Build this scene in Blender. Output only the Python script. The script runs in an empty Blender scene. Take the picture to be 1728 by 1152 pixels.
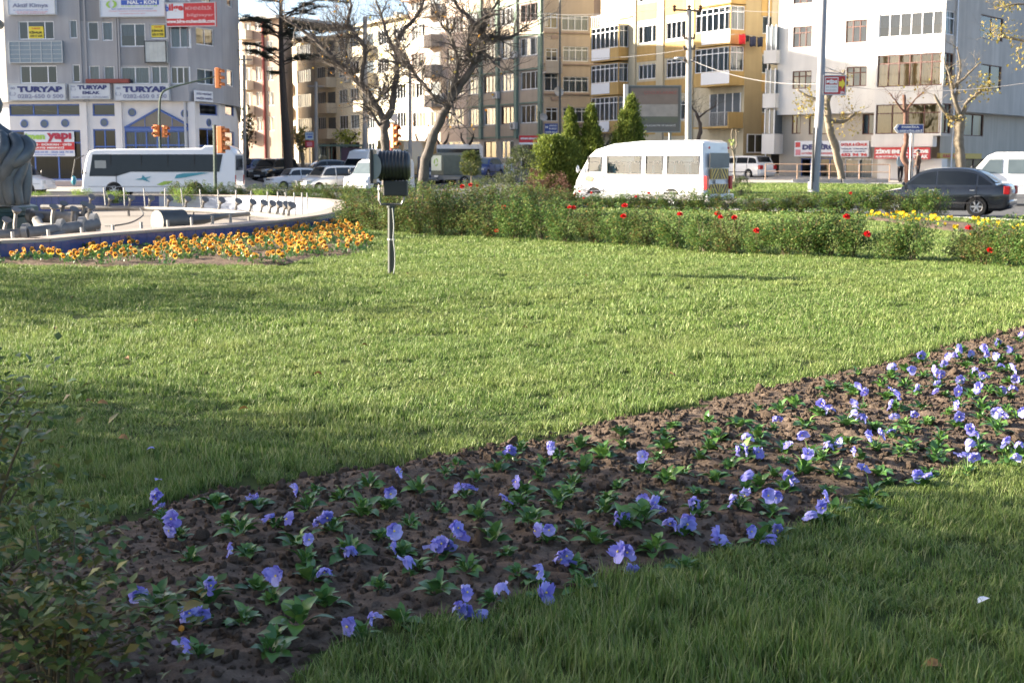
import bpy, bmesh, math, random
import numpy as np
from mathutils import Vector, Matrix, Euler
R = math.radians
sc = bpy.context.scene
COL = sc.collection
# ------------------------------------------------------------------ camera
F_PX, HOR, CAM_Z = 2300.0, 275.0, 1.4            # focal length and horizon in photo pixels (1728 x 1152)
PITCH = math.atan((576 - HOR) / F_PX)
cam_d = bpy.data.cameras.new('camera'); cam = bpy.data.objects.new('camera', cam_d); COL.objects.link(cam)
cam.location = (0, 0, CAM_Z); cam.rotation_euler = (R(90) - PITCH, 0, 0)
cam_d.sensor_fit = 'HORIZONTAL'; cam_d.sensor_width = 36.0; cam_d.lens = 36.0 * F_PX / 1728
cam_d.clip_start = 0.05; cam_d.clip_end = 2000
cam_d.dof.use_dof = True; cam_d.dof.focus_distance = 6.5; cam_d.dof.aperture_fstop = 9.0
sc.camera = cam
# ------------------------------------------------------------------ sky, sun, exposure
SUN_EL, SUN_AZ = R(16.4), R(188)                  # sun stands to the left, a little beyond the square of the view
sun_dir = Vector((math.cos(SUN_EL) * -math.cos(R(8)), math.cos(SUN_EL) * math.sin(R(8)), math.sin(SUN_EL)))
w = bpy.data.worlds.new('World'); sc.world = w; w.use_nodes = True
nt = w.node_tree; bg = nt.nodes['Background']; sky = nt.nodes.new('ShaderNodeTexSky')
sky.sky_type = 'NISHITA'; sky.sun_disc = False; sky.sun_elevation = SUN_EL
sky.sun_rotation = math.atan2(sun_dir.x, sun_dir.y)
sky.air_density = 0.6; sky.dust_density = 2.0; sky.ozone_density = 0.4; sky.altitude = 50
nt.links.new(sky.outputs[0], bg.inputs[0]); bg.inputs[1].default_value = 0.086
sd = bpy.data.lights.new('sun', 'SUN'); sd.energy = 5.0; sd.angle = R(0.5); sd.color = (1.0, 0.90, 0.74)
sun = bpy.data.objects.new('sun', sd); COL.objects.link(sun)
sun.rotation_euler = sun_dir.to_track_quat('Z', 'Y').to_euler(); sun.location = sun_dir * 60
vs = sc.view_settings; vs.view_transform = 'Standard'; vs.look = 'None'; vs.gamma = 1; vs.use_curve_mapping = False
vs.exposure = 2.3
# ------------------------------------------------------------------ pixel helpers
FW = Vector((0, math.cos(PITCH), -math.sin(PITCH))); UP = Vector((0, math.sin(PITCH), math.cos(PITCH)))
EYE = Vector((0, 0, CAM_Z))
def ray(px, py): return Vector(((px - 864) / F_PX, 0, 0)) + FW + UP * ((576 - py) / F_PX)
def gnd(px, py, z=0.0):
    d = ray(px, py); t = (z - CAM_Z) / d.z; return EYE + d * t
def at(px, py, Y):
    d = ray(px, py); return EYE + d * (Y / d.y)
def px_x(px, Y): return at(px, HOR, Y).x
def smooth(a, b, v):
    t = min(1, max(0, (v - a) / (b - a))); return t * t * (3 - 2 * t)
def road_z(x, y):
    l = -0.42 + max(0, y - 90) * 0.040 if y < 135 else -0.42 + 45 * 0.04
    r = -0.30 + min(max(0, y - 55) * 0.0215, 1.3)
    k = smooth(-9, 3, x)
    return l * (1 - k) + r * k
# ------------------------------------------------------------------ materials
MATS = {}
def nodes_of(m):
    m.use_nodes = True; n = m.node_tree; return n, n.nodes['Principled BSDF']
def mat(name, col, rough=0.6, metal=0.0, var=0.12, scale=6.0, spec=0.5, bump=0.0, bscale=60.0, coat=0.0):
    if name in MATS: return MATS[name]
    m = bpy.data.materials.new(name); n, b = nodes_of(m)
    tc = n.nodes.new('ShaderNodeTexCoord'); no = n.nodes.new('ShaderNodeTexNoise')
    no.inputs['Scale'].default_value = scale; no.inputs['Detail'].default_value = 5
    n.links.new(tc.outputs['Object'], no.inputs['Vector'])
    mx = n.nodes.new('ShaderNodeMix'); mx.data_type = 'RGBA'
    mx.inputs[6].default_value = (*[max(0, c * (1 - var)) for c in col], 1)
    mx.inputs[7].default_value = (*[min(1, c * (1 + var)) for c in col], 1)
    n.links.new(no.outputs['Fac'], mx.inputs[0]); n.links.new(mx.outputs[2], b.inputs['Base Color'])
    b.inputs['Roughness'].default_value = rough; b.inputs['Metallic'].default_value = metal
    b.inputs['Specular IOR Level'].default_value = spec; b.inputs['Coat Weight'].default_value = coat
    b.inputs['Coat Roughness'].default_value = 0.05
    if bump:
        n2 = n.nodes.new('ShaderNodeTexNoise'); n2.inputs['Scale'].default_value = bscale; n2.inputs['Detail'].default_value = 4
        n.links.new(tc.outputs['Object'], n2.inputs['Vector'])
        bp = n.nodes.new('ShaderNodeBump'); bp.inputs['Strength'].default_value = bump; bp.inputs['Distance'].default_value = 0.02
        n.links.new(n2.outputs['Fac'], bp.inputs['Height']); n.links.new(bp.outputs[0], b.inputs['Normal'])
    MATS[name] = m; return m
def plaster(name, col, stain=0.25, rough=0.9):
    """painted render with rain streaks and blotches"""
    if name in MATS: return MATS[name]
    m = bpy.data.materials.new(name); n, b = nodes_of(m); tc = n.nodes.new('ShaderNodeTexCoord')
    mp = n.nodes.new('ShaderNodeMapping'); mp.inputs['Scale'].default_value = (1.6, 1.6, 0.16)
    n.links.new(tc.outputs['Object'], mp.inputs['Vector'])
    a = n.nodes.new('ShaderNodeTexNoise'); a.inputs['Scale'].default_value = 1.5; a.inputs['Detail'].default_value = 6
    c = n.nodes.new('ShaderNodeTexNoise'); c.inputs['Scale'].default_value = 0.5; c.inputs['Detail'].default_value = 7
    n.links.new(mp.outputs[0], a.inputs['Vector']); n.links.new(tc.outputs['Object'], c.inputs['Vector'])
    mu = n.nodes.new('ShaderNodeMath'); mu.operation = 'MULTIPLY'
    n.links.new(a.outputs['Fac'], mu.inputs[0]); n.links.new(c.outputs['Fac'], mu.inputs[1])
    rp = n.nodes.new('ShaderNodeValToRGB'); rp.color_ramp.elements[0].position = 0.12; rp.color_ramp.elements[1].position = 0.42
    rp.color_ramp.elements[0].color = (*[x * (1 - stain) for x in col], 1); rp.color_ramp.elements[1].color = (*col, 1)
    n.links.new(mu.outputs[0], rp.inputs[0]); n.links.new(rp.outputs[0], b.inputs['Base Color'])
    b.inputs['Roughness'].default_value = rough; b.inputs['Specular IOR Level'].default_value = 0.2
    n2 = n.nodes.new('ShaderNodeTexNoise'); n2.inputs['Scale'].default_value = 25
    n.links.new(tc.outputs['Object'], n2.inputs['Vector'])
    bp = n.nodes.new('ShaderNodeBump'); bp.inputs['Strength'].default_value = 0.25; bp.inputs['Distance'].default_value = 0.01
    n.links.new(n2.outputs['Fac'], bp.inputs['Height']); n.links.new(bp.outputs[0], b.inputs['Normal'])
    MATS[name] = m; return m
def leafmat(name, cols, rough=0.5, trans=0.3, spec=0.4, patch=None):
    """one colour per leaf, picked from a ramp, partly translucent"""
    if name in MATS: return MATS[name]
    m = bpy.data.materials.new(name); n, b = nodes_of(m)
    g = n.nodes.new('ShaderNodeNewGeometry'); rp = n.nodes.new('ShaderNodeValToRGB'); e = rp.color_ramp.elements
    oi = n.nodes.new('ShaderNodeObjectInfo'); ad = n.nodes.new('ShaderNodeMath'); ad.operation = 'ADD'
    fr = n.nodes.new('ShaderNodeMath'); fr.operation = 'FRACT'
    n.links.new(g.outputs['Random Per Island'], ad.inputs[0]); n.links.new(oi.outputs['Random'], ad.inputs[1])
    n.links.new(ad.outputs[0], fr.inputs[0]); n.links.new(fr.outputs[0], rp.inputs[0])
    while len(e) < len(cols): e.new(0.5)
    for i, c in enumerate(cols): e[i].position = i / max(1, len(cols) - 1); e[i].color = (*c, 1)
    out = rp.outputs[0]
    if patch:                                                     # drier and lusher patches over the ground
        no = n.nodes.new('ShaderNodeTexNoise'); no.inputs['Scale'].default_value = 0.55; no.inputs['Detail'].default_value = 7; no.inputs['Roughness'].default_value = 0.65
        n.links.new(g.outputs['Position'], no.inputs['Vector']); mr = n.nodes.new('ShaderNodeMapRange'); mr.inputs[1].default_value = .45; mr.inputs[2].default_value = .75; mr.inputs[4].default_value = .65
        n.links.new(no.outputs['Fac'], mr.inputs[0]); mx0 = n.nodes.new('ShaderNodeMix'); mx0.data_type = 'RGBA'; mx0.inputs[7].default_value = (*patch, 1)
        n.links.new(mr.outputs[0], mx0.inputs[0]); n.links.new(out, mx0.inputs[6]); out = mx0.outputs[2]
    n.links.new(out, b.inputs['Base Color']); b.inputs['Roughness'].default_value = rough
    b.inputs['Specular IOR Level'].default_value = spec
    if trans:
        t = n.nodes.new('ShaderNodeBsdfTranslucent'); mx = n.nodes.new('ShaderNodeMixShader'); mx.inputs[0].default_value = trans
        n.links.new(out, t.inputs[0]); n.links.new(b.outputs[0], mx.inputs[1]); n.links.new(t.outputs[0], mx.inputs[2])
        n.links.new(mx.outputs[0], n.nodes['Material Output'].inputs[0])
    MATS[name] = m; return m
def glass(name, tint, rough=0.03):
    if name in MATS: return MATS[name]
    m = bpy.data.materials.new(name); n, b = nodes_of(m)
    tr = n.nodes.new('ShaderNodeBsdfTransparent'); tr.inputs[0].default_value = (*tint, 1)
    gl = n.nodes.new('ShaderNodeBsdfGlossy'); gl.inputs['Roughness'].default_value = rough
    no = n.nodes.new('ShaderNodeTexNoise'); no.inputs['Scale'].default_value = 1.5
    bp = n.nodes.new('ShaderNodeBump'); bp.inputs['Strength'].default_value = 0.04
    n.links.new(no.outputs['Fac'], bp.inputs['Height']); n.links.new(bp.outputs[0], gl.inputs['Normal'])
    fr = n.nodes.new('ShaderNodeFresnel'); fr.inputs['IOR'].default_value = 1.9
    mx = n.nodes.new('ShaderNodeMixShader'); n.links.new(fr.outputs[0], mx.inputs[0])
    n.links.new(tr.outputs[0], mx.inputs[1]); n.links.new(gl.outputs[0], mx.inputs[2])
    n.links.new(mx.outputs[0], n.nodes['Material Output'].inputs[0]); MATS[name] = m; return m
def stripes(name, c1, c2, freq, rough=0.8):
    """hanging cloth: folds as a wave bump over a slightly uneven colour"""
    if name in MATS: return MATS[name]
    m = mat(name, c1, rough, var=0.1); n, b = nodes_of(m); wv = n.nodes.new('ShaderNodeTexWave'); wv.inputs['Scale'].default_value = freq
    wv.inputs['Distortion'].default_value = 1.5; tc = n.nodes.new('ShaderNodeTexCoord'); n.links.new(tc.outputs['Object'], wv.inputs['Vector'])
    mp = n.nodes.new('ShaderNodeMapping'); mp.inputs['Scale'].default_value = (1, 1, 0.02); n.links.new(tc.outputs['Object'], mp.inputs[0]); n.links.new(mp.outputs[0], wv.inputs['Vector'])
    bp = n.nodes.new('ShaderNodeBump'); bp.inputs['Strength'].default_value = 0.8; n.links.new(wv.outputs['Fac'], bp.inputs['Height']); n.links.new(bp.outputs[0], b.inputs['Normal'])
    return m
# ------------------------------------------------------------------ mesh builder
class MB:
    def __init__(s): s.v = []; s.f = []; s.m = []; s.mi = 0
    def add(s, vs, fs, M=None):
        o = len(s.v); s.v += [tuple(M @ Vector(p)) if M else tuple(p) for p in vs]
        s.f += [tuple(i + o for i in f) for f in fs]; s.m += [s.mi] * len(fs); return s
    def box(s, c, d, M=None):
        x, y, z = c; a, b, e = d[0] / 2, d[1] / 2, d[2] / 2
        vs = [(x + i * a, y + j * b, z + k * e) for k in (-1, 1) for j in (-1, 1) for i in (-1, 1)]
        return s.add(vs, [(0, 2, 3, 1), (4, 5, 7, 6), (0, 1, 5, 4), (2, 6, 7, 3), (0, 4, 6, 2), (1, 3, 7, 5)], M)
    def tube(s, pts, rad, n=8, cap=True):
        pts = [Vector(p) for p in pts]; k = len(pts); rad = rad if isinstance(rad, (list, tuple)) else [rad] * k
        o = len(s.v); prev = None
        for i, p in enumerate(pts):
            d = (pts[min(i + 1, k - 1)] - pts[max(i - 1, 0)])
            if d.length < 1e-9: d = Vector((0, 0, 1))
            d.normalize()
            if prev is None:
                a = Vector((0, 0, 1)) if abs(d.z) < 0.9 else Vector((1, 0, 0)); u = d.cross(a).normalized()
            else: u = (prev - d * prev.dot(d)); u = u.normalized() if u.length > 1e-6 else d.orthogonal().normalized()
            prev = u; v = d.cross(u)
            for j in range(n):
                t = 2 * math.pi * j / n; s.v.append(tuple(p + (u * math.cos(t) + v * math.sin(t)) * rad[i]))
        fs = []
        for i in range(k - 1):
            for j in range(n):
                a = o + i * n + j; b = o + i * n + (j + 1) % n; fs.append((a, b, b + n, a + n))
        if cap: fs += [tuple(o + j for j in reversed(range(n))), tuple(o + (k - 1) * n + j for j in range(n))]
        s.f += fs; s.m += [s.mi] * len(fs); return s
    def lathe(s, prof, n=16, c=(0, 0, 0), M=None):
        vs = []; fs = []
        for r, z in prof:
            for j in range(n):
                t = 2 * math.pi * j / n; vs.append((c[0] + r * math.cos(t), c[1] + r * math.sin(t), c[2] + z))
        for i in range(len(prof) - 1):
            for j in range(n):
                a = i * n + j; b = i * n + (j + 1) % n; fs.append((a, b, b + n, a + n))
        fs += [tuple(reversed(range(n))), tuple((len(prof) - 1) * n + j for j in range(n))]
        return s.add(vs, fs, M)
    def leaves(s, O, az, tx, ry, L, ratio=.66):
        """many folded leaves at once: positions O, turned by az about z, tilted tx, rolled ry"""
        O = np.asarray(O, float); n = len(O); L = np.broadcast_to(L, n); W = L * ratio; z0 = np.zeros(n)
        P = np.stack([np.stack([z0, z0, z0], 1), np.stack([W / 2, L * .45, .12 * W], 1), np.stack([z0, L, -.1 * L], 1), np.stack([-W / 2, L * .45, .12 * W], 1), np.stack([z0, L * .45, z0], 1)], 1)
        c, q = np.cos(ry)[:, None], np.sin(ry)[:, None]; x, y, z = P[..., 0], P[..., 1], P[..., 2]; x, z = x * c + z * q, -x * q + z * c
        c, q = np.cos(tx)[:, None], np.sin(tx)[:, None]; y, z = y * c - z * q, y * q + z * c
        c, q = np.cos(az)[:, None], np.sin(az)[:, None]; x, y = x * c - y * q, x * q + y * c
        V = np.stack([x, y, z], 2) + O[:, None, :]; o = len(s.v); s.v += V.reshape(-1, 3).tolist()
        f = np.array([(0, 1, 4), (1, 2, 4), (4, 2, 3), (0, 4, 3)]); s.f += [tuple(r) for r in (f[None] + (o + 5 * np.arange(n))[:, None, None]).reshape(-1, 3).tolist()]; s.m += [s.mi] * (4 * n); return s
    def prism(s, poly, h0, h1, fn):
        """poly of (a,b); fn(a,b,h) -> point"""
        n = len(poly); vs = [fn(a, b, h0) for a, b in poly] + [fn(a, b, h1) for a, b in poly]
        fs = [tuple(reversed(range(n))), tuple(range(n, 2 * n))] + [(i, (i + 1) % n, n + (i + 1) % n, n + i) for i in range(n)]
        return s.add(vs, fs)
    def blob(s, c, r, seed=0, sub=2, amp=0.25):
        rnd = random.Random(seed); bm = bmesh.new(); bmesh.ops.create_icosphere(bm, subdivisions=sub, radius=1)
        ph = [Vector((rnd.uniform(-3, 3), rnd.uniform(-3, 3), rnd.uniform(-3, 3))) for _ in range(4)]
        vs = []
        for v in bm.verts:
            k = 1 + amp * sum(math.sin(v.co.dot(p) * 1.7 + p.x) for p in ph) / 2.5
            vs.append((c[0] + v.co.x * r[0] * k, c[1] + v.co.y * r[1] * k, c[2] + v.co.z * r[2] * k))
        fs = [tuple(v.index for v in f.verts) for f in bm.faces]; bm.free(); return s.add(vs, fs)
    def mesh(s, name, mats, org=(0, 0, 0), smooth=False, sharp=40):
        me = bpy.data.meshes.new(name)
        vs = np.array(s.v, dtype=float).reshape(-1, 3) - np.array(org)
        me.from_pydata(vs.tolist(), [], s.f)
        for m in (mats if isinstance(mats, (list, tuple)) else [mats]): me.materials.append(m)
        if any(s.m): me.polygons.foreach_set('material_index', s.m)
        if smooth:
            me.polygons.foreach_set('use_smooth', [True] * len(s.f))
            if sharp < 180: me.set_sharp_from_angle(angle=R(sharp))
        me.update(); return me
    def build(s, name, mats, parent=None, smooth=False, sharp=40):
        org = ORG.get(parent.name, (0, 0, 0)) if parent else (0, 0, 0)
        return link(name, s.mesh(name, mats, org, smooth, sharp), parent)
ORG = {}
TMP = bpy.data.scenes.new('workshop')               # a bench for evaluating modifiers on single objects
def baked(ob, others=()):
    for q in (ob, *others): TMP.collection.objects.link(q)
    vl = TMP.view_layers[0]; vl.update(); me = bpy.data.meshes.new_from_object(ob.evaluated_get(vl.depsgraph))
    for q in (ob, *others): TMP.collection.objects.unlink(q)
    return me
def link(name, me, parent=None, M=None):
    o = bpy.data.objects.new(name, me); COL.objects.link(o)
    if parent: o.parent = parent; ORG[o.name] = ORG.get(parent.name, (0, 0, 0))
    if M is not None: o.matrix_local = M
    return o
def tag(o, label=None, cat=None, group=None, kind=None):
    if label: o['label'] = label
    if cat: o['category'] = cat
    if group: o['group'] = group
    if kind: o['kind'] = kind
    return o
def thing(name, label, cat, loc=(0, 0, 0), rz=0.0, group=None, world=True):
    """an Empty at the thing's base; world=True: its parts are given in world coordinates"""
    o = bpy.data.objects.new(name, None); COL.objects.link(o); o.empty_display_size = 0.2
    o.location = loc; o.rotation_euler = (0, 0, rz); ORG[o.name] = tuple(loc) if world else (0, 0, 0)
    return tag(o, label, cat, group)
def copy_tree(o, parent=None):
    c = o.copy(); COL.objects.link(c); c.parent = parent
    for ch in list(o.children): copy_tree(ch, c)
    return c
def hidden_proto(o):
    """take a prototype and its parts out of the scene again"""
    for ch in list(o.children): hidden_proto(ch)
    bpy.data.objects.remove(o)
TXT = {}
def text_mesh(body, m, spread=0.0):
    k = (body, m.name, spread)
    if k not in TXT:
        cu = bpy.data.curves.new('lettering', 'FONT'); cu.body = body; cu.size = 1; cu.offset = spread; cu.resolution_u = 2
        ob = bpy.data.objects.new('lettering', cu); me = baked(ob)
        bpy.data.objects.remove(ob); bpy.data.curves.remove(cu); me.materials.clear(); me.materials.append(m)
        co = np.zeros(len(me.vertices) * 3); me.vertices.foreach_get('co', co); co = co.reshape(-1, 3)
        lo, hi = co.min(0), co.max(0); co[:, 0] = (co[:, 0] - lo[0]) / max(1e-6, hi[0] - lo[0]); co[:, 1] = (co[:, 1] - lo[1]) / max(1e-6, hi[1] - lo[1]); co[:, 2] = 0
        me.vertices.foreach_set('co', co.ravel()); TXT[k] = me
    return TXT[k]
# ------------------------------------------------------------------ a vertical plane read in photo pixels
class Fac:
    def __init__(s, a, b):
        s.o = Vector((a[0], a[1], 0)); d = Vector((b[0] - a[0], b[1] - a[1], 0)); s.len = d.length; s.u = d.normalized()
        s.n = Vector((s.u.y, -s.u.x, 0))
        if s.n.dot(Vector((s.o.x, s.o.y, 0)) + d * 0.5) > 0: s.n = -s.n
    def off(s, d):
        f = Fac.__new__(Fac); f.o = s.o + s.n * d; f.u = s.u; f.n = s.n; f.len = s.len; return f
    def p(s, a, z, d=0.0): return s.o + s.u * a + s.n * d + Vector((0, 0, z))
    def sz(s, px, py):
        r = ray(px, py); t = (s.o - EYE).dot(s.n) / r.dot(s.n); q = EYE + r * t
        return (q - s.o).dot(s.u), q.z
    def rect(s, r):
        x0, y0, x1, y1 = r; xm, ym = (x0 + x1) / 2, (y0 + y1) / 2
        a = s.sz(x0, ym)[0]; b = s.sz(x1, ym)[0]; return min(a, b), s.sz(xm, y1)[1], max(a, b), s.sz(xm, y0)[1]
    def box(s, mb, r, d0, d1):
        a0, z0, a1, z1 = r
        vs = [s.p(a, z, d) for d in (d0, d1) for z in (z0, z1) for a in (a0, a1)]
        return mb.add(vs, [(0, 2, 3, 1), (4, 5, 7, 6), (0, 1, 5, 4), (2, 6, 7, 3), (0, 4, 6, 2), (1, 3, 7, 5)])
    def frame(s, r, d):
        """matrix taking unit x,y to the rectangle r at offset d, z along the normal"""
        a0, z0, a1, z1 = r; o = s.p(a0, z0, d); ux, uy, n = s.u * (a1 - a0), Vector((0, 0, z1 - z0)), s.n
        # keep the writing readable from outside
        if s.u.cross(Vector((0, 0, 1))).dot(s.n) < 0: o = s.p(a1, z0, d); ux = -ux
        return Matrix(((ux.x, uy.x, n.x, o.x), (ux.y, uy.y, n.y, o.y), (ux.z, uy.z, n.z, o.z), (0, 0, 0, 1)))
def lettering(F, r, d, body, m, parent, spread=0.0):
    o = link('lettering', text_mesh(body, m, spread), parent)
    M = F.frame(r, d); org = Vector(ORG.get(parent.name, (0, 0, 0))); M.translation -= org; o.matrix_local = M; return o
def sign(F, pr, label, board, lines, d=0.05, th=0.12, trim=None, name='shop_sign', cat='sign', r=None, parent=None):
    """pr: pixel rectangle; lines: (text, x0, y0, x1, y1 as fractions from top left, material)"""
    r = r or F.rect(pr); c = F.p((r[0] + r[2]) / 2, r[1], d)
    t = parent or thing(name, label, cat, c)
    mb = MB(); F.box(mb, r, d, d + th); b = mb.build('board', board, t)
    if trim:
        e = 0.05; mb = MB()
        for q in ((r[0], r[1], r[2], r[1] + e), (r[0], r[3] - e, r[2], r[3]), (r[0], r[1] + e, r[0] + e, r[3] - e), (r[2] - e, r[1] + e, r[2], r[3] - e)): F.box(mb, q, d + th - 0.02, d + th + 0.03)
        mb.build('frame', trim, t)
    flip = F.u.cross(Vector((0, 0, 1))).dot(F.n) < 0
    for li, ln in enumerate(lines):
        tx, x0, y0, x1, y1, m = ln[:6]; W, H = r[2] - r[0], r[3] - r[1]
        q = (r[0] + (1 - x1 if flip else x0) * W, r[3] - y1 * H, r[0] + (1 - x0 if flip else x1) * W, r[3] - y0 * H)
        if tx is None:
            mb = MB(); F.box(mb, q, d + th + 0.001, d + th + 0.008 + .003 * li); mb.build('panel', m, t)
        else: lettering(F, q, d + th + 0.012 + .003 * len(lines), tx, m, t, ln[6] if len(ln) > 6 else 0.02)
    return t
# ------------------------------------------------------------------ walls with openings
def wall(F, ext, holes, m, parent, depth=0.22, name='wall', d=0.0):
    s0, z0, s1, z1 = ext; cl = lambda v, a, b: min(b, max(a, v))
    hs = [(cl(h[0], s0, s1), cl(h[1], z0, z1), cl(h[2], s0, s1), cl(h[3], z0, z1)) for h in holes]
    hs = [h for h in hs if h[2] - h[0] > 0.05 and h[3] - h[1] > 0.05]
    ss = sorted({round(v, 4) for v in [s0, s1] + [h[0] for h in hs] + [h[2] for h in hs]})
    zs = sorted({round(v, 4) for v in [z0, z1] + [h[1] for h in hs] + [h[3] for h in hs]})
    mb = MB()
    for i in range(len(ss) - 1):
        j = 0
        while j < len(zs) - 1:
            cs = (ss[i] + ss[i + 1]) / 2
            free = lambda k: not any(h[0] < cs < h[2] and h[1] < (zs[k] + zs[k + 1]) / 2 < h[3] for h in hs)
            if not free(j): j += 1; continue
            k = j
            while k + 1 < len(zs) - 1 and free(k + 1): k += 1
            mb.add([F.p(ss[i], zs[j], d), F.p(ss[i + 1], zs[j], d), F.p(ss[i + 1], zs[k + 1], d), F.p(ss[i], zs[k + 1], d)], [(0, 1, 2, 3)]); j = k + 1
    for h in hs:
        c = [(h[0], h[1]), (h[2], h[1]), (h[2], h[3]), (h[0], h[3])]
        for k in range(4):
            a, b = c[k], c[(k + 1) % 4]
            mb.add([F.p(*a, d), F.p(*b, d), F.p(*b, d - depth), F.p(*a, d - depth)], [(0, 1, 2, 3)])
    return mb.build(name, m, parent)
def window(F, r, parent, fm, cols=2, transom=0.0, gm=None, curtain=None, cover=1.0, fw=0.06, set_d=-0.08, sill=None, cw=None, name='window', top=True):
    """frame with one pane per light, set into its opening; r in (s0,z0,s1,z1)"""
    s0, z0, s1, z1 = r; mb = MB(); e = fw; d0, d1 = set_d - 0.05, set_d + 0.02
    xs = [s0 + (s1 - s0) * k / cols for k in range(cols + 1)] if cw is None else [s0 + (s1 - s0) * k for k in cw]
    zt = z1 - (z1 - z0) * transom
    F.box(mb, (s0, z0, s1, z0 + e), d0, d1); F.box(mb, (s0, z1 - e, s1, z1), d0, d1)
    for k, x in enumerate(xs):
        a = x if k == 0 else x - e if k == len(xs) - 1 else x - e / 2
        F.box(mb, (a, z0 + e, a + e, z1 - e), d0 - 0.002, d1 - 0.002)
    if transom: F.box(mb, (s0 + e, zt - e / 2, s1 - e, zt + e / 2), d0 - 0.004, d1 - 0.004)
    if sill: F.box(mb, (s0 - 0.05, z0 - 0.06, s1 + 0.05, z0 - 0.002), -0.03, 0.07)
    o = mb.build(name, fm, parent)
    gm = gm or MATS['pane_glass']
    for k in range(len(xs) - 1):
        for (b, t) in (((z0 + e, zt), (zt, z1 - e)) if transom else ((z0 + e, z1 - e),)):
            m2 = MB(); tl = random.uniform(-0.012, 0.012); q = [F.p(xs[k] + e * .4, b, set_d - .02 + tl), F.p(xs[k + 1] - e * .4, b, set_d - .02 - tl), F.p(xs[k + 1] - e * .4, t, set_d - .02 - tl), F.p(xs[k] + e * .4, t, set_d - .02 + tl)]
            m2.add(q, [(0, 1, 2, 3)]); m2.build('pane', gm, o)
    if curtain:
        m2 = MB(); n = max(6, int((s1 - s0) / 0.07)); zc = z1 - (z1 - z0) * (cover if top else 1)
        vs = []; 
        for k in range(n + 1):
            a = s0 + (s1 - s0) * k / n; dd = -0.30 + 0.03 * math.sin(k * 2.1) + 0.02 * math.sin(k * 0.9)
            vs += [F.p(a, zc - .02, dd), F.p(a, z1 + .02, dd)]
        m2.add(vs, [(2 * k, 2 * k + 2, 2 * k + 3, 2 * k + 1) for k in range(n)]); m2.build('curtain', curtain, o)
    return o
def shell(poly, z0, z1, m, parent, open_edges=(), roof=True, name='wall', floor=False):
    mb = MB(); n = len(poly)
    for i in range(n):
        if i in open_edges: continue
        a, b = poly[i], poly[(i + 1) % n]
        mb.add([(a[0], a[1], z0), (b[0], b[1], z0), (b[0], b[1], z1), (a[0], a[1], z1)], [(0, 1, 2, 3)])
    if roof: mb.add([(p[0], p[1], z1) for p in poly], [tuple(range(n))])
    if floor: mb.add([(p[0], p[1], z0) for p in poly], [tuple(range(n))])
    return mb.build(name, m, parent)
def in_poly(x, y, poly):
    c = False; n = len(poly); j = n - 1
    for i in range(n):
        xi, yi = poly[i]; xj, yj = poly[j]
        if (yi > y) != (yj > y) and x < (xj - xi) * (y - yi) / (yj - yi) + xi: c = not c
        j = i
    return c
def spline(pts, sub=6, closed=False):
    """Catmull-Rom through the points"""
    P = [Vector(p) for p in pts]; n = len(P); out = []
    for i in range(n if closed else n - 1):
        g = lambda k: P[k % n] if closed else P[min(max(k, 0), n - 1)]
        a, b, c, d = g(i - 1), g(i), g(i + 1), g(i + 2)
        for j in range(sub):
            t = j / sub; out.append(0.5 * ((2 * b) + (c - a) * t + (2 * a - 5 * b + 4 * c - d) * t * t + (3 * b - a - 3 * c + d) * t ** 3))
    if not closed: out.append(P[-1])
    return out
rnd = random.Random(7); random.seed(11)
# ---- shared materials
glass('pane_glass', (0.50, 0.60, 0.66)); glass('clear_glass', (0.85, 0.93, 0.94))
WHITE = mat('white_paint', (0.78, 0.78, 0.78), 0.5, var=0.04); DARK = mat('dark_rubber', (0.02, 0.02, 0.022), 0.7)
PVC = mat('white_pvc', (0.74, 0.75, 0.77), 0.4, var=0.05); STEEL = mat('galvanised_steel', (0.42, 0.43, 0.44), 0.45, 0.7)
BLACK = mat('black_paint', (0.012, 0.013, 0.015), 0.4, bump=0.1); CURT = stripes('net_curtain', (0.62, 0.64, 0.66), None, 30); CURT2 = stripes('ochre_blind', (0.62, 0.38, 0.13), None, 12)
CURT3 = stripes('grey_blind', (0.34, 0.38, 0.42), None, 18)
RED = mat('red_vinyl', (0.50, 0.03, 0.035), 0.5); NAVY = mat('navy_vinyl', (0.025, 0.035, 0.14), 0.5); BLUE = mat('blue_vinyl', (0.04, 0.10, 0.42), 0.5)
YELLOW = mat('yellow_vinyl', (0.75, 0.60, 0.05), 0.5); GREENV = mat('green_vinyl', (0.30, 0.50, 0.08), 0.5); ORANGE = mat('orange_paint', (0.66, 0.20, 0.05), 0.5)
CONC = plaster('concrete', (0.38, 0.37, 0.35), 0.3)
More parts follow.
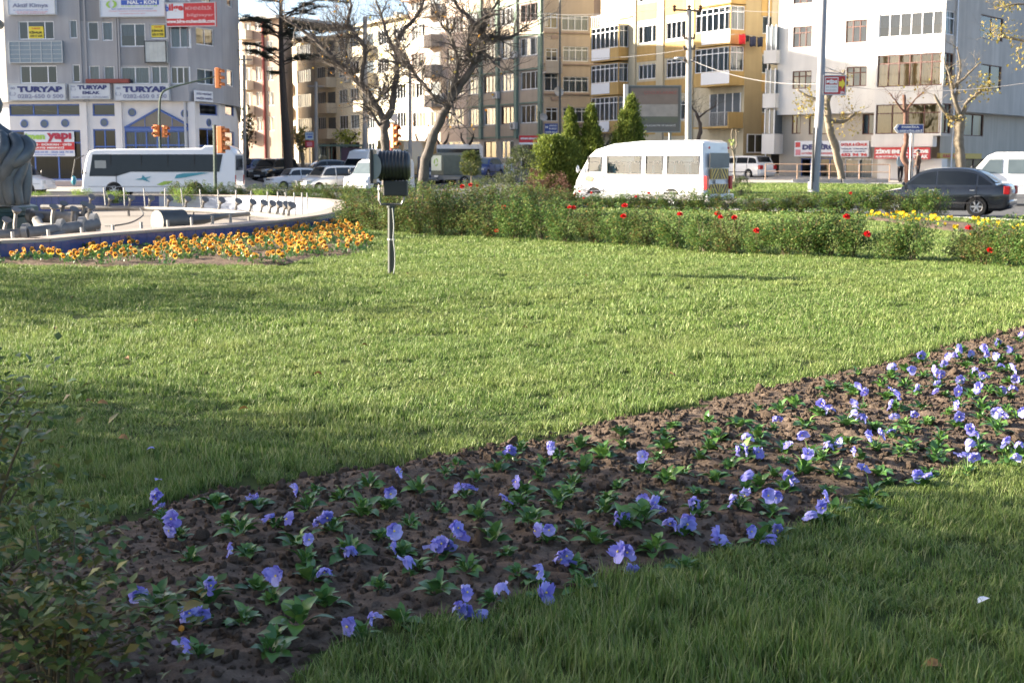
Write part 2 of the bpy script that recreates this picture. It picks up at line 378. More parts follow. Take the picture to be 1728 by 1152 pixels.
# ================================================================== THE SETTING: ground, roads, lawn, beds
ASPH = mat('asphalt', (0.075, 0.075, 0.078), 0.9, var=0.3, scale=0.8, bump=0.4, bscale=90)
KERB = mat('kerb_stone', (0.42, 0.40, 0.37), 0.85, var=0.2, scale=3, bump=0.3)
PAVE = mat('pavement_slabs', (0.40, 0.36, 0.31), 0.9, var=0.25, scale=2, bump=0.3)
def soil_mat(name, c1, c2):
    m = mat(name, c1, 0.95, var=0.1, spec=0.15); n, b = nodes_of(m)
    tc = n.nodes.new('ShaderNodeTexCoord'); a = n.nodes.new('ShaderNodeTexNoise'); a.inputs['Scale'].default_value = 22; a.inputs['Detail'].default_value = 9; a.inputs['Roughness'].default_value = 0.7
    n.links.new(tc.outputs['Object'], a.inputs['Vector']); rp = n.nodes.new('ShaderNodeValToRGB')
    rp.color_ramp.elements[0].position = 0.3; rp.color_ramp.elements[1].position = 0.72
    rp.color_ramp.elements[0].color = (*c1, 1); rp.color_ramp.elements[1].color = (*c2, 1)
    n.links.new(a.outputs['Fac'], rp.inputs[0]); n.links.new(rp.outputs[0], b.inputs['Base Color'])
    bp = n.nodes.new('ShaderNodeBump'); bp.inputs['Strength'].default_value = 0.9; bp.inputs['Distance'].default_value = 0.02
    n.links.new(a.outputs['Fac'], bp.inputs['Height']); n.links.new(bp.outputs[0], b.inputs['Normal']); return m
SOIL = soil_mat('garden_soil', (0.072, 0.050, 0.036), (0.235, 0.172, 0.125))
# far ground and roads as one sheet
def make_ground():
    xs = list(range(-160, 161, 8)); ys = [-500, -200, -80, -30, -10, 10, 25, 35, 40, 45, 50] + list(range(54, 170, 4)) + [200, 260, 400, 700]
    mb = MB()
    for y in ys:
        for x in xs: mb.v.append((x, y, road_z(x, y)))
    n = len(xs)
    for j in range(len(ys) - 1):
        for i in range(n - 1): mb.f.append((j * n + i, j * n + i + 1, (j + 1) * n + i + 1, (j + 1) * n + i)); mb.m.append(0)
    tag(mb.build('road', ASPH, smooth=True), kind='structure')
make_ground()
gx = lambda px, py: tuple(gnd(px, py)[:2])
ISLAND = [tuple(p[:2]) for p in spline([(17, -6, 0), (19, 12, 0), (16, 26, 0), (*gx(1728, 373), 0), (*gx(1590, 367), 0), (*gx(1400, 360), 0), (*gx(1235, 355), 0), (*gx(960, 350), 0), (-5, 49, 0), (-16, 54, 0), (-30, 53, 0), (-40, 40, 0), (-42, 18, 0), (-34, 0, 0), (-18, -8, 0)], 5, True)]
LAWNB = mat('lawn_thatch', (0.055, 0.075, 0.022), 0.95, var=0.4, scale=9, spec=0.1, bump=0.5, bscale=120)
def kerb(poly, z_top, drop, wd=0.22):
    mb = MB(); n = len(poly)
    P = [Vector((*p, 0)) for p in poly]; ins = []
    ctr = sum(P, Vector()) / n
    for i in range(n):
        t = (P[(i + 1) % n] - P[i - 1]).normalized(); nn = Vector((t.y, -t.x, 0))
        if nn.dot(P[i] - ctr) < 0: nn = -nn
        ins.append(nn)
    vs = []
    for i in range(n):
        a = P[i] - ins[i] * 0.02; b = P[i] + ins[i] * wd
        zt = z_top(a.x, a.y) if callable(z_top) else z_top
        vs += [(a.x, a.y, zt - drop), (a.x, a.y, zt), (b.x, b.y, zt), (b.x + 0.0, b.y, zt - drop)]
    fs = []
    for i in range(n):
        j = (i + 1) % n
        for k in range(3): fs.append((4 * i + k, 4 * j + k, 4 * j + k + 1, 4 * i + k + 1))
    mb.add(vs, fs); return mb
tag(kerb(ISLAND, 0.03, 0.75).build('kerb', KERB), kind='structure')
# grassed traffic island across the road, and the pavement under the apartment houses
VERGE = [(6.5, 62), (9.5, 57.5), (17, 57.5), (20.5, 65), (20, 73), (9, 74)]
vz = lambda x, y: road_z(x, y) + 0.16
VG = [tuple(p[:2]) for p in spline([(*p, 0) for p in VERGE], 4, True)]
mb = MB(); mb.add([(x, y, vz(x, y)) for x, y in VG], [tuple(range(len(VG)))])
tag(mb.build('grass_verge', mat('verge_turf', (0.07, 0.115, 0.03), 0.95, var=0.5, scale=5, bump=0.8, bscale=40)), kind='structure')
tag(kerb(VG, lambda x, y: vz(x, y) + 0.02, 0.3).build('kerb', KERB), kind='structure')
PV = [(5.5, 82), (9, 77.5), (20, 76.5), (34, 72), (60, 66), (60, 100), (3, 104), (3.4, 90)]
pz = lambda x, y: road_z(x, y) + 0.13
mb = MB(); mb.add([(x, y, pz(x, y)) for x, y in PV], [tuple(range(len(PV)))]); tag(mb.build('pavement', PAVE), kind='structure')
tag(kerb(PV, lambda x, y: pz(x, y) + 0.01, 0.3).build('kerb', KERB), kind='structure')
PV2 = [(-60, 82.5), (-15, 82.5), (-13.5, 86), (-19, 100), (-27, 130), (-60, 130)]
mb = MB(); mb.add([(x, y, road_z(x, y) + 0.13) for x, y in PV2], [tuple(range(len(PV2)))]); tag(mb.build('pavement', PAVE), kind='structure')
tag(kerb(PV2, lambda x, y: road_z(x, y) + 0.14, 0.3).build('kerb', KERB), kind='structure')
# ---- the pansy bed
BED_PX = [(-260, 1300), (-60, 1000), (110, 905), (215, 870), (330, 832), (470, 814), (640, 786), (740, 769), (870, 745), (1000, 716), (1120, 690), (1300, 655), (1430, 625), (1560, 595), (1690, 560), (1800, 535), (1960, 520), (2100, 600), (1960, 690), (1728, 768), (1600, 800), (1480, 842), (1400, 870), (1290, 912), (1200, 937), (1060, 977), (900, 1022), (740, 1057), (600, 1092), (520, 1150), (420, 1260), (200, 1400)]
BED = [tuple(p[:2]) for p in spline([gnd(*p) for p in BED_PX], 6, True)]
_r = random.Random(3); BED = [(x + _r.uniform(-.025, .025), y + _r.uniform(-.03, .03)) for x, y in BED]
FB_PX = [(-200, 436), (-200, 447), (0, 448), (150, 452), (330, 450), (470, 449), (540, 436), (605, 430), (630, 408), (600, 384), (540, 378), (430, 384), (300, 394), (150, 408), (0, 422)]
FBED = [tuple(p[:2]) for p in spline([gnd(*p) for p in FB_PX], 4, True)]
YB_PX = [(1455, 369), (1500, 364), (1590, 371), (1700, 384), (1740, 392), (1720, 402), (1620, 395), (1540, 383)]
YBED = [tuple(p[:2]) for p in spline([gnd(*p) for p in YB_PX], 4, True)]
class Noise:
    """cheap smooth value noise"""
    def __init__(s, seed): s.g = np.random.RandomState(seed).rand(64, 64)
    def at(s, x, y):
        xi, yi = math.floor(x), math.floor(y); fx, fy = x - xi, y - yi; fx = fx * fx * (3 - 2 * fx); fy = fy * fy * (3 - 2 * fy)
        g = lambda a, b: s.g[a % 64][b % 64]
        return (g(xi, yi) * (1 - fx) + g(xi + 1, yi) * fx) * (1 - fy) + (g(xi, yi + 1) * (1 - fx) + g(xi + 1, yi + 1) * fx) * fy
NZ = Noise(5)
def edge_dist(x, y, poly):
    best = 9
    n = len(poly)
    for i in range(0, n):
        ax, ay = poly[i]; bx, by = poly[(i + 1) % n]; dx, dy = bx - ax, by - ay; t = max(0, min(1, ((x - ax) * dx + (y - ay) * dy) / (dx * dx + dy * dy + 1e-9)))
        best = min(best, math.hypot(x - ax - t * dx, y - ay - t * dy))
    return best
def soil_h(x, y, ed): return -0.015 + min(ed, 0.25) * 0.16 + (NZ.at(x * 3, y * 3) - .5) * .035 + (NZ.at(x * 11, y * 11) - .5) * .024 + abs(NZ.at(x * 27, y * 27) - .5) * .036
SOILZ = {}
def make_soil(poly, st, name, y_max=99, fac=1.0):
    xs = [p[0] for p in poly]; ys = [p[1] for p in poly]; x0, x1, y0, y1 = min(xs), max(xs), max(min(ys), 1.8), min(max(ys), y_max)
    nx, ny = int((x1 - x0) / st) + 2, int((y1 - y0) / st) + 2; idx = {}; mb = MB()
    for j in range(ny):
        for i in range(nx):
            x, y = x0 + i * st, y0 + j * st
            if abs(x) > .376 * y + .8: continue
            if in_poly(x, y, poly):
                idx[i, j] = len(mb.v); h = soil_h(x, y, edge_dist(x, y, poly)) * fac; mb.v.append((x + rnd.uniform(-.3, .3) * st, y + rnd.uniform(-.3, .3) * st, h))
    for (i, j), k in idx.items():
        if (i + 1, j) in idx and (i, j + 1) in idx and (i + 1, j + 1) in idx:
            mb.f.append((k, idx[i + 1, j], idx[i + 1, j + 1], idx[i, j + 1])); mb.m.append(0)
    return tag(mb.build(name, SOIL, smooth=True, sharp=180), kind='structure')
make_soil(BED, 0.026, 'soil_bed', 14); make_soil(FBED, 0.09, 'soil_bed'); make_soil(YBED, 0.15, 'soil_bed')
def bed_z(x, y, poly=BED): return soil_h(x, y, edge_dist(x, y, poly))
# ---- scattering many small pieces: one object, geometry nodes
def scatter(name, pts, rots, scl, protos, kind='stuff', m=None):
    me = bpy.data.meshes.new(name); me.from_pydata([tuple(p) for p in pts], [], [])
    for nm, ty, dat in (('rot', 'FLOAT_VECTOR', rots), ('scl', 'FLOAT_VECTOR', scl)):
        at_ = me.attributes.new(nm, ty, 'POINT'); at_.data.foreach_set('vector', np.array(dat, dtype=np.float32).ravel())
    o = bpy.data.objects.new(name, me); COL.objects.link(o); tag(o, kind=kind)
    c = bpy.data.collections.new(name + '_pieces')
    for p in protos: c.objects.link(p)
    g = bpy.data.node_groups.new(name, 'GeometryNodeTree')
    g.interface.new_socket('Geometry', in_out='INPUT', socket_type='NodeSocketGeometry'); g.interface.new_socket('Geometry', in_out='OUTPUT', socket_type='NodeSocketGeometry')
    N = g.nodes; i = N.new('NodeGroupInput'); u = N.new('NodeGroupOutput'); ip = N.new('GeometryNodeInstanceOnPoints'); ci = N.new('GeometryNodeCollectionInfo')
    ci.inputs['Collection'].default_value = c; ci.inputs['Separate Children'].default_value = True; ci.inputs['Reset Children'].default_value = True
    ip.inputs['Pick Instance'].default_value = True
    rv = N.new('FunctionNodeRandomValue'); rv.data_type = 'INT'; rv.inputs[4].default_value = 0; rv.inputs[5].default_value = len(protos) - 1
    a = N.new('GeometryNodeInputNamedAttribute'); a.data_type = 'FLOAT_VECTOR'; a.inputs[0].default_value = 'rot'
    b = N.new('GeometryNodeInputNamedAttribute'); b.data_type = 'FLOAT_VECTOR'; b.inputs[0].default_value = 'scl'
    L = g.links.new; L(i.outputs[0], ip.inputs['Points']); L(ci.outputs[0], ip.inputs['Instance']); L(rv.outputs[2], ip.inputs['Instance Index'])
    L(a.outputs[0], ip.inputs['Rotation']); L(b.outputs[0], ip.inputs['Scale']); L(ip.outputs[0], u.inputs[0])
    md = o.modifiers.new('scatter', 'NODES'); md.node_group = g; return o
GRASS = leafmat('grass_blades', [(0.06, 0.125, 0.018), (0.14, 0.225, 0.045), (0.225, 0.30, 0.09), (0.08, 0.152, 0.024), (0.175, 0.255, 0.06), (0.35, 0.36, 0.17), (0.105, 0.185, 0.032)], 0.52, 0.33, 0.28, (0.27, 0.30, 0.095))
def tuft(seed, n, rad, h, wd):
    r = random.Random(seed); mb = MB()
    for _ in range(n):
        a, q = r.uniform(0, 6.283), rad * math.sqrt(r.random()); x, y = q * math.cos(a), q * math.sin(a)
        b = r.uniform(0, 6.283); hh = h * r.choice((r.uniform(.4, 1.0), r.uniform(.6, 1.1), r.uniform(.9, 1.55))); lean = hh * r.uniform(.15, .9); dx, dy = math.cos(b), math.sin(b); px, py = -dy * wd / 2 * r.uniform(.7, 1.3), dx * wd / 2 * r.uniform(.7, 1.3)
        k = .45; vs = [(x - px, y - py, -.008), (x + px, y + py, -.008), (x + dx * lean * .3 - px, y + dy * lean * .3 - py, hh * k), (x + dx * lean * .3 + px, y + dy * lean * .3 + py, hh * k), (x + dx * lean, y + dy * lean, hh * (1 - .25 * lean / hh))]
        mb.add(vs, [(0, 1, 3, 2), (2, 3, 4)])
    o = bpy.data.objects.new('grass_tuft', mb.mesh('grass_tuft', GRASS)); return o
def make_grass():
    bands = [(2.3, 6.2, 360, 46, .055, .042, .0032), (6.2, 11, 190, 46, .075, .040, .0048), (11, 20, 95, 44, .105, .040, .0078), (20, 33, 40, 44, .16, .042, .0125), (33, 50, 9, 40, .3, .05, .028)]
    r = random.Random(21)
    for bi, (y0, y1, dens, nb, rad, h, wd) in enumerate(bands):
        P, RO, S = [], [], []
        for _ in range(int(dens * .376 * (y1 * y1 - y0 * y0) * 1.06)):
            y = math.sqrt(r.uniform(y0 * y0, y1 * y1)); x = r.uniform(-1, 1) * (.385 * y + .15)
            if not in_poly(x, y, ISLAND) or in_poly(x, y, BED) or in_poly(x, y, FBED) or in_poly(x, y, BASIN) or in_poly(x, y, YBED): continue
            P.append((x, y, 0)); RO.append((0, 0, r.uniform(0, 6.28))); k = 1 + (NZ.at(x * 1.3, y * 1.3) - .5) * 0.8 + (NZ.at(x * 4.1, y * 4.1) - .5) * .7
            if y < 6.0 and x > -.2: k *= 1.2
            S.append((1, 1, max(.35, k * r.uniform(.65, 1.3))))
        scatter('grass', P, RO, S, [tuft(bi * 10 + k, nb, rad, h, wd) for k in range(6)])
    P, RO, S = [], [], []
    for _ in range(2600):
        x, y = r.uniform(6, 21), r.uniform(57, 75)
        if in_poly(x, y, VG): P.append((x, y, vz(x, y))); RO.append((0, 0, r.uniform(0, 6.28))); S.append((1, 1, r.uniform(.7, 1.3)))
    scatter('grass', P, RO, S, [tuft(90 + k, 40, .35, .06, .04) for k in range(4)])
def make_clods():
    r = random.Random(9); P, RO, S = [], [], []
    for _ in range(70000):
        y = math.sqrt(r.uniform(2.4 ** 2, 12.5 ** 2)); x = r.uniform(-1, 1) * (.385 * y + .1)
        if not in_poly(x, y, BED): continue
        s = .003 + .015 * r.random() ** 3.4
        if r.random() < .006: s = r.uniform(.022, .038)
        P.append((x, y, bed_z(x, y) + s * .25)); RO.append((r.uniform(0, 6), r.uniform(0, 6), r.uniform(0, 6))); S.append((s, s * r.uniform(.7, 1), s * r.uniform(.6, .9)))
    pr = []
    for k in range(5):
        mb = MB(); mb.blob((0, 0, 0), (1, 1, 1), 40 + k, 2, .42); pr.append(bpy.data.objects.new('clod', mb.mesh('clod', SOIL, smooth=True)))
    scatter('soil_clods', P, RO, S, pr)
# ================================================================== FOUNTAIN BASIN
RIMZ = 0.27
BAS_PX = [(0, 407), (158, 396), (277, 387), (400, 379.5), (488, 370), (551, 361), (583, 351), (590, 344), (572, 338.5), (526, 334), (430, 330), (300, 328.8), (180, 329.2), (50, 331)]
BP = [gnd(x, y, RIMZ) for x, y in BAS_PX] + [Vector((-21.5, 43.5, 0)), Vector((-25, 37, 0)), Vector((-24, 27.5, 0)), Vector((-18, 20.5, 0)), Vector((-12.5, 18.6, 0))]
for p in BP: p.z = 0
BASIN_L = spline(BP, 8, True); BASIN = [(p.x, p.y) for p in BASIN_L]
def resample(loop, step):
    P = loop + [loop[0]]; out = []; acc = 0
    for i in range(len(P) - 1):
        a, b = P[i], P[i + 1]; d = (b - a).length
        while acc <= d: out.append(a + (b - a) * (acc / d)); acc += step
        acc -= d
    return out
from mathutils.geometry import tessellate_polygon
_lp = [[Vector((x, y, 0)) for x, y in ISLAND], [p * 1.0 - Vector((0, 0, 0)) for p in [Vector((p.x + (-12.5 - p.x) * .01, p.y + (33 - p.y) * .01, 0)) for p in BASIN_L[::2]]]]
mb = MB(); mb.add([tuple(p) for l in _lp for p in l], [tuple(f) for f in tessellate_polygon(_lp)]); tag(mb.build('lawn', LAWNB), kind='structure')
def make_basin():
    t = thing('fountain_basin', 'low oval fountain basin faced with blue tiles beside the orange flower bed', 'fountain', (-12, 33, 0))
    cen = Vector((-12.5, 33, 0)); L = resample(BASIN_L, 0.25); n = len(L)
    nor = []
    for i in range(n):
        d = (L[(i + 1) % n] - L[i - 1]).normalized(); q = Vector((d.y, -d.x, 0)); q = q if q.dot(L[i] - cen) > 0 else -q; nor.append(q)
    INW, FLZ = 0.40, -0.25
    mb = MB(); vs = []
    for i in range(n):
        for o_, z in ((0.0, -0.05), (0.0, RIMZ - .03), (-INW, RIMZ - .03), (-INW, FLZ)):
            p = L[i] + nor[i] * o_ ; vs.append((p.x, p.y, z))
    fs = [(4 * i + k, 4 * ((i + 1) % n) + k, 4 * ((i + 1) % n) + k + 1, 4 * i + k + 1) for i in range(n) for k in range(3)]
    mb.add(vs, fs); mb.build('wall', CONC, t)
    mb = MB(); mb.add([tuple(Vector((*(L[i] - nor[i] * INW)[:2], FLZ))) for i in range(n)], [tuple(range(n))])
    mb.build('floor', mat('basin_floor', (0.25, 0.215, 0.18), 0.85, var=0.35, scale=1.2), t)
    TI = mat('blue_tile', (0.06, 0.08, 0.22), 0.22, var=0.3, scale=2.5); TIP = mat('sunlit_tile', (0.36, 0.39, 0.46), 0.3, var=0.15, scale=2)
    CAP = mat('rim_slab', (0.36, 0.30, 0.25), 0.7, var=0.15, scale=3)
    tile = MB().box((0, 0, 0), (0.243, 0.014, 0.225)).mesh('tile', TI); tile2 = MB().box((0, 0, 0), (0.243, 0.014, 0.235)).mesh('tile', TIP); tile3 = MB().box((0, 0, 0), (0.243, 0.014, 0.235)).mesh('tile', TI)
    org = Vector(ORG[t.name])
    for i in range(n):
        a, b = L[i], L[(i + 1) % n]; c = (a + b) / 2; nn = (nor[i] + nor[(i + 1) % n]).normalized()
        if not (-.40 * c.y - .4 < c.x): continue
        ang = math.atan2(nn.y, nn.x) + math.pi / 2
        if c.y < 36 or c.x > -6:
            link('tile', tile, t, Matrix.Translation(c + nn * .005 + Vector((0, 0, .118)) - org) @ Matrix.Rotation(ang, 4, 'Z'))
        if c.y > 33:
            # inner face: upper course, left stretch blue, the rest pale with sunlight painted in
            f = -0.40 - .005
            for k, z in enumerate((.118, -.125)):
                link('tile', tile3 if c.x < -12.6 else tile2, t, Matrix.Translation(c + nn * f + Vector((0, 0, z)) - org) @ Matrix.Rotation(ang, 4, 'Z'))
    m2 = resample(BASIN_L, 0.75); k = len(m2)
    for i in range(k):
        a, b = m2[i], m2[(i + 1) % k]
        if a.x < -.42 * a.y - 1: continue
        d = (b - a).normalized(); q = Vector((d.y, -d.x, 0)); q = q if q.dot(a - cen) > 0 else -q
        e = d * .003; mb = MB()
        P = [a + e + q * .03, b - e + q * .03, b - e - q * .44, a + e - q * .44]
        mb.add([(p.x, p.y, RIMZ - .032) for p in P] + [(p.x, p.y, RIMZ + .012) for p in P], [(3, 2, 1, 0), (4, 5, 6, 7), (0, 1, 5, 4), (1, 2, 6, 5), (2, 3, 7, 6), (3, 0, 4, 7)])
        mb.build('rim_slab', CAP, t)
make_basin()
def make_pipes():
    PIPE = mat('weathered_pipe', (0.17, 0.16, 0.15), 0.6, 0.3, var=0.5, scale=4); DKP = mat('dark_pump', (0.07, 0.075, 0.075), 0.5, 0.3, var=0.3)
    # ring pipe along the back wall with its row of jets
    row = [at(x, y, Y) for x, y, Y in ((70, 349, 43.5), (150, 350, 43), (250, 352, 42.5), (340, 355, 41), (420, 361, 38), (465, 366, 35), (490, 370, 32.5))]
    t = thing('ring_pipe', 'long water pipe with a row of jets along the back wall of the basin', 'pipe', tuple(row[2]))
    mb = MB(); P = spline(row, 6); mb.tube(P, .075, 8); mb.build('pipe', PIPE, t, True)
    for i in range(6, len(P) - 1, 2):
        p = P[i]; mb = MB(); mb.tube([p, p + Vector((.05, -.05, .12)), p + Vector((.10, -.10, .30))], [.05, .04, .035], 6); mb.tube([p + Vector((.08, -.08, .24)), p + Vector((.16, -.16, .34))], [.05, .12], 8); mb.build('jet', PIPE, t, True)
        q = p + Vector((.5, .1, 0)); mb = MB(); mb.tube([q, q + Vector((rnd.uniform(-.06, .02), 0, .62))], .022, 6); mb.build('spray_tube', mat('dull_steel', (.22, .22, .22), .5, .5, var=.3), t)
    for i in range(3, len(P), 7):
        p = P[i]; mb = MB(); mb.tube([p, (p.x, p.y, -.26)], .04, 6); mb.build('support', PIPE, t)
    # branching pipework by the statue
    t = thing('pipe_manifold', 'tangle of grey pipes and valves on the basin floor beside the statue plinth', 'pipe', tuple(at(90, 385, 24)))
    g = lambda a: [at(x, y, Y) for x, y, Y in a]
    for pts, rr in (([(-40, 398, 23.2), (20, 396, 23.4), (46, 393, 23.6)], .10), ([(44, 394, 23.5), (100, 388, 24), (150, 381, 24.8), (162, 378, 25)], .115), ([(50, 365, 27), (100, 367, 26.6), (130, 371, 26)], .12), ([(95, 389, 24), (68, 384, 25), (62, 372, 26)], .09), ([(128, 371, 26), (150, 352, 26.4), (158, 378, 25.4)], .05), ([(110, 390, 24.1), (90, 399, 23.6), (70, 401, 23.3)], .05)):
        mb = MB(); mb.tube(g(pts), rr, 10); mb.build('pipe', PIPE, t, True)
    for x, y, Y, r_ in ((45, 393, 23.55, .16), (104, 388, 24.05, .19), (160, 378, 25, .19), (140, 381, 24.6, .16), (52, 365, 27, .16), (128, 370, 26, .16)):
        p = at(x, y, Y); mb = MB(); mb.tube([p - Vector((.05, 0, 0)), p + Vector((.05, 0, .01))], r_, 12); mb.build('flange', mat('dull_steel', (.22, .22, .22), .5, .5, var=.3), t, True)
    for x, y, Y, h in ((8, 385, 23.4, .3), (25, 378, 23.5, .5), (88, 368, 24.6, .42), (122, 366, 25.5, .3), (105, 357, 26.6, .32), (140, 359, 26, .35), (64, 375, 26.6, .25), (150, 362, 25.4, .3)):
        p = at(x, y, Y); mb = MB(); mb.tube([p - Vector((0, 0, h * .6)), p, p + Vector((.03, 0, h * .4))], [.035, .035, .03], 6); mb.tube([p + Vector((.03, 0, h * .38)), p + Vector((.05, -.02, h * .5))], [.05, .09], 8); mb.build('jet', PIPE, t, True)
    p = at(145, 388, 24.6); mb = MB(); mb.box((p.x, p.y, -.1), (.5, .45, .34)); mb.build('valve_box', DKP, t)
    # pump
    t = thing('fountain_pump', 'dark cylindrical pump lying on the basin floor', 'pump', tuple(at(290, 376, 31)))
    a, b = at(265, 374, 30.5), at(308, 372, 31); mb = MB(); mb.tube([a, b], .26, 14); mb.build('motor', DKP, t, True)
    mb = MB(); mb.tube([b, at(345, 370, 31.3), at(380, 364, 32), at(420, 361, 34)], [.14, .11, .06, .05], 8); mb.build('pipe', DKP, t, True)
    for q in (a + (b - a) * .2, a + (b - a) * .8):
        mb = MB(); mb.box((q.x, q.y, -.18), (.1, .5, .2)); mb.build('foot', DKP, t)
    mb = MB(); mb.tube([at(298, 360, 31), at(298, 372, 31)], .06, 8); mb.build('outlet', DKP, t)
    for i, (x, y) in enumerate([(5, 400), (67, 396), (125, 392), (179, 388), (228, 382.5), (274, 379), (315, 374), (351, 371), (382, 368), (-40, 404)]):
        f = at(x, y, 20.6 + i * .62 if i < 9 else 20); mb = MB(); mb.tube([(f.x, f.y + .45, -.26), (f.x - .02, f.y + .45, f.z + .06)], .028, 6)
        tag(mb.build('spray_tube', mat('dull_steel', (.22, .22, .22), .5, .5, var=.3)), 'short upright metal spray tube inside the near basin wall', 'pipe', 'spray tubes along the near basin wall')
    mb = MB(); mb.tube(spline([at(178, 381, 30), at(200, 380, 30), at(225, 374, 33), at(242, 362, 38), at(236, 352, 42)], 5), .018, 5)
    tag(mb.build('cable', DARK), 'thin black cable looping across the empty basin floor', 'cable')
make_pipes()
def make_statue():
    BR = mat('weathered_bronze', (0.075, 0.093, 0.108), 0.45, 0.25, var=0.75, scale=3.5, bump=0.7, bscale=9); PL = mat('green_plinth', (0.03, 0.075, 0.075), 0.45, var=0.3)
    Y = 27.5; s = F_PX / Y; c = at(-62, 345, Y)
    t = thing('statue', 'weathered bronze draped figure on a dark green stepped plinth in the fountain', 'statue', (c.x, c.y, -.42))
    r1 = (64 + 62) / s; mb = MB(); z = at(0, 347, Y).z
    mb.lathe([(r1 * .92, -.42), (r1 * .92, z - .22), (r1 * .97, z - .18), (r1 * .97, z - .12), (r1, z - .1), (r1, z - .015), (r1 * .93, z)], 8, (c.x, c.y, 0), ); mb.build('plinth', PL, t)
    mb = MB(); zt = at(0, 55, Y).z; mb.lathe([(.42, z), (.36, z + .3), (.26, z + .6), (.24, zt - .5), (.34, zt - .2), (.5, zt)], 16, (c.x, c.y, 0)); mb.build('column', BR, t, True)
    rb = (16 + 62) / s; zz = at(0, 33, Y).z; mb = MB(); mb.lathe([(.3, zt - .05), (rb * .55, zt + .02), (rb * .86, zt + .15), (rb * .97, zz - .14), (rb, zz - .1), (rb, zz - .04), (rb * .95, zz), (rb * .8, zz - .05)], 32, (c.x, c.y, 0)); mb.build('bowl', BR, t, True)
    # figure: silhouette rows (pixel y, centre x, half width)
    rows = [(347, -8, 52), (338, -8, 51), (322, -9, 52), (308, -9, 49), (296, -8, 43), (285, -9, 40), (274, -9, 50), (262, -9, 59), (250, -9, 60), (240, -10, 58), (230, -12, 50), (222, -14, 33), (214, -15, 22), (206, -16, 13), (198, -16, 12), (188, -15, 17), (176, -15, 19), (165, -16, 16), (158, -16, 8)]
    mb = MB(); n = 64; vs = []; rr = random.Random(4)
    yy = np.linspace(347, 158, 74); cx = np.interp(-yy, [-r[0] for r in rows], [r[1] for r in rows]); hw = np.interp(-yy, [-r[0] for r in rows], [r[2] for r in rows])
    for y_, c_, h_ in zip(yy, cx, hw):
        o = at(c_, y_, Y - .9); a = h_ / s * .985
        for j in range(n):
            th = 2 * math.pi * j / n; drape = smooth(205, 235, y_)
            k = 1 + drape * (0.10 * math.sin(th * 7 + y_ * .045 + 1.2 * math.sin(th * 2)) + .05 * math.sin(th * 12 - y_ * .09) + .03 * math.sin(y_ * .16 + th * 3))
            vs.append((o.x + a * math.cos(th) * k, o.y + a * .72 * math.sin(th) * k, o.z))
    m = len(yy); mb.add(vs, [(i * n + j, i * n + (j + 1) % n, (i + 1) * n + (j + 1) % n, (i + 1) * n + j) for i in range(m - 1) for j in range(n)] + [tuple((m - 1) * n + j for j in range(n))]); mb.build('draped_figure', BR, t, True, 180)
    for P in ([(38, 232, 1.55), (48, 250, 1.6), (34, 268, 1.75), (8, 280, 1.85), (-10, 300, 1.8)], [(20, 228, 1.65), (30, 248, 1.75), (14, 276, 1.85), (2, 312, 1.75), (6, 345, 1.7)], [(44, 258, 1.5), (34, 285, 1.55), (26, 312, 1.65), (34, 345, 1.6)], [(0, 224, 1.7), (6, 250, 1.85), (-12, 285, 1.9), (-20, 345, 1.8)], [(30, 276, 1.6), (12, 300, 1.75), (18, 345, 1.7)], [(40, 262, 1.35), (42, 300, 1.35), (42, 345, 1.4)]):
        q = spline([at(x, y, Y - .05 - d_ * .92) for x, y, d_ in P], 6); mb = MB(); k = len(q); mb.tube(q, [.05 + .09 * math.sin(math.pi * min(1, .15 + .8 * i_ / k)) for i_ in range(k)], 9); mb.build('drape_fold', BR, t, True, 180)
make_statue()
# ================================================================== PANSIES
PLEAF = leafmat('pansy_leaf', [(0.045, 0.12, 0.035), (0.09, 0.20, 0.04), (0.055, 0.14, 0.045), (0.14, 0.26, 0.05), (0.075, 0.165, 0.035)], 0.35, 0.18, 0.5)
PETAL = leafmat('blue_petal', [(0.19, 0.18, 0.60), (0.38, 0.38, 0.82), (0.27, 0.24, 0.70), (0.52, 0.52, 0.88), (0.33, 0.31, 0.76)], 0.6, 0.35, 0.2)
OPET = leafmat('orange_petal', [(0.74, 0.30, 0.03), (0.82, 0.50, 0.06), (0.76, 0.40, 0.08), (0.84, 0.62, 0.16), (0.62, 0.22, 0.03), (0.82, 0.66, 0.24)], 0.6, 0.3, 0.2)
YPET = leafmat('yellow_petal', [(0.85, 0.62, 0.02), (0.88, 0.70, 0.05), (0.80, 0.52, 0.02)], 0.6, 0.3, 0.2)
EYE_Y = mat('flower_eye', (0.80, 0.62, 0.12), 0.6); EYE_D = mat('dark_blotch', (0.13, 0.02, 0.015), 0.7); STEM = mat('green_stem', (0.08, 0.16, 0.03), 0.6)
def leaf_mesh(name, m, L=.05, W=.03, fold=.25, bend=.3, seg=4):
    mb = MB(); vs = []; fs = []
    for i in range(seg + 1):
        t = i / seg; w = W / 2 * math.sin(math.pi * min(1, (t * .86 + .1))) ** .8; w = w if 0 < i < seg else w * .15
        z = bend * L * (t - t * t * 1.35); y = L * t
        vs += [(-w, y, z + fold * w), (0, y, z), (w, y, z + fold * w)]
    for i in range(seg):
        a = 3 * i; fs += [(a, a + 1, a + 4, a + 3), (a + 1, a + 2, a + 5, a + 4)]
    mb.add(vs, fs); return mb.mesh(name, m, smooth=True, sharp=180)
PLM = [leaf_mesh('leaf', PLEAF, L, W, f, b) for L, W, f, b in ((.062, .040, .3, .6), (.052, .036, .35, .5), (.068, .036, .25, .4), (.050, .022, .3, .7))]
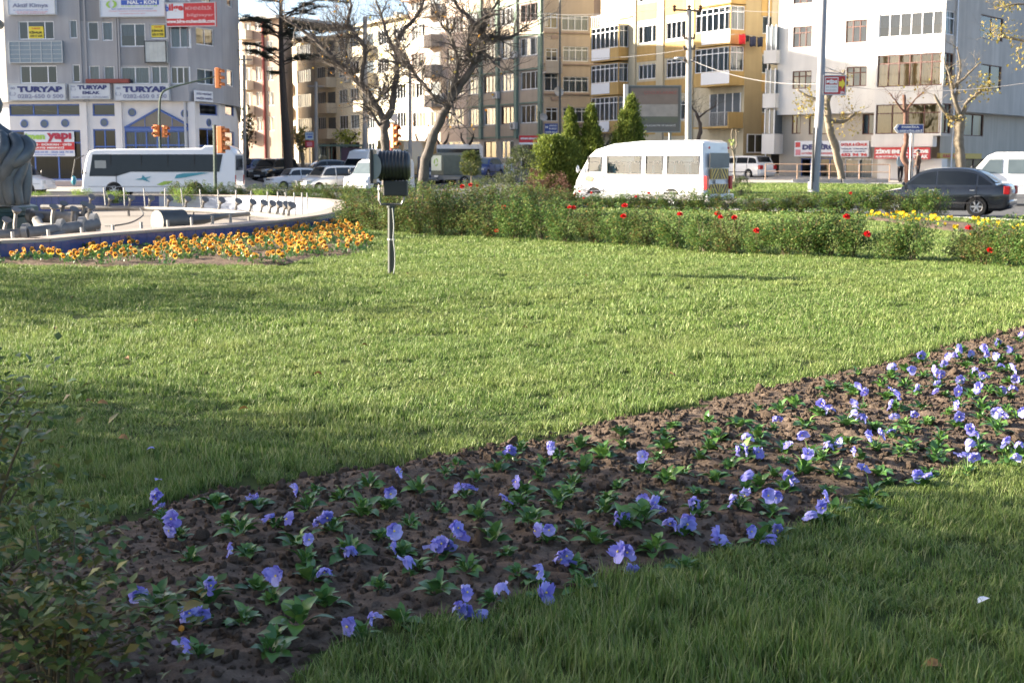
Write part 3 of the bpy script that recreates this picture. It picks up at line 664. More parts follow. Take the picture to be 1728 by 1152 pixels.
def flower_mesh(name, seed, pm, eye, blotch=None, size=.035, curl=.0):
    """five overlapping ruffled petals facing -y"""
    r = random.Random(seed); mb = MB()
    for ang, ln, wd, back in ((62, 1.05, 1.0, .010), (118, 1.05, 1.0, .012), (8, .95, .95, .005), (172, .95, .95, .006), (270, 1.12, 1.35, .0)):
        a0 = R(ang + r.uniform(-8, 8)); k = 7; rows = 3; o = len(mb.v); bk = curl * r.uniform(.3, 1.2)
        for i in range(rows + 1):
            t = i / rows
            for j in range(k):
                s_ = (j / (k - 1) - .5) * 2; w = size * wd * .62 * math.sin(math.pi * (.12 + .70 * t)) * s_
                l = size * ln * (t - .16 * t * s_ * s_); ruff = size * .16 * t * math.sin(s_ * 5 + seed + ang) + back - bk * size * t * t - size * .22 * t * s_ * s_
                x = math.cos(a0) * l - math.sin(a0) * w; z = math.sin(a0) * l + math.cos(a0) * w; mb.v.append((x, -.004 + ruff * (1 if ang != 270 else -.6), z))
        for i in range(rows):
            for j in range(k - 1):
                mb.f.append((o + i * k + j, o + i * k + j + 1, o + (i + 1) * k + j + 1, o + (i + 1) * k + j)); mb.m.append(0)
    mats = [pm, eye]
    mb.mi = 1; mb.lathe([(.0042, 0), (.0036, .003), (.001, .004)], 7, M=Matrix.Translation((0, -.008, 0)) @ Matrix.Rotation(R(90), 4, 'X'))
    if blotch:
        mats.append(blotch); mb.mi = 2
        for ang in (8, 172, 270):
            a = R(ang); mb.lathe([(size * .30, 0), (size * .2, .002)], 7, M=Matrix.Translation((math.cos(a) * size * .32, -.0075, math.sin(a) * size * .32)) @ Matrix.Rotation(R(90), 4, 'X'))
    return mb.mesh(name, mats, smooth=True, sharp=180)
BFL = [flower_mesh('flower', k, PETAL, EYE_Y, None, s_, c) for k, (c, s_) in enumerate(((.1, .030), (.2, .032), (.4, .028), (.7, .031), (.3, .026), (.9, .029), (1.1, .027), (.5, .034), (-.4, .026)))]
Z = lambda pts, ox, oy, k: [(ox + x / k, oy + y / k) for x, y in pts]
pl = Z([(120,360),(475,265),(430,360),(630,285),(800,215),(760,400),(920,350),(1110,250),(1270,170),(1330,100),(1460,190),(1590,140),(1660,90),(1215,365),(1390,285),(1650,370),(1470,410),(1050,460),(870,535),(580,500),(235,470),(355,580),(70,660),(30,540),(680,650),(410,690),(1000,600),(1090,730),(1270,620),(1400,730),(1560,560),(1640,650),(1700,740),(450,780),(220,900),(530,930),(870,835),(1220,860),(1540,870),(990,980),(380,1050),(40,1020),(240,1110),(760,1080),(1400,960),(120,830)], 400, 750, 3.6)
pl += Z([(70,200),(300,235),(435,165),(680,115),(680,175),(570,240),(930,120),(945,190),(895,250),(990,60),(1200,30),(1390,50),(1260,120),(1600,50),(1210,180),(1500,130),(1500,180),(1150,250),(1060,330),(800,330),(440,320),(200,290),(175,360),(385,400),(660,410),(1660,260),(1430,260),(1340,300),(1250,380),(1600,340),(1520,390),(1680,420),(960,400),(1130,465),(350,485),(600,490),(290,545),(90,440),(60,540),(130,640),(570,590),(890,490),(830,590),(1140,560),(420,680),(520,750),(230,750),(690,680),(800,660),(1050,690),(880,770),(1390,530),(1600,550),(1620,650),(1290,730),(1520,700),(1070,860),(720,870),(390,870),(460,960),(60,930),(150,930),(170,1050)], 860, 700, 3.6)
pl += Z([(715,270),(540,350),(920,285),(110,470),(250,490),(330,450),(510,400),(200,570),(400,600),(480,530),(690,380),(650,350),(860,350),(750,460),(700,500),(640,600),(660,680),(810,600),(890,410),(1010,250),(1120,280),(1100,480),(1000,590),(1140,570),(90,700),(270,740),(430,770),(490,790),(570,740),(290,800),(200,870),(390,860),(600,880),(740,790),(830,740),(850,850),(900,880),(980,770),(1040,720),(1020,640),(920,660),(1200,720),(1220,660),(1190,640),(1190,780),(1140,850),(1100,900),(800,960),(850,970),(770,1040),(530,970),(580,1080),(20,810),(100,800),(40,940),(300,960),(20,1040),(200,1080),(480,1110),(1010,340),(1070,380),(950,480),(1200,350),(1250,400),(1330,470),(1270,520),(1320,580),(1400,400),(1470,480),(1460,540),(1550,580),(1570,620),(1430,660),(1460,700),(1460,770),(1390,840),(1620,720),(1690,740),(1640,790),(1240,240),(1330,180),(1400,180),(1370,240),(1420,290),(1500,300),(1560,260),(1620,250),(1580,200),(1500,200),(1480,150),(1570,110),(1650,160),(1690,200),(1660,330),(1590,400),(1650,410),(1510,380),(1540,470),(1620,500),(1680,540),(1720,340),(1100,200),(1180,230),(1340,340),(1450,340),(1340,150),(1700,70)], 1248, 550, 3.6)
pl += Z([(1000,140),(1090,250),(1380,150),(1410,240),(1570,90),(1150,380),(1510,370),(1260,620),(1180,740),(1440,710),(1540,540),(1200,920),(1640,900),(960,640),(1300,60),(1660,600)], 0, 830, 3.577)
fl = Z([(90,320),(360,270),(985,160),(1650,25),(1335,255),(1415,250),(930,285),(1635,320),(1700,220),(185,480),(310,450),(490,460),(540,430),(430,565),(955,520),(680,650),(955,610),(1025,685),(1335,500),(1365,535),(1190,590),(1250,600),(1290,600),(205,785),(245,790),(530,755),(1600,845),(1390,890),(1350,970),(1390,1010),(1470,1035),(680,1095),(825,1030)], 400, 750, 3.6)
fl += Z([(10,200),(245,195),(810,250),(1435,120),(1630,20),(1690,175),(1400,245),(1440,240),(1510,235),(50,400),(10,500),(1435,360),(1690,360),(1720,400),(1430,470),(1345,580),(1570,485),(1620,490),(820,515),(875,530),(905,565),(1115,545),(645,620),(695,630),(980,640),(1075,655),(165,690),(240,690),(1255,720),(1310,740),(1465,700),(1625,700),(1565,755),(300,850),(345,840),(360,880),(190,945),(670,830),(730,820),(740,930),(220,1110)], 860, 700, 3.6)
fl += Z([(1105,175),(935,240),(1045,265),(1240,225),(1340,130),(1405,165),(1490,130),(1570,95),(1655,140),(1710,50),(1500,170),(1560,180),(1310,175),(1595,235),(1430,255),(1490,290),(1225,290),(1180,270),(1200,340),(1340,345),(1330,390),(1450,375),(1600,385),(1660,370),(1675,315),(1190,400),(1075,370),(730,360),(760,395),(925,375),(965,410),(915,475),(710,465),(505,465),(540,490),(685,520),(750,540),(940,545),(1065,530),(1320,475),(1335,545),(1565,520),(1605,535),(1720,580),(1400,620),(1440,650),(230,545),(40,660),(375,655),(290,715),(415,775),(545,715),(605,700),(790,660),(865,650),(920,640),(695,755),(755,855),(35,785),(110,775),(1350,770),(1425,790),(1615,700),(1700,705),(1675,790),(1385,715),(1085,905),(1130,900),(35,900),(310,895),(335,945),(40,1010),(165,1030),(215,1030),(530,1030),(500,1090),(420,1140)], 1248, 550, 3.6)
fl += Z([(960,80),(1045,150),(1030,265),(1385,415),(1260,560),(835,610),(1130,720),(1145,775),(1220,770),(1125,915),(945,5)], 0, 830, 3.577)
fl += [(260, 838), (1655, 585), (1600, 600), (1712, 620)]
def dedupe(a, d):
    out = []
    for p in a:
        if all(math.hypot(p[0] - q[0], (p[1] - q[1]) * 1.6) > d(p) for q in out): out.append(p)
    return out
pl = dedupe(pl, lambda p: 10 + max(0, p[1] - 600) * .03); fl = dedupe(fl, lambda p: 9)
def make_pansies():
    r = random.Random(17); protos = []
    for v in range(8):
        ms = []
        for k in range(r.randint(12, 18)):
            az = k * 2.399 + r.uniform(-.4, .4); inner = k > 7; tilt = r.uniform(.7, 1.3) if inner else r.uniform(.1, .95); me = PLM[3] if inner and r.random() < .6 else PLM[r.randint(0, 2)]
            sc_ = r.uniform(.75, 1.15) * (.8 if inner else 1)
            ms.append((me, Matrix.Translation((r.uniform(-.008, .008), r.uniform(-.008, .008), r.uniform(.0, .018) + (.015 if inner else 0))) @ Matrix.Rotation(az, 4, 'Z') @ Matrix.Translation((0, .012, 0)) @ Matrix.Rotation(tilt, 4, 'X') @ Matrix.Rotation(r.uniform(-.4, .4), 4, 'Y') @ Matrix.Scale(sc_, 4)))
        protos.append(ms)
    own = {i: [] for i in range(len(pl))}
    for f in fl:
        i = min(range(len(pl)), key=lambda k: math.hypot(pl[k][0] - f[0], (pl[k][1] - f[1] - 14) * 1.0)); own[i].append(f)
    lab = {0: 'young green pansy plant without an open flower in the dark soil bed', 1: 'pansy plant with one violet blue flower in the dark soil bed', 2: 'pansy plant with two violet blue flowers in the dark soil bed', 3: 'pansy plant with three or more violet blue flowers in the dark soil bed'}
    for i, p in enumerate(pl):
        g = gnd(p[0], p[1] + 8 + max(0, p[1] - 700) * .02); g = gnd(p[0], p[1] + 8 + max(0, p[1] - 700) * .02, .03)
        z = bed_z(g.x, g.y) if in_poly(g.x, g.y, BED) else 0.0
        nf = len(own[i]); t = thing('pansy_plant', lab[min(3, nf)], 'flower', (g.x, g.y, z - .004), 0, 'violet blue pansies in the soil bed', world=False)
        rot = Matrix.Rotation(r.uniform(0, 6.28), 4, 'Z') @ Matrix.Scale(r.choice((.75, .9, 1, 1.1, 1.25)) * r.uniform(.92, 1.08), 4)
        for me, M in protos[r.randrange(8)]: link('leaf', me, t, rot @ M)
        for f in own[i]:
            q = at(f[0], f[1], g.y - r.uniform(.0, .05)); dz = min(.14, max(.045, q.z - z))
            if q.z - z > .14: q = at(f[0], f[1], g.y + .12); dz = min(.13, max(.045, q.z - z))
            l = Vector((q.x - g.x, q.y - g.y, dz)); s_ = r.uniform(.85, 1.15)
            M = Matrix.Translation(l) @ Matrix.Rotation(r.gauss(0, .95), 4, 'Z') @ Matrix.Rotation(r.gauss(.2, .55), 4, 'X') @ Matrix.Rotation(r.uniform(-.7, .7), 4, 'Y') @ Matrix.Diagonal((s_, s_ * r.uniform(.8, 1.3), s_ * r.uniform(.85, 1.08), 1))
            link('flower', BFL[r.randrange(9)], t, M)
            mb = MB(); mb.tube([(0, 0, .01), (l.x * .5, l.y * .5 + .01, dz * .75), (l.x, l.y + .012, l.z)], .0018, 4, False); mb.build('stem', STEM, t)
make_pansies()
def cluster(seed, pm, blotch, nf, size, spread=.12, h=.11, nl=44):
    """a bushy little plant: foliage in one mesh, flowers each their own"""
    r = random.Random(seed); mb = MB()
    for k in range(nl):
        az, q = r.uniform(0, 6.28), spread * math.sqrt(r.random()); L, W = r.uniform(.035, .06), r.uniform(.018, .03); tl = r.uniform(.1, 1.1)
        M = Matrix.Translation((q * math.cos(az), q * math.sin(az), r.uniform(.0, h * .75))) @ Matrix.Rotation(r.uniform(0, 6.28), 4, 'Z') @ Matrix.Rotation(tl, 4, 'X')
        mb.add([(-W * .25, 0, 0), (W * .25, 0, 0), (W / 2, L * .55, .004), (0, L, 0), (-W / 2, L * .55, .004)], [(0, 1, 2, 3, 4)], M)
    fol = mb.mesh('foliage', PLEAF); F_ = []
    for k in range(nf):
        az, q = r.uniform(0, 6.28), spread * math.sqrt(r.random()) * 1.05
        F_.append(Matrix.Translation((q * math.cos(az), q * math.sin(az) - .01, h * r.uniform(.75, 1.3))) @ Matrix.Rotation(r.uniform(-.9, .9), 4, 'Z') @ Matrix.Rotation(r.uniform(-.6, .3), 4, 'X') @ Matrix.Scale(r.uniform(.8, 1.2), 4))
    return fol, F_
def scatter_plants(poly, n, pm, eye, blotch, size, label, group, seed, nfs, mind, name):
    r = random.Random(seed); fm = [flower_mesh('flower', 50 + k, pm, eye, blotch, size, .3) for k in range(3)]; var = [cluster(seed + k, pm, blotch, nfs[k % len(nfs)], size) for k in range(6)]
    xs = [p[0] for p in poly]; ys = [p[1] for p in poly]; P = []
    for _ in range(n * 60):
        x, y = r.uniform(min(xs), max(xs)), r.uniform(min(ys), max(ys))
        if len(P) >= n: break
        if in_poly(x, y, poly) and abs(x) < .376 * y + .25 and not in_poly(x, y, BASIN) and edge_dist(x, y, poly) > .08 and all(math.hypot(x - a, y - b) > mind for a, b in P): P.append((x, y))
    for x, y in P:
        t = thing(name, label, 'flower', (x, y, soil_h(x, y, edge_dist(x, y, poly))), r.uniform(-.5, .5), group, world=False)
        fo, F_ = var[r.randrange(6)]; k = r.uniform(.85, 1.2); link('foliage', fo, t, Matrix.Rotation(r.uniform(0, 6), 4, 'Z') @ Matrix.Scale(k, 4))
        for M in F_: link('flower', fm[r.randrange(3)], t, Matrix.Scale(k, 4) @ M)
scatter_plants(FBED, 240, OPET, EYE_Y, EYE_D, .031, 'orange pansy plant with dark eyed flowers in the bed along the blue basin', 'orange pansies along the fountain basin', 31, (1, 3, 2, 3, 1, 4), .125, 'orange_pansy')
scatter_plants(YBED, 34, YPET, EYE_Y, None, .036, 'bright yellow pansy plant in the strip behind the rose hedge', 'yellow pansies behind the rose hedge', 77, (3, 4, 2), .2, 'yellow_pansy')
# a few petals and dry leaves lying about
def litter():
    r = random.Random(5); DRY = leafmat('dry_leaf', [(0.20, 0.10, 0.05), (0.30, 0.16, 0.06), (0.14, 0.09, 0.06)], 0.8, 0.1)
    dm = leaf_mesh('fallen_leaf', DRY, .06, .035, .5, .5); pm = leaf_mesh('fallen_petal', PETAL, .04, .035, .3, .4); wm = leaf_mesh('fallen_petal', mat('white_petal', (.75, .76, .80), .7), .06, .03, .2, .3)
    for px, py in ((212, 612), (165, 690), (200, 750), (120, 508), (145, 688), (530, 640), (690, 466), (95, 560), (330, 548), (420, 700), (610, 590), (880, 560), (1130, 640), (990, 470), (1590, 1145), (1380, 520)):
        g = gnd(px, py); tag(link('fallen_leaf', dm, None, Matrix.Translation((g.x, g.y, .035)) @ Matrix.Rotation(r.uniform(0, 6), 4, 'Z') @ Matrix.Rotation(r.uniform(-.6, .6), 4, 'Y')), 'dry brown leaf lying on the lawn', 'leaf', 'fallen leaves on the lawn')
    for px, py in ((262, 772), (262, 828)):
        g = gnd(px, py); tag(link('fallen_petal', pm, None, Matrix.Translation((g.x, g.y, .045)) @ Matrix.Rotation(r.uniform(0, 6), 4, 'Z')), 'violet petal fallen on the shaded lawn', 'petal', 'petals on the lawn')
    g = gnd(1668, 1034); tag(link('fallen_petal', wm, None, Matrix.Translation((g.x, g.y, .05)) @ Matrix.Rotation(2.2, 4, 'Z')), 'pale white petal lying in the shaded grass', 'petal')
litter()
# ================================================================== ROSE BUSHES
RLEAF = leafmat('rose_leaf', [(0.05, 0.11, 0.028), (0.11, 0.20, 0.045), (0.07, 0.15, 0.035), (0.20, 0.28, 0.08), (0.06, 0.125, 0.03), (0.12, 0.19, 0.045), (0.25, 0.19, 0.06), (0.14, 0.22, 0.06), (0.055, 0.115, 0.03), (0.09, 0.17, 0.04)], 0.38, 0.3, 0.4)
RLEAF2 = leafmat('rose_leaf_reddish', [(0.055, 0.115, 0.03), (0.13, 0.19, 0.05), (0.18, 0.10, 0.045), (0.08, 0.15, 0.04), (0.16, 0.20, 0.06), (0.07, 0.13, 0.035)], 0.4, 0.3, 0.4)
CANE = mat('rose_cane', (0.10, 0.08, 0.04), 0.7, var=0.4, scale=20); ROSE = mat('red_rose', (0.62, 0.012, 0.02), 0.55, var=0.3, scale=40); HIP = mat('rose_hip', (0.55, 0.22, 0.03), 0.4)
def _q(mb, M, L, W):
    mb.add([(0, 0, 0), (W / 2, L * .45, .12 * W), (0, L, -.1 * L), (-W / 2, L * .45, .12 * W), (0, L * .45, 0)], [(0, 1, 4), (1, 2, 4), (4, 2, 3), (0, 4, 3)], M)
def bush(seed, m, H=.8, wd=.5, n=2700, leaf=.062):
    r = random.Random(seed); fo = MB(); st = MB(); tips = []
    for k in range(13):
        az = r.uniform(0, 6.28); q = wd * r.uniform(.25, 1.0); h = H * r.uniform(.65, 1.08); b = Vector((r.uniform(-.08, .08), r.uniform(-.08, .08), 0))
        P = spline([b, b + Vector((math.cos(az) * q * .35, math.sin(az) * q * .35, h * .5)), b + Vector((math.cos(az) * q, math.sin(az) * q, h))], 4); st.tube(P, [.009 - .0007 * i for i in range(len(P))], 4, False); tips.append(P[-1])
    g = np.random.RandomState(seed); cl = 46
    C = np.stack([g.normal(0, 1, cl), g.normal(0, 1, cl), g.normal(0, 1, cl)], 1); C /= np.linalg.norm(C, axis=1)[:, None]; C *= (g.uniform(.35, 1.0, cl) ** .6)[:, None]
    C = C * np.array([wd * .92, wd * .92, H * .46]) + np.array([0, 0, H * .50]); O = np.repeat(C, n // cl, 0); k = len(O); O = O + g.normal(0, 1, (k, 3)) * np.array([.085, .085, .075])
    ns = 9; T_ = g.uniform(-.42, .42, (ns, 2)); sp = np.where(g.rand(k) < .09)[0]; wh = g.randint(0, ns, len(sp)); O[sp, :2] = T_[wh] * wd / .5 + g.normal(0, .03, (len(sp), 2)); O[sp, 2] = H * (.8 + .36 * g.rand(len(sp))); O[:, 2] = np.maximum(O[:, 2], .03)
    fo.leaves(O, g.uniform(0, 6.28, k), g.uniform(-.5, .9, k), g.uniform(-.6, .6, k), leaf * g.uniform(.6, 1.25, k), .68)
    return fo.mesh('foliage', m), st.mesh('canes', CANE), tips
def rose_mesh():
    mb = MB(); r = random.Random(2)
    for ring, (n, rad, h, tl) in enumerate(((3, .012, .034, 1.35), (4, .02, .03, 1.1), (5, .028, .022, .75), (6, .034, .012, .4))):
        for k in range(n):
            M = Matrix.Rotation(6.283 * k / n + ring, 4, 'Z') @ Matrix.Translation((0, rad * .35, h * .5)) @ Matrix.Rotation(tl, 4, 'X')
            w = .03; mb.add([(-w * .4, 0, 0), (w * .4, 0, 0), (w * .7, .025, .004), (w * .3, .042, .0), (-w * .3, .042, 0), (-w * .7, .025, .004)], [(0, 1, 2, 3, 4, 5)], M)
    return mb.mesh('bloom', ROSE, smooth=True)
BLOOM = rose_mesh(); HIPM = MB().blob((0, 0, 0), (.008, .008, .010), 1, 1, .1).mesh('rose_hip', HIP, smooth=True)
BUSH = [bush(100 + k, RLEAF if k % 3 else RLEAF2) for k in range(6)]
def place_bush(px, py, top, wpx, label, group, seed, roses=(), var=None, z0=0.0, Y=None):
    r = random.Random(seed); g = gnd(px, py, z0) if Y is None else Vector((px_x(px, Y), Y, z0)); s = F_PX / g.y; H = (at(px, top, g.y).z - z0) if top else .8
    fo, st, tips = BUSH[var if var is not None else r.randrange(6)]; kz = H / .80; kx = max(.55, wpx / s / .98)
    t = thing('rose_bush', label, 'rose bush', g, 0, group, world=False); M = Matrix.Rotation(r.uniform(0, 6.28), 4, 'Z'); S = Matrix.Diagonal((kx, kx, kz, 1))
    link('foliage', fo, t, S @ M); link('canes', st, t, S @ M)
    for (x, y) in roses:
        q = at(x, y, g.y - .56 * kx) - g; link('bloom', BLOOM, t, Matrix.Translation(q) @ Matrix.Rotation(r.uniform(.2, .9), 4, 'X') @ Matrix.Rotation(r.uniform(0, 6), 4, 'Z') @ Matrix.Scale(r.uniform(.9, 1.25), 4))
        mb = MB(); mb.tube([(q.x, q.y, q.z - .02), (q.x * .8, q.y * .6, q.z * .6)], .004, 4, False); mb.build('bloom_stalk', CANE, t)
    for k in range(r.randint(0, 2)):
        a = r.uniform(0, 6.28); link('rose_hip', HIPM, t, Matrix.Translation((math.cos(a) * kx * .4, math.sin(a) * kx * .4 - .1, H * r.uniform(.7, 1.02))))
    return t
GN = 'rose bushes in the hedge along the lawn'
ROSES = [(850, 351), (838, 392), (961, 352), (970, 330), (978, 325), (985, 336), (1054, 350), (1052, 367), (1147, 364), (1211, 363), (1216, 369), (1276, 391), (1437, 351), (1435, 327), (1428, 368), (1463, 397), (1634, 388), (1670, 424), (780, 316), (794, 313), (805, 315), (998, 327), (1073, 333), (1095, 327), (968, 352), (1239, 369)]
used = set()
def roses_near(px, y0, y1, w):
    o = [q for q in ROSES if abs(q[0] - px) < w and y0 <= q[1] <= y1 and q not in used]; used.update(o); return o
def hedge():
    lab = lambda k: ('rose bush with green leaves and no bloom in the hedge along the lawn', 'rose bush carrying one red bloom in the hedge along the lawn', 'rose bush carrying several red blooms in the hedge along the lawn')[min(2, k)]
    rows = [(598, 388, 332), (640, 392, 322), (672, 395, 318), (705, 397, 322), (742, 400, 328), (780, 402, 334), (822, 404, 338), (865, 407, 336), (910, 409, 342), (955, 412, 350), (1000, 414, 352), (1045, 417, 356), (1092, 420, 360), (1138, 424, 364), (1184, 428, 366), (1230, 431, 368), (1276, 434, 368), (1320, 436, 362), (1362, 438, 360), (1405, 439, 358), (1442, 440, 364)]
    for i, (x, y, tp) in enumerate(rows):
        k = roses_near(x, tp - 8, y, 30); place_bush(x + (i * 37 % 9) - 4, y - 2, tp - 7 + (i * 29 % 15), 62 + (i * 13 % 16), lab(len(k)), GN, 200 + i, k)
    for i, (x, y, tp, wd) in enumerate([(1502, 443, 385, 54), (1542, 444, 372, 60)]):
        k = roses_near(x, 360, y, 40); place_bush(x, y - 2, tp, wd, 'small thin rose bush standing alone beside the gap in the hedge' if i else 'low rose bush beside the gap with sparse leaves', GN, 240 + i, k)
    for i, (x, y, tp) in enumerate([(1628, 446, 396), (1660, 449, 380), (1698, 452, 376), (1738, 455, 374)]):
        k = roses_near(x, 360, y, 32); place_bush(x, y - 2, tp, 68, ('rose bush with red blooms across the hedge gap by the yellow pansies' if k else 'rose bush without blooms across the hedge gap by the yellow pansies'), GN, 250 + i, k)
    G2 = 'rose bushes in the row along the road'
    for i, x in enumerate(range(680, 960, 34)):
        y = 376 - (x - 680) * .05; tp = 312 + (x - 680) * .02 + (i % 3) * 3; k = roses_near(x, 305, 335, 18)
        place_bush(x, y, tp, 66, 'rose bush with reddish tips behind the hedge near the leaning tree' + (' with red blooms' if k else ''), 'rose bushes behind the lawn hedge', 300 + i, k, var=0 if i % 2 else 3)
    for i, x in enumerate(range(905, 1590, 32)):
        y = 350 + (x - 905) * .024; tp = 328 - 3 * math.sin((x - 905) / 685 * 3.1) + (i * 7 % 5) - (6 if x > 1420 else 0); k = roses_near(x, 318, 340, 17)
        place_bush(x + (i * 31 % 9) - 4, y, tp + (i * 17 % 9) - 4, 48 + (i * 11 % 12), 'dense rose bush in the row along the road' + (' with red blooms' if k else ''), G2, 330 + i, k)
    for i, x in enumerate(range(296, 640, 30)):
        place_bush(x, 0, 311 - (7 if 310 < x < 350 else 0) + (i * 5 % 7), 46, 'low rose bush beyond the back rim of the fountain basin', 'rose bushes beyond the basin', 380 + i, (), Y=50.5 - max(0, x - 480) * .03, var=(0, 3, 1)[i % 3])
hedge()
# small clipped green plants beyond the basin rim
LIME = leafmat('lime_leaf', [(0.20, 0.30, 0.04), (0.26, 0.36, 0.06), (0.15, 0.25, 0.04)], 0.5, 0.3)
LB = bush(140, LIME, .5, .45, 1300, .05)
for x, tp in ((62, 324), (132, 320), (192, 323), (304, 318), (440, 321)):
    t = thing('low_shrub', 'low lime green shrub just beyond the back rim of the basin', 'shrub', (px_x(x, 48.2), 48.2, 0), 0, 'lime green shrubs beyond the basin', world=False); k = (at(x, tp, 48).z) / .55
    link('foliage', LB[0], t, Matrix.Diagonal((1.1, 1.1, k, 1))); link('stems', LB[1], t, Matrix.Diagonal((1.1, 1.1, k, 1)))
# ---- the big rose bush at the lower left, leaf by leaf
def front_rose():
    r = random.Random(8); DRL = leafmat('rose_leaf_dark', [(0.045, 0.09, 0.025), (0.09, 0.145, 0.035), (0.06, 0.115, 0.03), (0.15, 0.19, 0.05), (0.075, 0.12, 0.03), (0.24, 0.18, 0.05), (0.10, 0.15, 0.035)], .4, .25, .4); LM = [leaf_mesh('leaf', DRL, .040 * k, .026 * k, .35, .3) for k in (.8, 1, 1.2)]
    for bi, (bx, by, hmax, n, w0, label) in enumerate(((-60, 1110, .80, 285, .48, 'tall leafy rose bush with dark canes at the corner of the pansy bed'), (105, 1185, .44, 260, .42, 'lower rose bush with yellowing leaves and bare canes at the pansy bed corner'))):
        g = gnd(bx, by); z = .02; t = thing('rose_bush', label, 'rose bush', (g.x, g.y, z), 0, 'rose bushes at the corner of the pansy bed', world=False); canes = []; tips = []
        for c in range(22):
            az = r.uniform(0, 6.28); h = hmax * r.uniform(.45, 1.0); q = w0 * r.uniform(.25, .95); b = Vector((r.uniform(-.06, .06), r.uniform(-.06, .06), -.02))
            P = spline([b, b + Vector((math.cos(az) * q * .3, math.sin(az) * q * .3, h * .55)), b + Vector((math.cos(az) * q * .8, math.sin(az) * q * .8, h * .92)), b + Vector((math.cos(az) * q, math.sin(az) * q, h * .97))], 5)
            mb = MB(); mb.tube(P, [.006 - .0003 * i for i in range(len(P))], 6, False); mb.build('cane', CANE, t, True); tips.append(P[-1]); canes.append(P)
            for j in range(n // 110):
                i = r.randint(len(P) // 3, len(P) - 1); o = P[i]; d = Vector((r.gauss(0, 1), r.gauss(0, 1), r.uniform(-.1, .7))).normalized(); e = o + d * r.uniform(.08, .15)
                mb = MB(); mb.tube([o, (o + e) / 2 + Vector((0, 0, .01)), e], .0018, 3, False); mb.build('leaf_stalk', CANE, t)
                for k in range(5):
                    pp = o + (e - o) * (1.0 if k == 4 else .45 + .25 * (k // 2)); side = (0 if k == 4 else (1 if k % 2 else -1)); aa = math.atan2(d.y, d.x) - math.pi / 2 + side * 1.1
                    M = Matrix.Translation(pp) @ Matrix.Rotation(aa, 4, 'Z') @ Matrix.Rotation(r.uniform(-.8, .5), 4, 'X') @ Matrix.Rotation(r.uniform(-.5, .5), 4, 'Y') @ Matrix.Scale(r.uniform(.75, 1.2), 4)
                    link('leaf', LM[r.randrange(3)], t, M)
        fo = MB()
        k = 1700 if bi == 0 else 1100; O = []
        for _ in range(k): c0 = canes[r.randrange(len(canes))]; p = c0[min(len(c0) - 1, int(r.betavariate(2.2, 1.1) * len(c0)))]; O.append((p.x + r.gauss(0, .075), p.y + r.gauss(0, .075), max(.03, p.z + r.gauss(0, .06))))
        g_ = np.random.RandomState(bi); fo.leaves(O, g_.uniform(0, 6.28, k), g_.uniform(-.6, .8, k), g_.uniform(-.5, .5, k), .038 * g_.uniform(.6, 1.2, k), .66)
        tag(fo.build('foliage', DRL, t, True, 180), kind='stuff')
        for k in range(4): link('rose_hip', HIPM, t, Matrix.Translation(tips[k]))
front_rose()
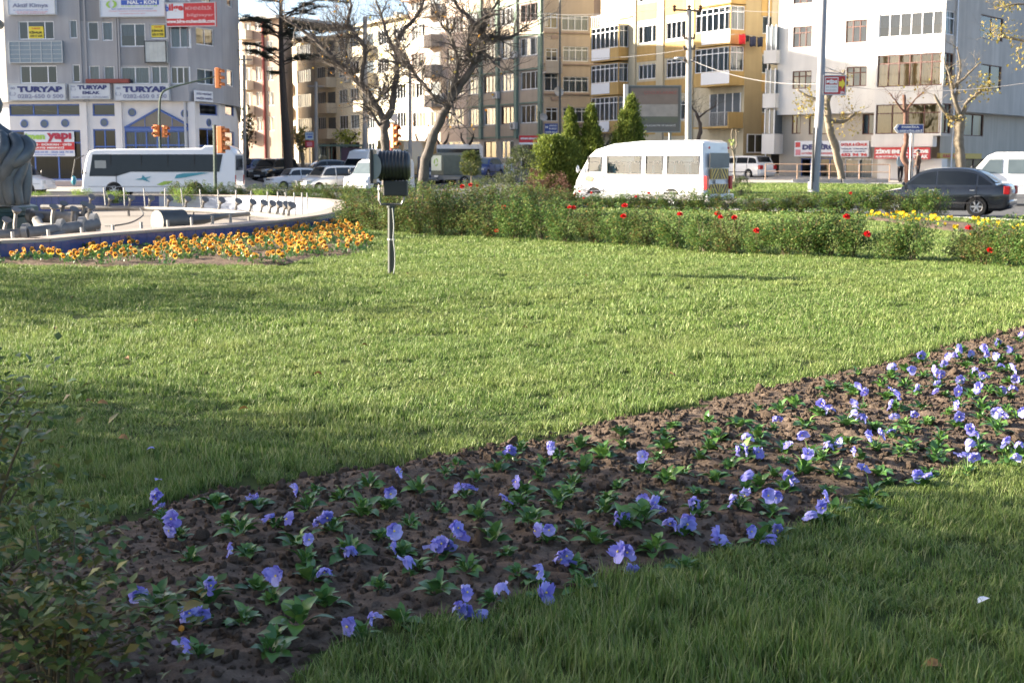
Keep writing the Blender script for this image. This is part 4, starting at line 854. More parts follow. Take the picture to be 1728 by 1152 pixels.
# ================================================================== FLOODLIGHT ON A POST
def floodlight():
    g = gnd(660, 464); Y = g.y; P = lambda x, y, dy=0: at(x, y, Y + dy); s = F_PX / Y
    t = thing('floodlight', 'black ribbed floodlight on a short green post with white cable in the lawn', 'floodlight', g)
    GR = mat('dark_green_post', (0.022, 0.03, 0.026), 0.6, 0.0, var=0.3, scale=9); BK = mat('floodlight_black', (0.02, 0.022, 0.025), 0.38, 0.1, var=0.2); GRY = mat('floodlight_grey', (0.035, 0.034, 0.033), 0.6)
    LGT = mat('reflector_grey', (0.25, 0.26, 0.25), 0.6, var=0.2); CB = mat('white_cable', (0.40, 0.40, 0.38), 0.6)
    a, b = P(660, 470), P(660, 349); mb = MB(); mb.tube([(a.x, Y, -.05), (b.x, Y, b.z)], 5.6 / s, 14); mb.lathe([(7.5 / s, b.z - .01), (7.5 / s, b.z + .012)], 14, (b.x, Y, 0)); mb.build('post', GR, t, True)
    mb = MB(); mb.tube(spline([P(662, 350, -.05), P(664.5, 380, -.06), P(663.5, 402, -.06), P(666, 425, -.07), P(666, 448, -.06), P(663.5, 464, -.06)], 5), .007, 6); mb.build('cable', CB, t, True)
    c = P(660, 404); mb = MB(); mb.lathe([(6.2 / s, c.z - .01), (6.6 / s, c.z), (6.2 / s, c.z + .01)], 14, (c.x, Y, 0)); mb.build('cable_tie', CB, t, True)
    mb = MB(); mb.tube([P(640, 308, .02), P(640, 338, .02), P(643, 345, .02), P(677, 345, .02), P(681, 338, .02), P(681, 322, .02)], .016, 4); mb.build('bracket', mat('dull_steel', (.22, .22, .22), .5, .5, var=.3), t)
    mb = MB(); c = P(668, 318); mb.box(c, (40 / s, .20, 25 / s)); o = mb.build('ballast_box', GRY, t); bev(o, .012)
    # drum with cooling ribs, lying across; rounded at its right end
    c = P(640, 280); r = 25 / s; prof = []; L = 52 / s
    n = 9
    for i in range(n * 4 + 1):
        u = i / (n * 4); k = math.sqrt(max(.02, 1 - max(0, (u - .72) / .30) ** 2.4)); rib = .006 * (1 if i % 4 in (1, 2) else -1)
        prof.append(((r + rib) * (.62 + .38 * k), u * L))
    mb = MB(); mb.lathe(prof, 32, M=Matrix.Translation(c) @ Matrix.Rotation(R(90), 4, 'Y') @ Matrix.Diagonal((1, .95, 1, 1))); mb.build('housing', BK, t, True, 50)
    mb = MB(); D = [(0, -21 / s)] + [(13 / s * math.cos(a_), 21 / s * math.sin(a_)) for a_ in np.linspace(-1.35, 1.35, 12)] + [(0, 21 / s)]
    f = P(633, 281); mb.prism(D, -.19, -.2, lambda x, y, h: (f.x + x, f.y + h, f.z + y)); mb.prism(D, .19, .2, lambda x, y, h: (f.x + x, f.y + h, f.z + y)); mb.prism([(x * .97, y * .97) for x, y in D], -.189, .189, lambda x, y, h: (f.x + x, f.y + h, f.z + y)); mb.build('reflector_cheek', LGT, t, True)
    f = P(630, 281); mb = MB(); mb.box(f, (5 / s, .46, 56 / s)); o = mb.build('front_frame', BK, t); bev(o, .006)
    mb = MB(); mb.box(f - Vector((3.2 / s, 0, 0)), (.004, .40, 48 / s)); mb.build('glass', MATS['pane_glass'], t)
    mb = MB(); c = P(640, 320, -.03); mb.lathe([(.035, -.012), (.04, 0), (.03, .014)], 10, M=Matrix.Translation(c) @ Matrix.Rotation(R(-90), 4, 'Y')); mb.build('knob', STEEL, t, True)
def bev(o, wd, seg=2):
    m = o.modifiers.new('bevel', 'BEVEL'); m.width = wd; m.segments = seg; m.limit_method = 'ANGLE'; return o
floodlight()
make_grass(); make_clods()
# ================================================================== BUILDINGS
def corner(px, Y): return (px_x(px, Y), Y)
BLUEF = mat('blue_frame', (0.07, 0.13, 0.36), 0.45); BROWN = mat('brown_frame', (0.10, 0.035, 0.025), 0.5); GREENF = mat('green_trim', (0.21, 0.28, 0.22), 0.8)
def office():
    GREY = plaster('grey_render', (0.37, 0.37, 0.385), 0.2); GREYD = plaster('grey_render_dark', (0.26, 0.265, 0.28), 0.2); WHT = plaster('white_render', (0.66, 0.65, 0.66), 0.12); PINK = mat('plinth_stone', (0.36, 0.30, 0.29), 0.7)
    P0, P1, P2, P3 = corner(18, 88), corner(322, 87), corner(380, 90.5), corner(409, 96)
    zb = -.35; zt = 19.0; t = thing('office_building', 'grey office block with white ground storey, blue window frames and many signs', 'building', (P0[0], P0[1], zb))
    A, B, C = Fac(P0, P1), Fac(P1, P2), Fac(P2, P3); zs = A.sz(170, 172)[1]
    holesA, holesB, holesC = [], [], []
    def W(F, H, pr, m=PVC, **k):
        r = F.rect(pr); H.append(r); window(F, r, t, m, **k); return r
    cl = [CURT, None, CURT3, None, CURT]
    W(A, holesA, (31, 36, 91, 67), cw=(0, .26, .74, 1)); W(A, holesA, (117, 34, 130, 65), cols=1, curtain=CURT); W(A, holesA, (148, 37, 166, 68), cols=1); W(A, holesA, (172, 37, 190, 69), cols=1, curtain=CURT)
    W(A, holesA, (203, 40, 245, 79), cw=(0, .58, 1), curtain=CURT3, cover=.5); W(A, holesA, (253, 40, 282, 66), cols=1, curtain=CURT); W(A, holesA, (287, 44, 320, 81), cols=2, curtain=CURT)
    W(A, holesA, (34, 111, 96, 141), cw=(0, .27, .75, 1)); W(A, holesA, (122, 109, 135, 139), cols=1); W(A, holesA, (150, 111, 168, 137), cols=1, curtain=CURT); W(A, holesA, (175, 112, 193, 137), cols=1, curtain=CURT)
    W(A, holesA, (204, 113, 252, 142), cols=2, curtain=CURT); W(A, holesA, (255, 112, 284, 142), cols=2, curtain=CURT); W(A, holesA, (288, 113, 320, 142), cols=3)
    W(B, holesB, (331, 48, 361, 77), cols=2); W(B, holesB, (333, 117, 362, 143), cols=2, curtain=CURT); W(B, holesB, (340, -6, 358, 5), cols=2, curtain=CURT); W(C, holesC, (383, 118, 394, 146), cols=1); W(C, holesC, (383, -2, 392, 12), cols=1)
    for k in range(2):                                               # storeys above the picture edge
        dz = 2.85 * (k + 1)
        for pr in ((31, 36, 91, 67), (117, 34, 130, 65), (148, 37, 166, 68), (172, 37, 190, 69), (203, 40, 245, 79), (287, 44, 320, 81)):
            r = A.rect(pr); r = (r[0], r[1] + dz, r[2], r[3] + dz); holesA.append(r); window(A, r, t, PVC, cols=2, curtain=CURT)
    wall(A, (0, zs, A.len, zt), holesA, GREY, t); wall(B, (0, zs, B.len, zt), holesB, GREY, t); wall(C, (0, zs, C.len, zt), holesC, GREY, t)
    for pr in ((204, 80, 285, 110), (135, 0, 175, 36)):
        mb = MB(); A.box(mb, A.rect(pr), 0.002, .03); mb.build('dark_panel', GREYD, t)
    for x in (137, 146, 198, 202, 286):
        a = A.sz(x, 100)[0]; mb = MB(); A.box(mb, (a - .05, zs, a + .05, zt - .3), .003, .09); mb.build('rib', GREY, t)
    back = [P0, P1, P2, P3, (P3[0] - 7.5, 134), (P0[0] - 4, 134), (P0[0] - 2.2, 88.9)]
    shell(back, zs, zt, plaster('side_render', (0.60, 0.56, 0.50), .15), t, open_edges=(0, 1, 2), floor=True)
    mb = MB(); mb.prism([(p[0] * 1.004 if p[1] > 88.5 else p[0], p[1] - .12) for p in back], zt, zt + .5, lambda x, y, h: (x, y, h)); mb.build('parapet', GREY, t)
    # recessed white ground storey
    A2, B2, C2 = A.off(-.35), B.off(-.35), C.off(-.35); h2, hb2, hc2 = [], [], []
    def W2(F, H, pr, **k):
        r = F.rect(pr); H.append(r); window(F, r, t, BLUEF, fw=.09, **k)
    W2(A2, h2, (15, 176, 138, 196), cols=3); W2(A2, h2, (156, 175, 195, 196), cols=1); W2(A2, h2, (19, 220, 138, 304), cols=3, transom=.25); W2(A2, h2, (158, 218, 197, 292), cols=2, transom=.4)
    W2(A2, h2, (211, 221, 320, 290), cols=6, transom=.35, curtain=CURT); W2(B2, hb2, (337, 176, 367, 195), cols=1); W2(B2, hb2, (337, 217, 367, 290), cols=2, transom=.4); W2(C2, hc2, (380, 177, 395, 196), cols=1); W2(C2, hc2, (381, 222, 396, 290), cols=1)
    wall(A2, (-.1, zb, A.len + .1, zs), h2, WHT, t); wall(B2, (-.1, zb, B.len + .1, zs), hb2, WHT, t); wall(C2, (0, zb, C.len, zs), hc2, WHT, t)
    b2 = [tuple(A2.p(-.1, 0)[:2]), tuple(A2.p(A.len, 0)[:2]), tuple(B2.p(B.len, 0)[:2]), tuple(C2.p(C.len, 0)[:2]), (P3[0] - 7.6, 133.6), (P0[0] - 3.9, 133.6), (P0[0] - 2.1, 89.2)]
    shell(b2, zb, zs - .002, WHT, t, open_edges=(0, 1, 2), roof=False)
    for x in (144, 203, 330):
        a = A2.sz(x, 250)[0] if x < 325 else A2.sz(326, 250)[0]; mb = MB(); A2.box(mb, (a - .22, zb, a + .22, zs - .01), .003, .16); mb.build('pilaster', WHT, t)
    mb = MB(); A2.box(mb, (0, zb - .2, A.len, A2.sz(80, 306)[1]), .004, .08); mb.build('plinth', PINK, t)
    for x, y, F in ((41, 209, A2), (75, 209, A2), (110, 208, A2), (176, 207, A2), (223, 190, A2), (312, 192, A2), (352, 207, B2)):
        a, z = F.sz(x, y); c = F.p(a, z, .01); M = Matrix.Translation(c) @ F.n.to_track_quat('Z', 'Y').to_matrix().to_4x4(); mb = MB(); mb.lathe([(.26, 0), (.26, .04), (.21, .05), (.21, .015)], 20, M=M); o = mb.build('round_window', BLUEF, t, True)
        mb = MB(); mb.lathe([(.212, .02), (.2, .03)], 20, M=M); mb.build('pane', mat('porthole_pane', (.10, .13, .17), .1), o)
    q = [A2.sz(211, 216), A2.sz(326, 216), A2.sz(267, 184)]; mb = MB(); mb.prism(q, .01, .06, lambda a, z, h: A2.p(a, z, h)); g = mb.build('gable_glazing', mat('gable_glass', (.16, .14, .12), .12, var=.3, scale=1), t)
    mb = MB(); ql = q + [q[0]]
    for i in range(3): mb.tube([A2.p(*ql[i], .07), A2.p(*ql[i + 1], .07)], .07, 4)
    for k in (.3, .5, .7):
        a = q[0][0] + (q[1][0] - q[0][0]) * k; mb.tube([A2.p(a, q[0][1], .06), A2.p(a, q[0][1] + (q[2][1] - q[0][1]) * (1 - abs(k - .487) / .5), .06)], .03, 4)
    mb.build('gable_frame', BLUEF, g)
    r = A2.rect((211, 215.5, 326, 221)); mb = MB(); A2.box(mb, r, .005, .1); mb.build('fascia', BLUEF, t)
    r = A.rect((148, 134, 220, 141)); mb = MB(); A.box(mb, r, .01, .35); mb.build('flower_box', mat('flower_box_red', (.22, .05, .04), .7, var=.5, scale=12), t)
    # ---- signs (each its own thing)
    SB = mat('sign_white', (0.60, 0.63, 0.68), 0.5, var=0.05); SG = mat('sign_grey', (0.50, 0.53, 0.57), 0.5, var=.06); MET = mat('sign_metal', (.45, .47, .48), .5, .3)
    PKV = mat('pink_vinyl', (.60, .22, .26), .6); GRV = mat('grey_vinyl', (.22, .24, .34), .6); WV = mat('white_vinyl', (.75, .75, .75), .5)
    sign(A, (16, -14, 96, 26), 'pale blue office sign with dark italic heading at the block corner', SB, [('Aktif Kimya', .10, .52, .85, .74, GRV, .03), ('EV, KİMYEVİ MADDE TİC. LTD. ŞTİ.', .12, .78, .86, .83, BLUE), ('CİF VE SANAYİ KİMYASALLARI', .16, .855, .84, .905, PKV), ('SATIŞ VE PAZARLAMA', .2, .925, .8, .965, PKV)], .02, .25, MET)
    sign(A, (171, -26, 281, 30), 'white sign with green emblem and blue band under the roof bay', SB, [(None, .33, .49, .91, .64, BLUE), ('NAL - KON', .43, .505, .88, .62, WV, .04), ('G I D A - T A R I M', .33, .655, .88, .69, GREENV), ('GIDA TARIM HAYVANCILIK SANAYİ VE TİCARET', .18, .73, .82, .775, BLUE), ('İTHALAT İHRACAT TOPTAN SATIŞ PAZARLAMA', .14, .80, .88, .845, PKV), ('VE DAĞITIM LTD. ŞTİ.', .3, .88, .7, .92, PKV), ('(', .10, .52, .17, .72, GREENV, .06), (')', .19, .50, .27, .72, GREENV, .06)], .02, .3, MET)
    sign(Fac(tuple(A.p(A.sz(282, 30)[0], 0, .25)[:2]), corner(366, 86.4)), (282, 5, 366, 46), 'red office sign with a web address in white letters', RED, [(None, .02, .04, .36, .66, SB), ('b', .0, .08, .07, .36, BLUE, .04), ('ilge', .07, .05, .36, .42, RED, .04), ('MÜHENDİSLİK', .40, .14, .93, .32, mat('pale_red', (.62, .30, .30), .6), .03), ('bilgisayar', .43, .46, .97, .62, mat('pale_red', (.6, .3, .3), .6)), ('www.bilge-muhendislik.com', .02, .70, .98, .90, WV, .03)], .02, .2, MET)
    for pr, nm in (((18, 142, 114, 170), 'wide white sign with a phone number at the left end of the grey storey'), ((196, 142, 288, 170), 'wide white sign with a phone number crossed by the traffic light arm')):
        sign(A, pr, nm, SG, [('TURYAP', .16, .16, .95, .52, NAVY, .06), ('0282-650 0 500', .16, .62, .96, .88, GRV, .03), ('∞', .04, .2, .12, .34, GRV), ('(_)', .02, .5, .13, .72, GRV)], .02, .3, MET)
    sign(A, (121, 142, 189, 168), 'smaller white estate agent sign between the two phone number signs', SG, [('TURYAP', .2, .1, .93, .38, NAVY, .06), ('EMLAK', .32, .48, .75, .68, NAVY, .04), ('ALIM - SATIM - KİRALAMA', .06, .78, .95, .92, GRV, .03), ('∞', .04, .14, .14, .23, GRV), ('(_)', .03, .3, .16, .44, GRV)], .02, .3, MET)
    sign(B, (322, 154, 352, 172), 'small white dentist sign hung under the grey storey', SB, [('DİŞ HEKİMİ', .08, .15, .92, .42, NAVY, .03), ('NAZİFE NARİN', .06, .55, .94, .82, NAVY, .03)], .25, .08)
    sign(A, (48, 45, 73, 65), 'yellow to let banner behind the three part corner window', YELLOW, [('TURYAP', .2, .1, .8, .25, RED), ('KİRALIK', .05, .36, .95, .6, BLACK, .04), ('650 0 500', .08, .7, .92, .9, BLACK, .02)], -.06, .02, name='banner', cat='banner')
    sign(A, (255, 43, 277, 63), 'yellow to let banner under the red and white signs', YELLOW, [('TURYAP', .2, .08, .8, .2, RED), ('KİRALIK', .05, .32, .95, .55, BLACK, .04), ('650 0 500', .08, .66, .92, .88, BLACK, .02)], -.06, .02, name='banner', cat='banner')
    sign(A2, (42, 222, 126, 264), 'white banner with red band hung on the ground floor glazing', SB, [('imen', .02, .08, .42, .32, GREENV, .06), ('yapı', .46, .06, .95, .42, mat('maroon_vinyl', (.36, .02, .05), .5), .05), (None, .0, .43, 1, .74, RED), ('DAİRE · DÜKKAN · OFİS', .03, .46, .95, .57, WV, .04), ('SATIŞ MERKEZİ', .2, .60, .8, .71, WV, .04), ('0282 650 64 00 - 0532 265 74 00', .04, .79, .97, .87, BLUE, .02), ('www.imenyapi.com', .2, .90, .8, .97, BLUE, .02)], .02, .03, name='banner', cat='banner')
    r = A.rect((18, 70, 108, 107)); tt = sign(A, None, 'empty sign frame with bare grid of light boxes on the grey wall', mat('light_box', (.20, .25, .29), .3, var=.15, scale=3), [], .02, .2, MET, name='sign_frame', r=r)
    for k in range(1, 5):
        a = r[0] + (r[2] - r[0]) * k / 5; mb = MB(); A.box(mb, (a - .02, r[1] + .05, a + .02, r[3] - .05), .22, .245); mb.build('bar', MET, tt)
    for k in range(1, 5):
        z = r[1] + (r[3] - r[1]) * k / 5; mb = MB(); A.box(mb, (r[0] + .05, z - .012, r[2] - .05, z + .012), .224, .24); mb.build('bar', MET, tt)
    r = A.rect((247, 70, 284, 107)); tt = sign(A, None, 'small empty sign box with pale worn panel below a yellow banner', mat('worn_panel', (.45, .47, .45), .6, var=.3, scale=2), [], .05, .3, MATS['black_paint'], name='sign_frame', r=r)
    for k in range(1, 5):
        a = r[0] + (r[2] - r[0]) * k / 5; mb = MB(); A.box(mb, (a - .012, r[1] + .05, a + .012, r[3] - .05), .351, .36); mb.build('bar', MET, tt)
office()
def air_con(F, a, z, parent):
    mb = MB(); F.box(mb, (a, z, a + .85, z + .58), .12, .42); o = mb.build('air_conditioner', mat('air_con_white', (.55, .55, .53), .6, var=.1), parent)
    c = F.p(a + .33, z + .29, .423); mb = MB(); mb.lathe([(.22, 0), (.22, .012), (.05, .014)], 14, M=Matrix.Translation(c) @ F.n.to_track_quat('Z', 'Y').to_matrix().to_4x4()); mb.build('fan_grille', mat('fan_grey', (.16, .16, .16), .6), o)
    mb = MB(); F.box(mb, (a + .1, z - .06, a + .16, z), .004, .4); F.box(mb, (a + .68, z - .06, a + .74, z), .004, .4); mb.build('bracket', STEEL, o)
def white_house():
    WHT = plaster('white_stucco', (0.70, 0.68, 0.65), .14); BEI = plaster('beige_roughcast', (0.50, 0.45, 0.38), .22); GRY = plaster('shaded_stucco', (0.54, 0.50, 0.45), .25)  # last one: white stucco darkened, shade painted onto the right-hand faces
    C0 = corner(1604, 82); u = Vector((-.772, .636, 0)); a = Vector((*C0, 0)); q = a + u * 11.7; b = a + Vector((.636, .772, 0)) * 17
    zb = .05; zt = 17.5; t = thing('apartment_house', 'white apartment house with brown window frames and a glazed corner bay', 'building', (C0[0], C0[1], zb))
    FL = Fac(q[:2], C0); FR = Fac(C0, b[:2]); zo = FL.sz(1400, 192)[1]; H, HR, D = [], [], 1.5
    def W(F, L, pr, m=BROWN, **k):
        r = F.rect(pr); L.append(r); window(F, r, t, m, **k); return r
    for pr in ((1338, 45, 1370, 80), (1427, 34, 1463, 72), (1337, 120, 1369, 150), (1428, 113, 1462, 146), (1339, -28, 1372, 6), (1427, -44, 1463, -6)): W(FL, H, pr, cols=3, curtain=CURT, transom=.3 if pr[1] > 30 else 0)
    for pr in ((1655, 28, 1693, 68), (1655, 110, 1690, 150), (1655, -56, 1694, -16)): W(FR, HR, pr, cols=2, curtain=stripes('maroon_blind', (.22, .05, .06), None, 10))
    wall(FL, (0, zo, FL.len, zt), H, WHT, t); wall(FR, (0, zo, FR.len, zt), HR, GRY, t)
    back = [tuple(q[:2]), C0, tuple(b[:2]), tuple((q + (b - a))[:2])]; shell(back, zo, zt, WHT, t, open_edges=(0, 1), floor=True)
    mb = MB(); FL.box(mb, (-.3, zt, FL.len + .3, zt + .35), -12, .5); mb.build('roof_slab', WHT, t)
    # glazed corner bay, open edges (plan), each storey wall + glazing
    FB = FL.off(D); s0 = FB.sz(1478, 100)[0]; s1 = FL.len - .05; ec = FB.p(s1, 0); FS = Fac(tuple(ec[:2]), tuple((ec - FL.n * D)[:2]))
    bz = FB.sz(1520, 230)[1]; hb, hs = [], []
    def WB(pr, m, gl, **k):
        y0, y1 = pr; x = 1525; r = (s0 + .12, FB.sz(x, y1)[1], s1 - .08, FB.sz(x, y0)[1]); hb.append(r); window(FB, r, t, m, **k)
        r2 = (.08, r[1], FS.len - .05, r[3]); hs.append(r2); window(FS, r2, t, m, cols=2, transom=.3, curtain=gl)
    WB((22, 62), PVC, CURT, cols=6, curtain=CURT3, cover=.55); OCH2 = stripes('bright_ochre_blind', (.78, .46, .17), None, 12); WB((92, 146), BROWN, CURT2, cols=6, transom=.27, curtain=OCH2, gm=MATS['clear_glass']); WB((176, 226), BROWN, CURT2, cols=4, transom=.3, curtain=CURT2); WB((-60, -16), PVC, CURT, cols=6, curtain=CURT)
    wall(FB, (s0, bz, s1, zt - .3), hb, WHT, t); wall(FS, (0, bz, FS.len, zt - .3), hs, GRY, t)
    p = [FB.p(s0, 0), FB.p(s1, 0), FL.p(s1, 0), FL.p(s0, 0)]
    shell([tuple(v[:2]) for v in p], bz, zt - .3, WHT, t, open_edges=(0, 1, 2), floor=True)
    # recessed lower storeys
    L2, R2 = FL.off(-.7), FR.off(-.7); h1, h2 = [], []
    for pr in ((1336, 194, 1351, 226), (1365, 194, 1396, 227), (1455, 193, 1475, 227)): W(L2, h1, pr, cols=2, curtain=CURT)
    W(R2, h2, (1626, 193, 1660, 230), cols=2, curtain=CURT); W(L2, h1, (1351, 267, 1416, 301), m=BLUEF, cols=4, transom=.3); W(L2, h1, (1425, 268, 1472, 303), m=PVC, cols=2, curtain=CURT, gm=MATS['pane_glass']); W(L2, h1, (1505, 268, 1528, 305), m=BROWN, cols=1, curtain=CURT2); W(R2, h2, (1612, 268, 1660, 300), m=BROWN, cols=3, curtain=CURT2)
    wall(L2, (-.1, zb, FL.len - .7, zo), h1, BEI, t, depth=.3); wall(R2, (-.7 + .7, zb, FR.len, zo), h2, BEI, t, depth=.3)
    low = [tuple(L2.p(0, 0)[:2]), tuple(L2.p(FL.len - .7, 0)[:2]), tuple(R2.p(FR.len, 0)[:2]), tuple((q + (b - a))[:2])]; shell(low, zb, zo - .003, BEI, t, open_edges=(0, 1), roof=False)
    # small balconies on the return at the far left corner
    for y0, y1 in ((85, 107), (158, 182), (226, 260)):
        r = FL.rect((1318, y0, 1326, y1)); mb = MB(); FL.box(mb, (-.75, r[1], .15, r[3]), -1.2, .5); o = mb.build('balcony', WHT, t)
        mb = MB(); FL.box(mb, (-.6, r[3] + .02, .05, r[3] + 1.5), -1.0, .36); mb.build('balcony_glazing', mat('balcony_pane', (.10, .12, .14), .1), o)
        mb = MB()
        for a_ in (-.62, -.28, .05): FL.box(mb, (a_ - .03, r[3] + .02, a_ + .03, r[3] + 1.6), .345, .40)
        mb.build('balcony_frame', PVC, o)
    mb = MB(); x0 = FS.p(FS.len, 0, .12); mb.tube([(x0.x, x0.y, zt - .5), (x0.x, x0.y, bz + .4), (x0.x + .1, x0.y + .4, bz), (x0.x + .1, x0.y + .4, zb)], .05, 6); mb.build('downpipe', PVC, t)
    SW = mat('shop_white', (.66, .68, .72), .5, var=.06); WV = MATS['white_vinyl']; sg = L2
    sign(sg, (1345, 238, 1421, 264), 'white shop sign with navy lettering and a red emblem over the blue shop door', SW, [('DEMİRCİ', .18, .12, .98, .58, NAVY, .07), ('GAYRİMENKUL DANIŞMANLIK', .16, .70, .98, .9, RED, .03), (None, .02, .08, .13, .4, RED), (None, .03, .55, .14, .92, MATS['pink_vinyl'])], .05, .3)
    sign(sg, (1422, 238, 1470, 265), 'white shop sign offering sales and rentals in red', SW, [('SATILIK & KİRALIK', .03, .08, .97, .32, RED, .05), ('DAİRELER · DÜKKANLAR', .05, .42, .95, .54, NAVY, .03), ('ARSALAR · ARAZİLER', .1, .6, .9, .70, NAVY, .03), ('652 96 96', .04, .76, .96, .96, RED, .06)], .05, .3)
    fz = FB.off(-.02)
    sign(fz, (1478, 249, 1538, 268), 'long red shop sign with white letters behind the twisted tree', RED, [('ZİRVE EMLAK', .03, .1, .97, .55, WV, .07), ('ALIM SATIM KİRALAMA', .04, .66, .96, .9, WV, .04)], .02, .2)
    sign(fz, (1541, 249, 1571, 269), 'short red shop sign at the corner under the glazed bay', RED, [('ZİRVE', .06, .1, .94, .48, WV, .08), ('EMLAK', .06, .6, .94, .92, WV, .05)], .02, .2)
    r = fz.rect((1470, 228, 1574, 248)); mb = MB(); fz.box(mb, r, -.6, .0); mb.build('canopy', WHT, t)
    r = fz.rect((1478, 266, 1500, 300)); mb = MB(); fz.box(mb, (s0 + .1, zb, s1 - .1, fz.sz(1520, 268)[1]), -1.35, -.5); mb.build('shop_front', WHT, t)
    sign(R2, (1580, 259, 1650, 268), 'narrow yellow and red shop sign beside the white van', mat('mustard', (.55, .38, .08), .6), [('KASAP MARKET', .06, .2, .6, .8, RED, .04)], .05, .2)
    sh = MATS['pane_glass']
white_house()
def yellow_house():
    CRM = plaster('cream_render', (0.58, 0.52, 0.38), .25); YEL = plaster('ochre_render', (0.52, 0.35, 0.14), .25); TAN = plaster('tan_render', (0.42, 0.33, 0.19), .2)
    a = Vector((*corner(1012, 109), 0)); u = Vector((.503, -.864, 0)); v = Vector((.864, .503, 0)); L = 17.5
    c = a + u * L; b = c + v * 12; zb = .4; zt = 19
    t = thing('apartment_house', 'yellow and cream apartment house with glazed balconies and hanging laundry', 'building', (c.x, c.y, zb)); FL = Fac(a[:2], c[:2]); FR = Fac(c[:2], b[:2]); H, HR = [], []
    def W(F, Ls, pr, m=PVC, dz=0, **k):
        r = F.rect(pr); r = (r[0], r[1] + dz, r[2], r[3] + dz); Ls.append(r); window(F, r, t, m, **k); return r
    def spandrel(F, pr, d=.03, m=YEL, dz=0):
        r = F.rect(pr); mb = MB(); F.box(mb, (r[0], r[1] + dz, r[2], r[3] + dz), .003, d); mb.build('spandrel', m, t)
    for dz in (0, 3.05):
        W(FL, H, (1077, 43, 1107, 73), dz=dz, cw=(0, .25, .75, 1), curtain=CURT); W(FL, H, (1124, 36, 1157, 66), dz=dz, cols=4, curtain=CURT3); spandrel(FL, (1075, 77, 1107, 104), dz=dz); spandrel(FL, (1122, 70, 1158, 97), dz=dz)
    for dz in (0, -3.05):
        W(FL, H, (1077, 109, 1106, 134), dz=dz, cols=4, curtain=CURT); W(FL, H, (1124, 99, 1157, 131), dz=dz, cols=4, curtain=CURT3, transom=.2); spandrel(FL, (1075, 138, 1107, 158), dz=dz); spandrel(FL, (1122, 134, 1158, 158), dz=dz)
    for pr in ((1287, 28, 1307, 58), (1286, 93, 1307, 124), (1286, 160, 1307, 191), (1285, 228, 1309, 258), (1288, -40, 1307, -8)): W(FR, HR, pr, cols=2, curtain=CURT3)
    for y in (0, 62, 127, 195): spandrel(FR, (1285, y, 1309, y + 28))
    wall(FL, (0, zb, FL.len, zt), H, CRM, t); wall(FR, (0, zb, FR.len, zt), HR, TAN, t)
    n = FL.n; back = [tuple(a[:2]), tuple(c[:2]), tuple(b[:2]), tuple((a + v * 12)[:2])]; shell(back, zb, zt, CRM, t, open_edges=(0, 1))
    mb = MB(); FL.box(mb, (-.3, zt, FL.len + .3, zt + .3), -12, .6); mb.build('roof_slab', CRM, t)
    # projecting bays: (s0, s1, depth, [(pixel y top, pixel y bottom, kind)])
    def bay(s0, s1, D, xr, levels, side_px):
        F = FL.off(D); e = F.p(s1, 0); S = Fac(tuple(e[:2]), tuple((e - n * D)[:2]))
        for (y0, y1, kind, pan) in levels:
            z0, z1 = F.sz(xr, y1)[1], F.sz(xr, y0)[1]; zp = z0 + .95 if kind == 'open' else z0 + .95
            p = [tuple(q[:2]) for q in (F.p(s0, 0), F.p(s1, 0), FL.p(s1, 0), FL.p(s0, 0))]
            if kind == 'open':
                mb = MB(); FL.box(mb, (s0, z0 - .12, s1, z0), .01, D); o = mb.build('balcony', YEL, t)
                mb = MB(); S.box(mb, (0, z0, S.len - .02, z0 + .95), -.1, -.004); mb.build('parapet', YEL, o)
                for k in range(26):
                    q = s0 + (s1 - s0 - .1) * k / 25; mb = MB(); F.box(mb, (q, z0, q + .025, z0 + .92), -.06, -.035); mb.build('baluster', STEEL, o)
                mb = MB(); F.box(mb, (s0, z0 + .92, s1, z0 + .97), -.08, -.02); mb.build('handrail', STEEL, o)
                r = (s0 + .3, z0 + .1, s1 - .3, z1 - .3); H2 = FL; mb = MB(); FL.box(mb, r, .004, .03); mb.build('balcony_doors', mat('balcony_pane', (.10, .12, .14), .1), o)
                mb = MB()
                for k in range(5): q = r[0] + (r[2] - r[0]) * k / 4; FL.box(mb, (q - .04, r[1], q + .04, r[3]), .032, .07)
                mb.build('door_frames', PVC, o); continue
            hb, hs = [], []; r = (s0 + .06, z0 + .95, s1 - .06, z1 - .05); hb.append(r); window(F, r, t, PVC, cols=6, transom=.25, curtain=CURT3, cover=.9); r = (.06, z0 + .95, S.len - .06, z1 - .05); hs.append(r); window(S, r, t, PVC, cols=2, transom=.25, curtain=CURT)
            wall(F, (s0, z0, s1, z1), hb, YEL, t, depth=.1); wall(S, (0, z0, S.len, z1), hs, YEL, t, depth=.1); shell(p, z0 + .002, z1 - .002, YEL, t, open_edges=(0, 1, 2), floor=True)
            mb = MB(); F.box(mb, (s0 + (s1 - s0) * pan[0], z0 + .12, s0 + (s1 - s0) * pan[1], z0 + .93), .004, .03); mb.build('white_panel', PVC, t)
    s1 = FL.len; F = FL.off(1.3); s0 = F.sz(1171, 100)[0]; F0 = FL.off(1.0); sB = FL.sz(1062, 100)[0]
    bay(s0, s1 - .02, 1.3, 1200, [(13, 78, 'g', (.22, 1)), (80, 146, 'g', (.22, 1)), (150, 214, 'open', None), (-56, 11, 'g', (.22, 1))], None)
    bay(.05, sB, 1.0, 1036, [(42, 102, 'g', (.05, .7)), (106, 160, 'g', (.05, .7)), (162, 225, 'g', (.05, .7))], None)
    z = F0.sz(1036, 42)[1]; mb = MB()
    for k in range(14): q = .1 + (sB - .2) * k / 13; F0.box(mb, (q, z, q + .04, z + .8), -.1, -.06)
    F0.box(mb, (.05, z + .8, sB, z + .88), -.12, -.04); mb.build('balcony_railing', PVC, t)
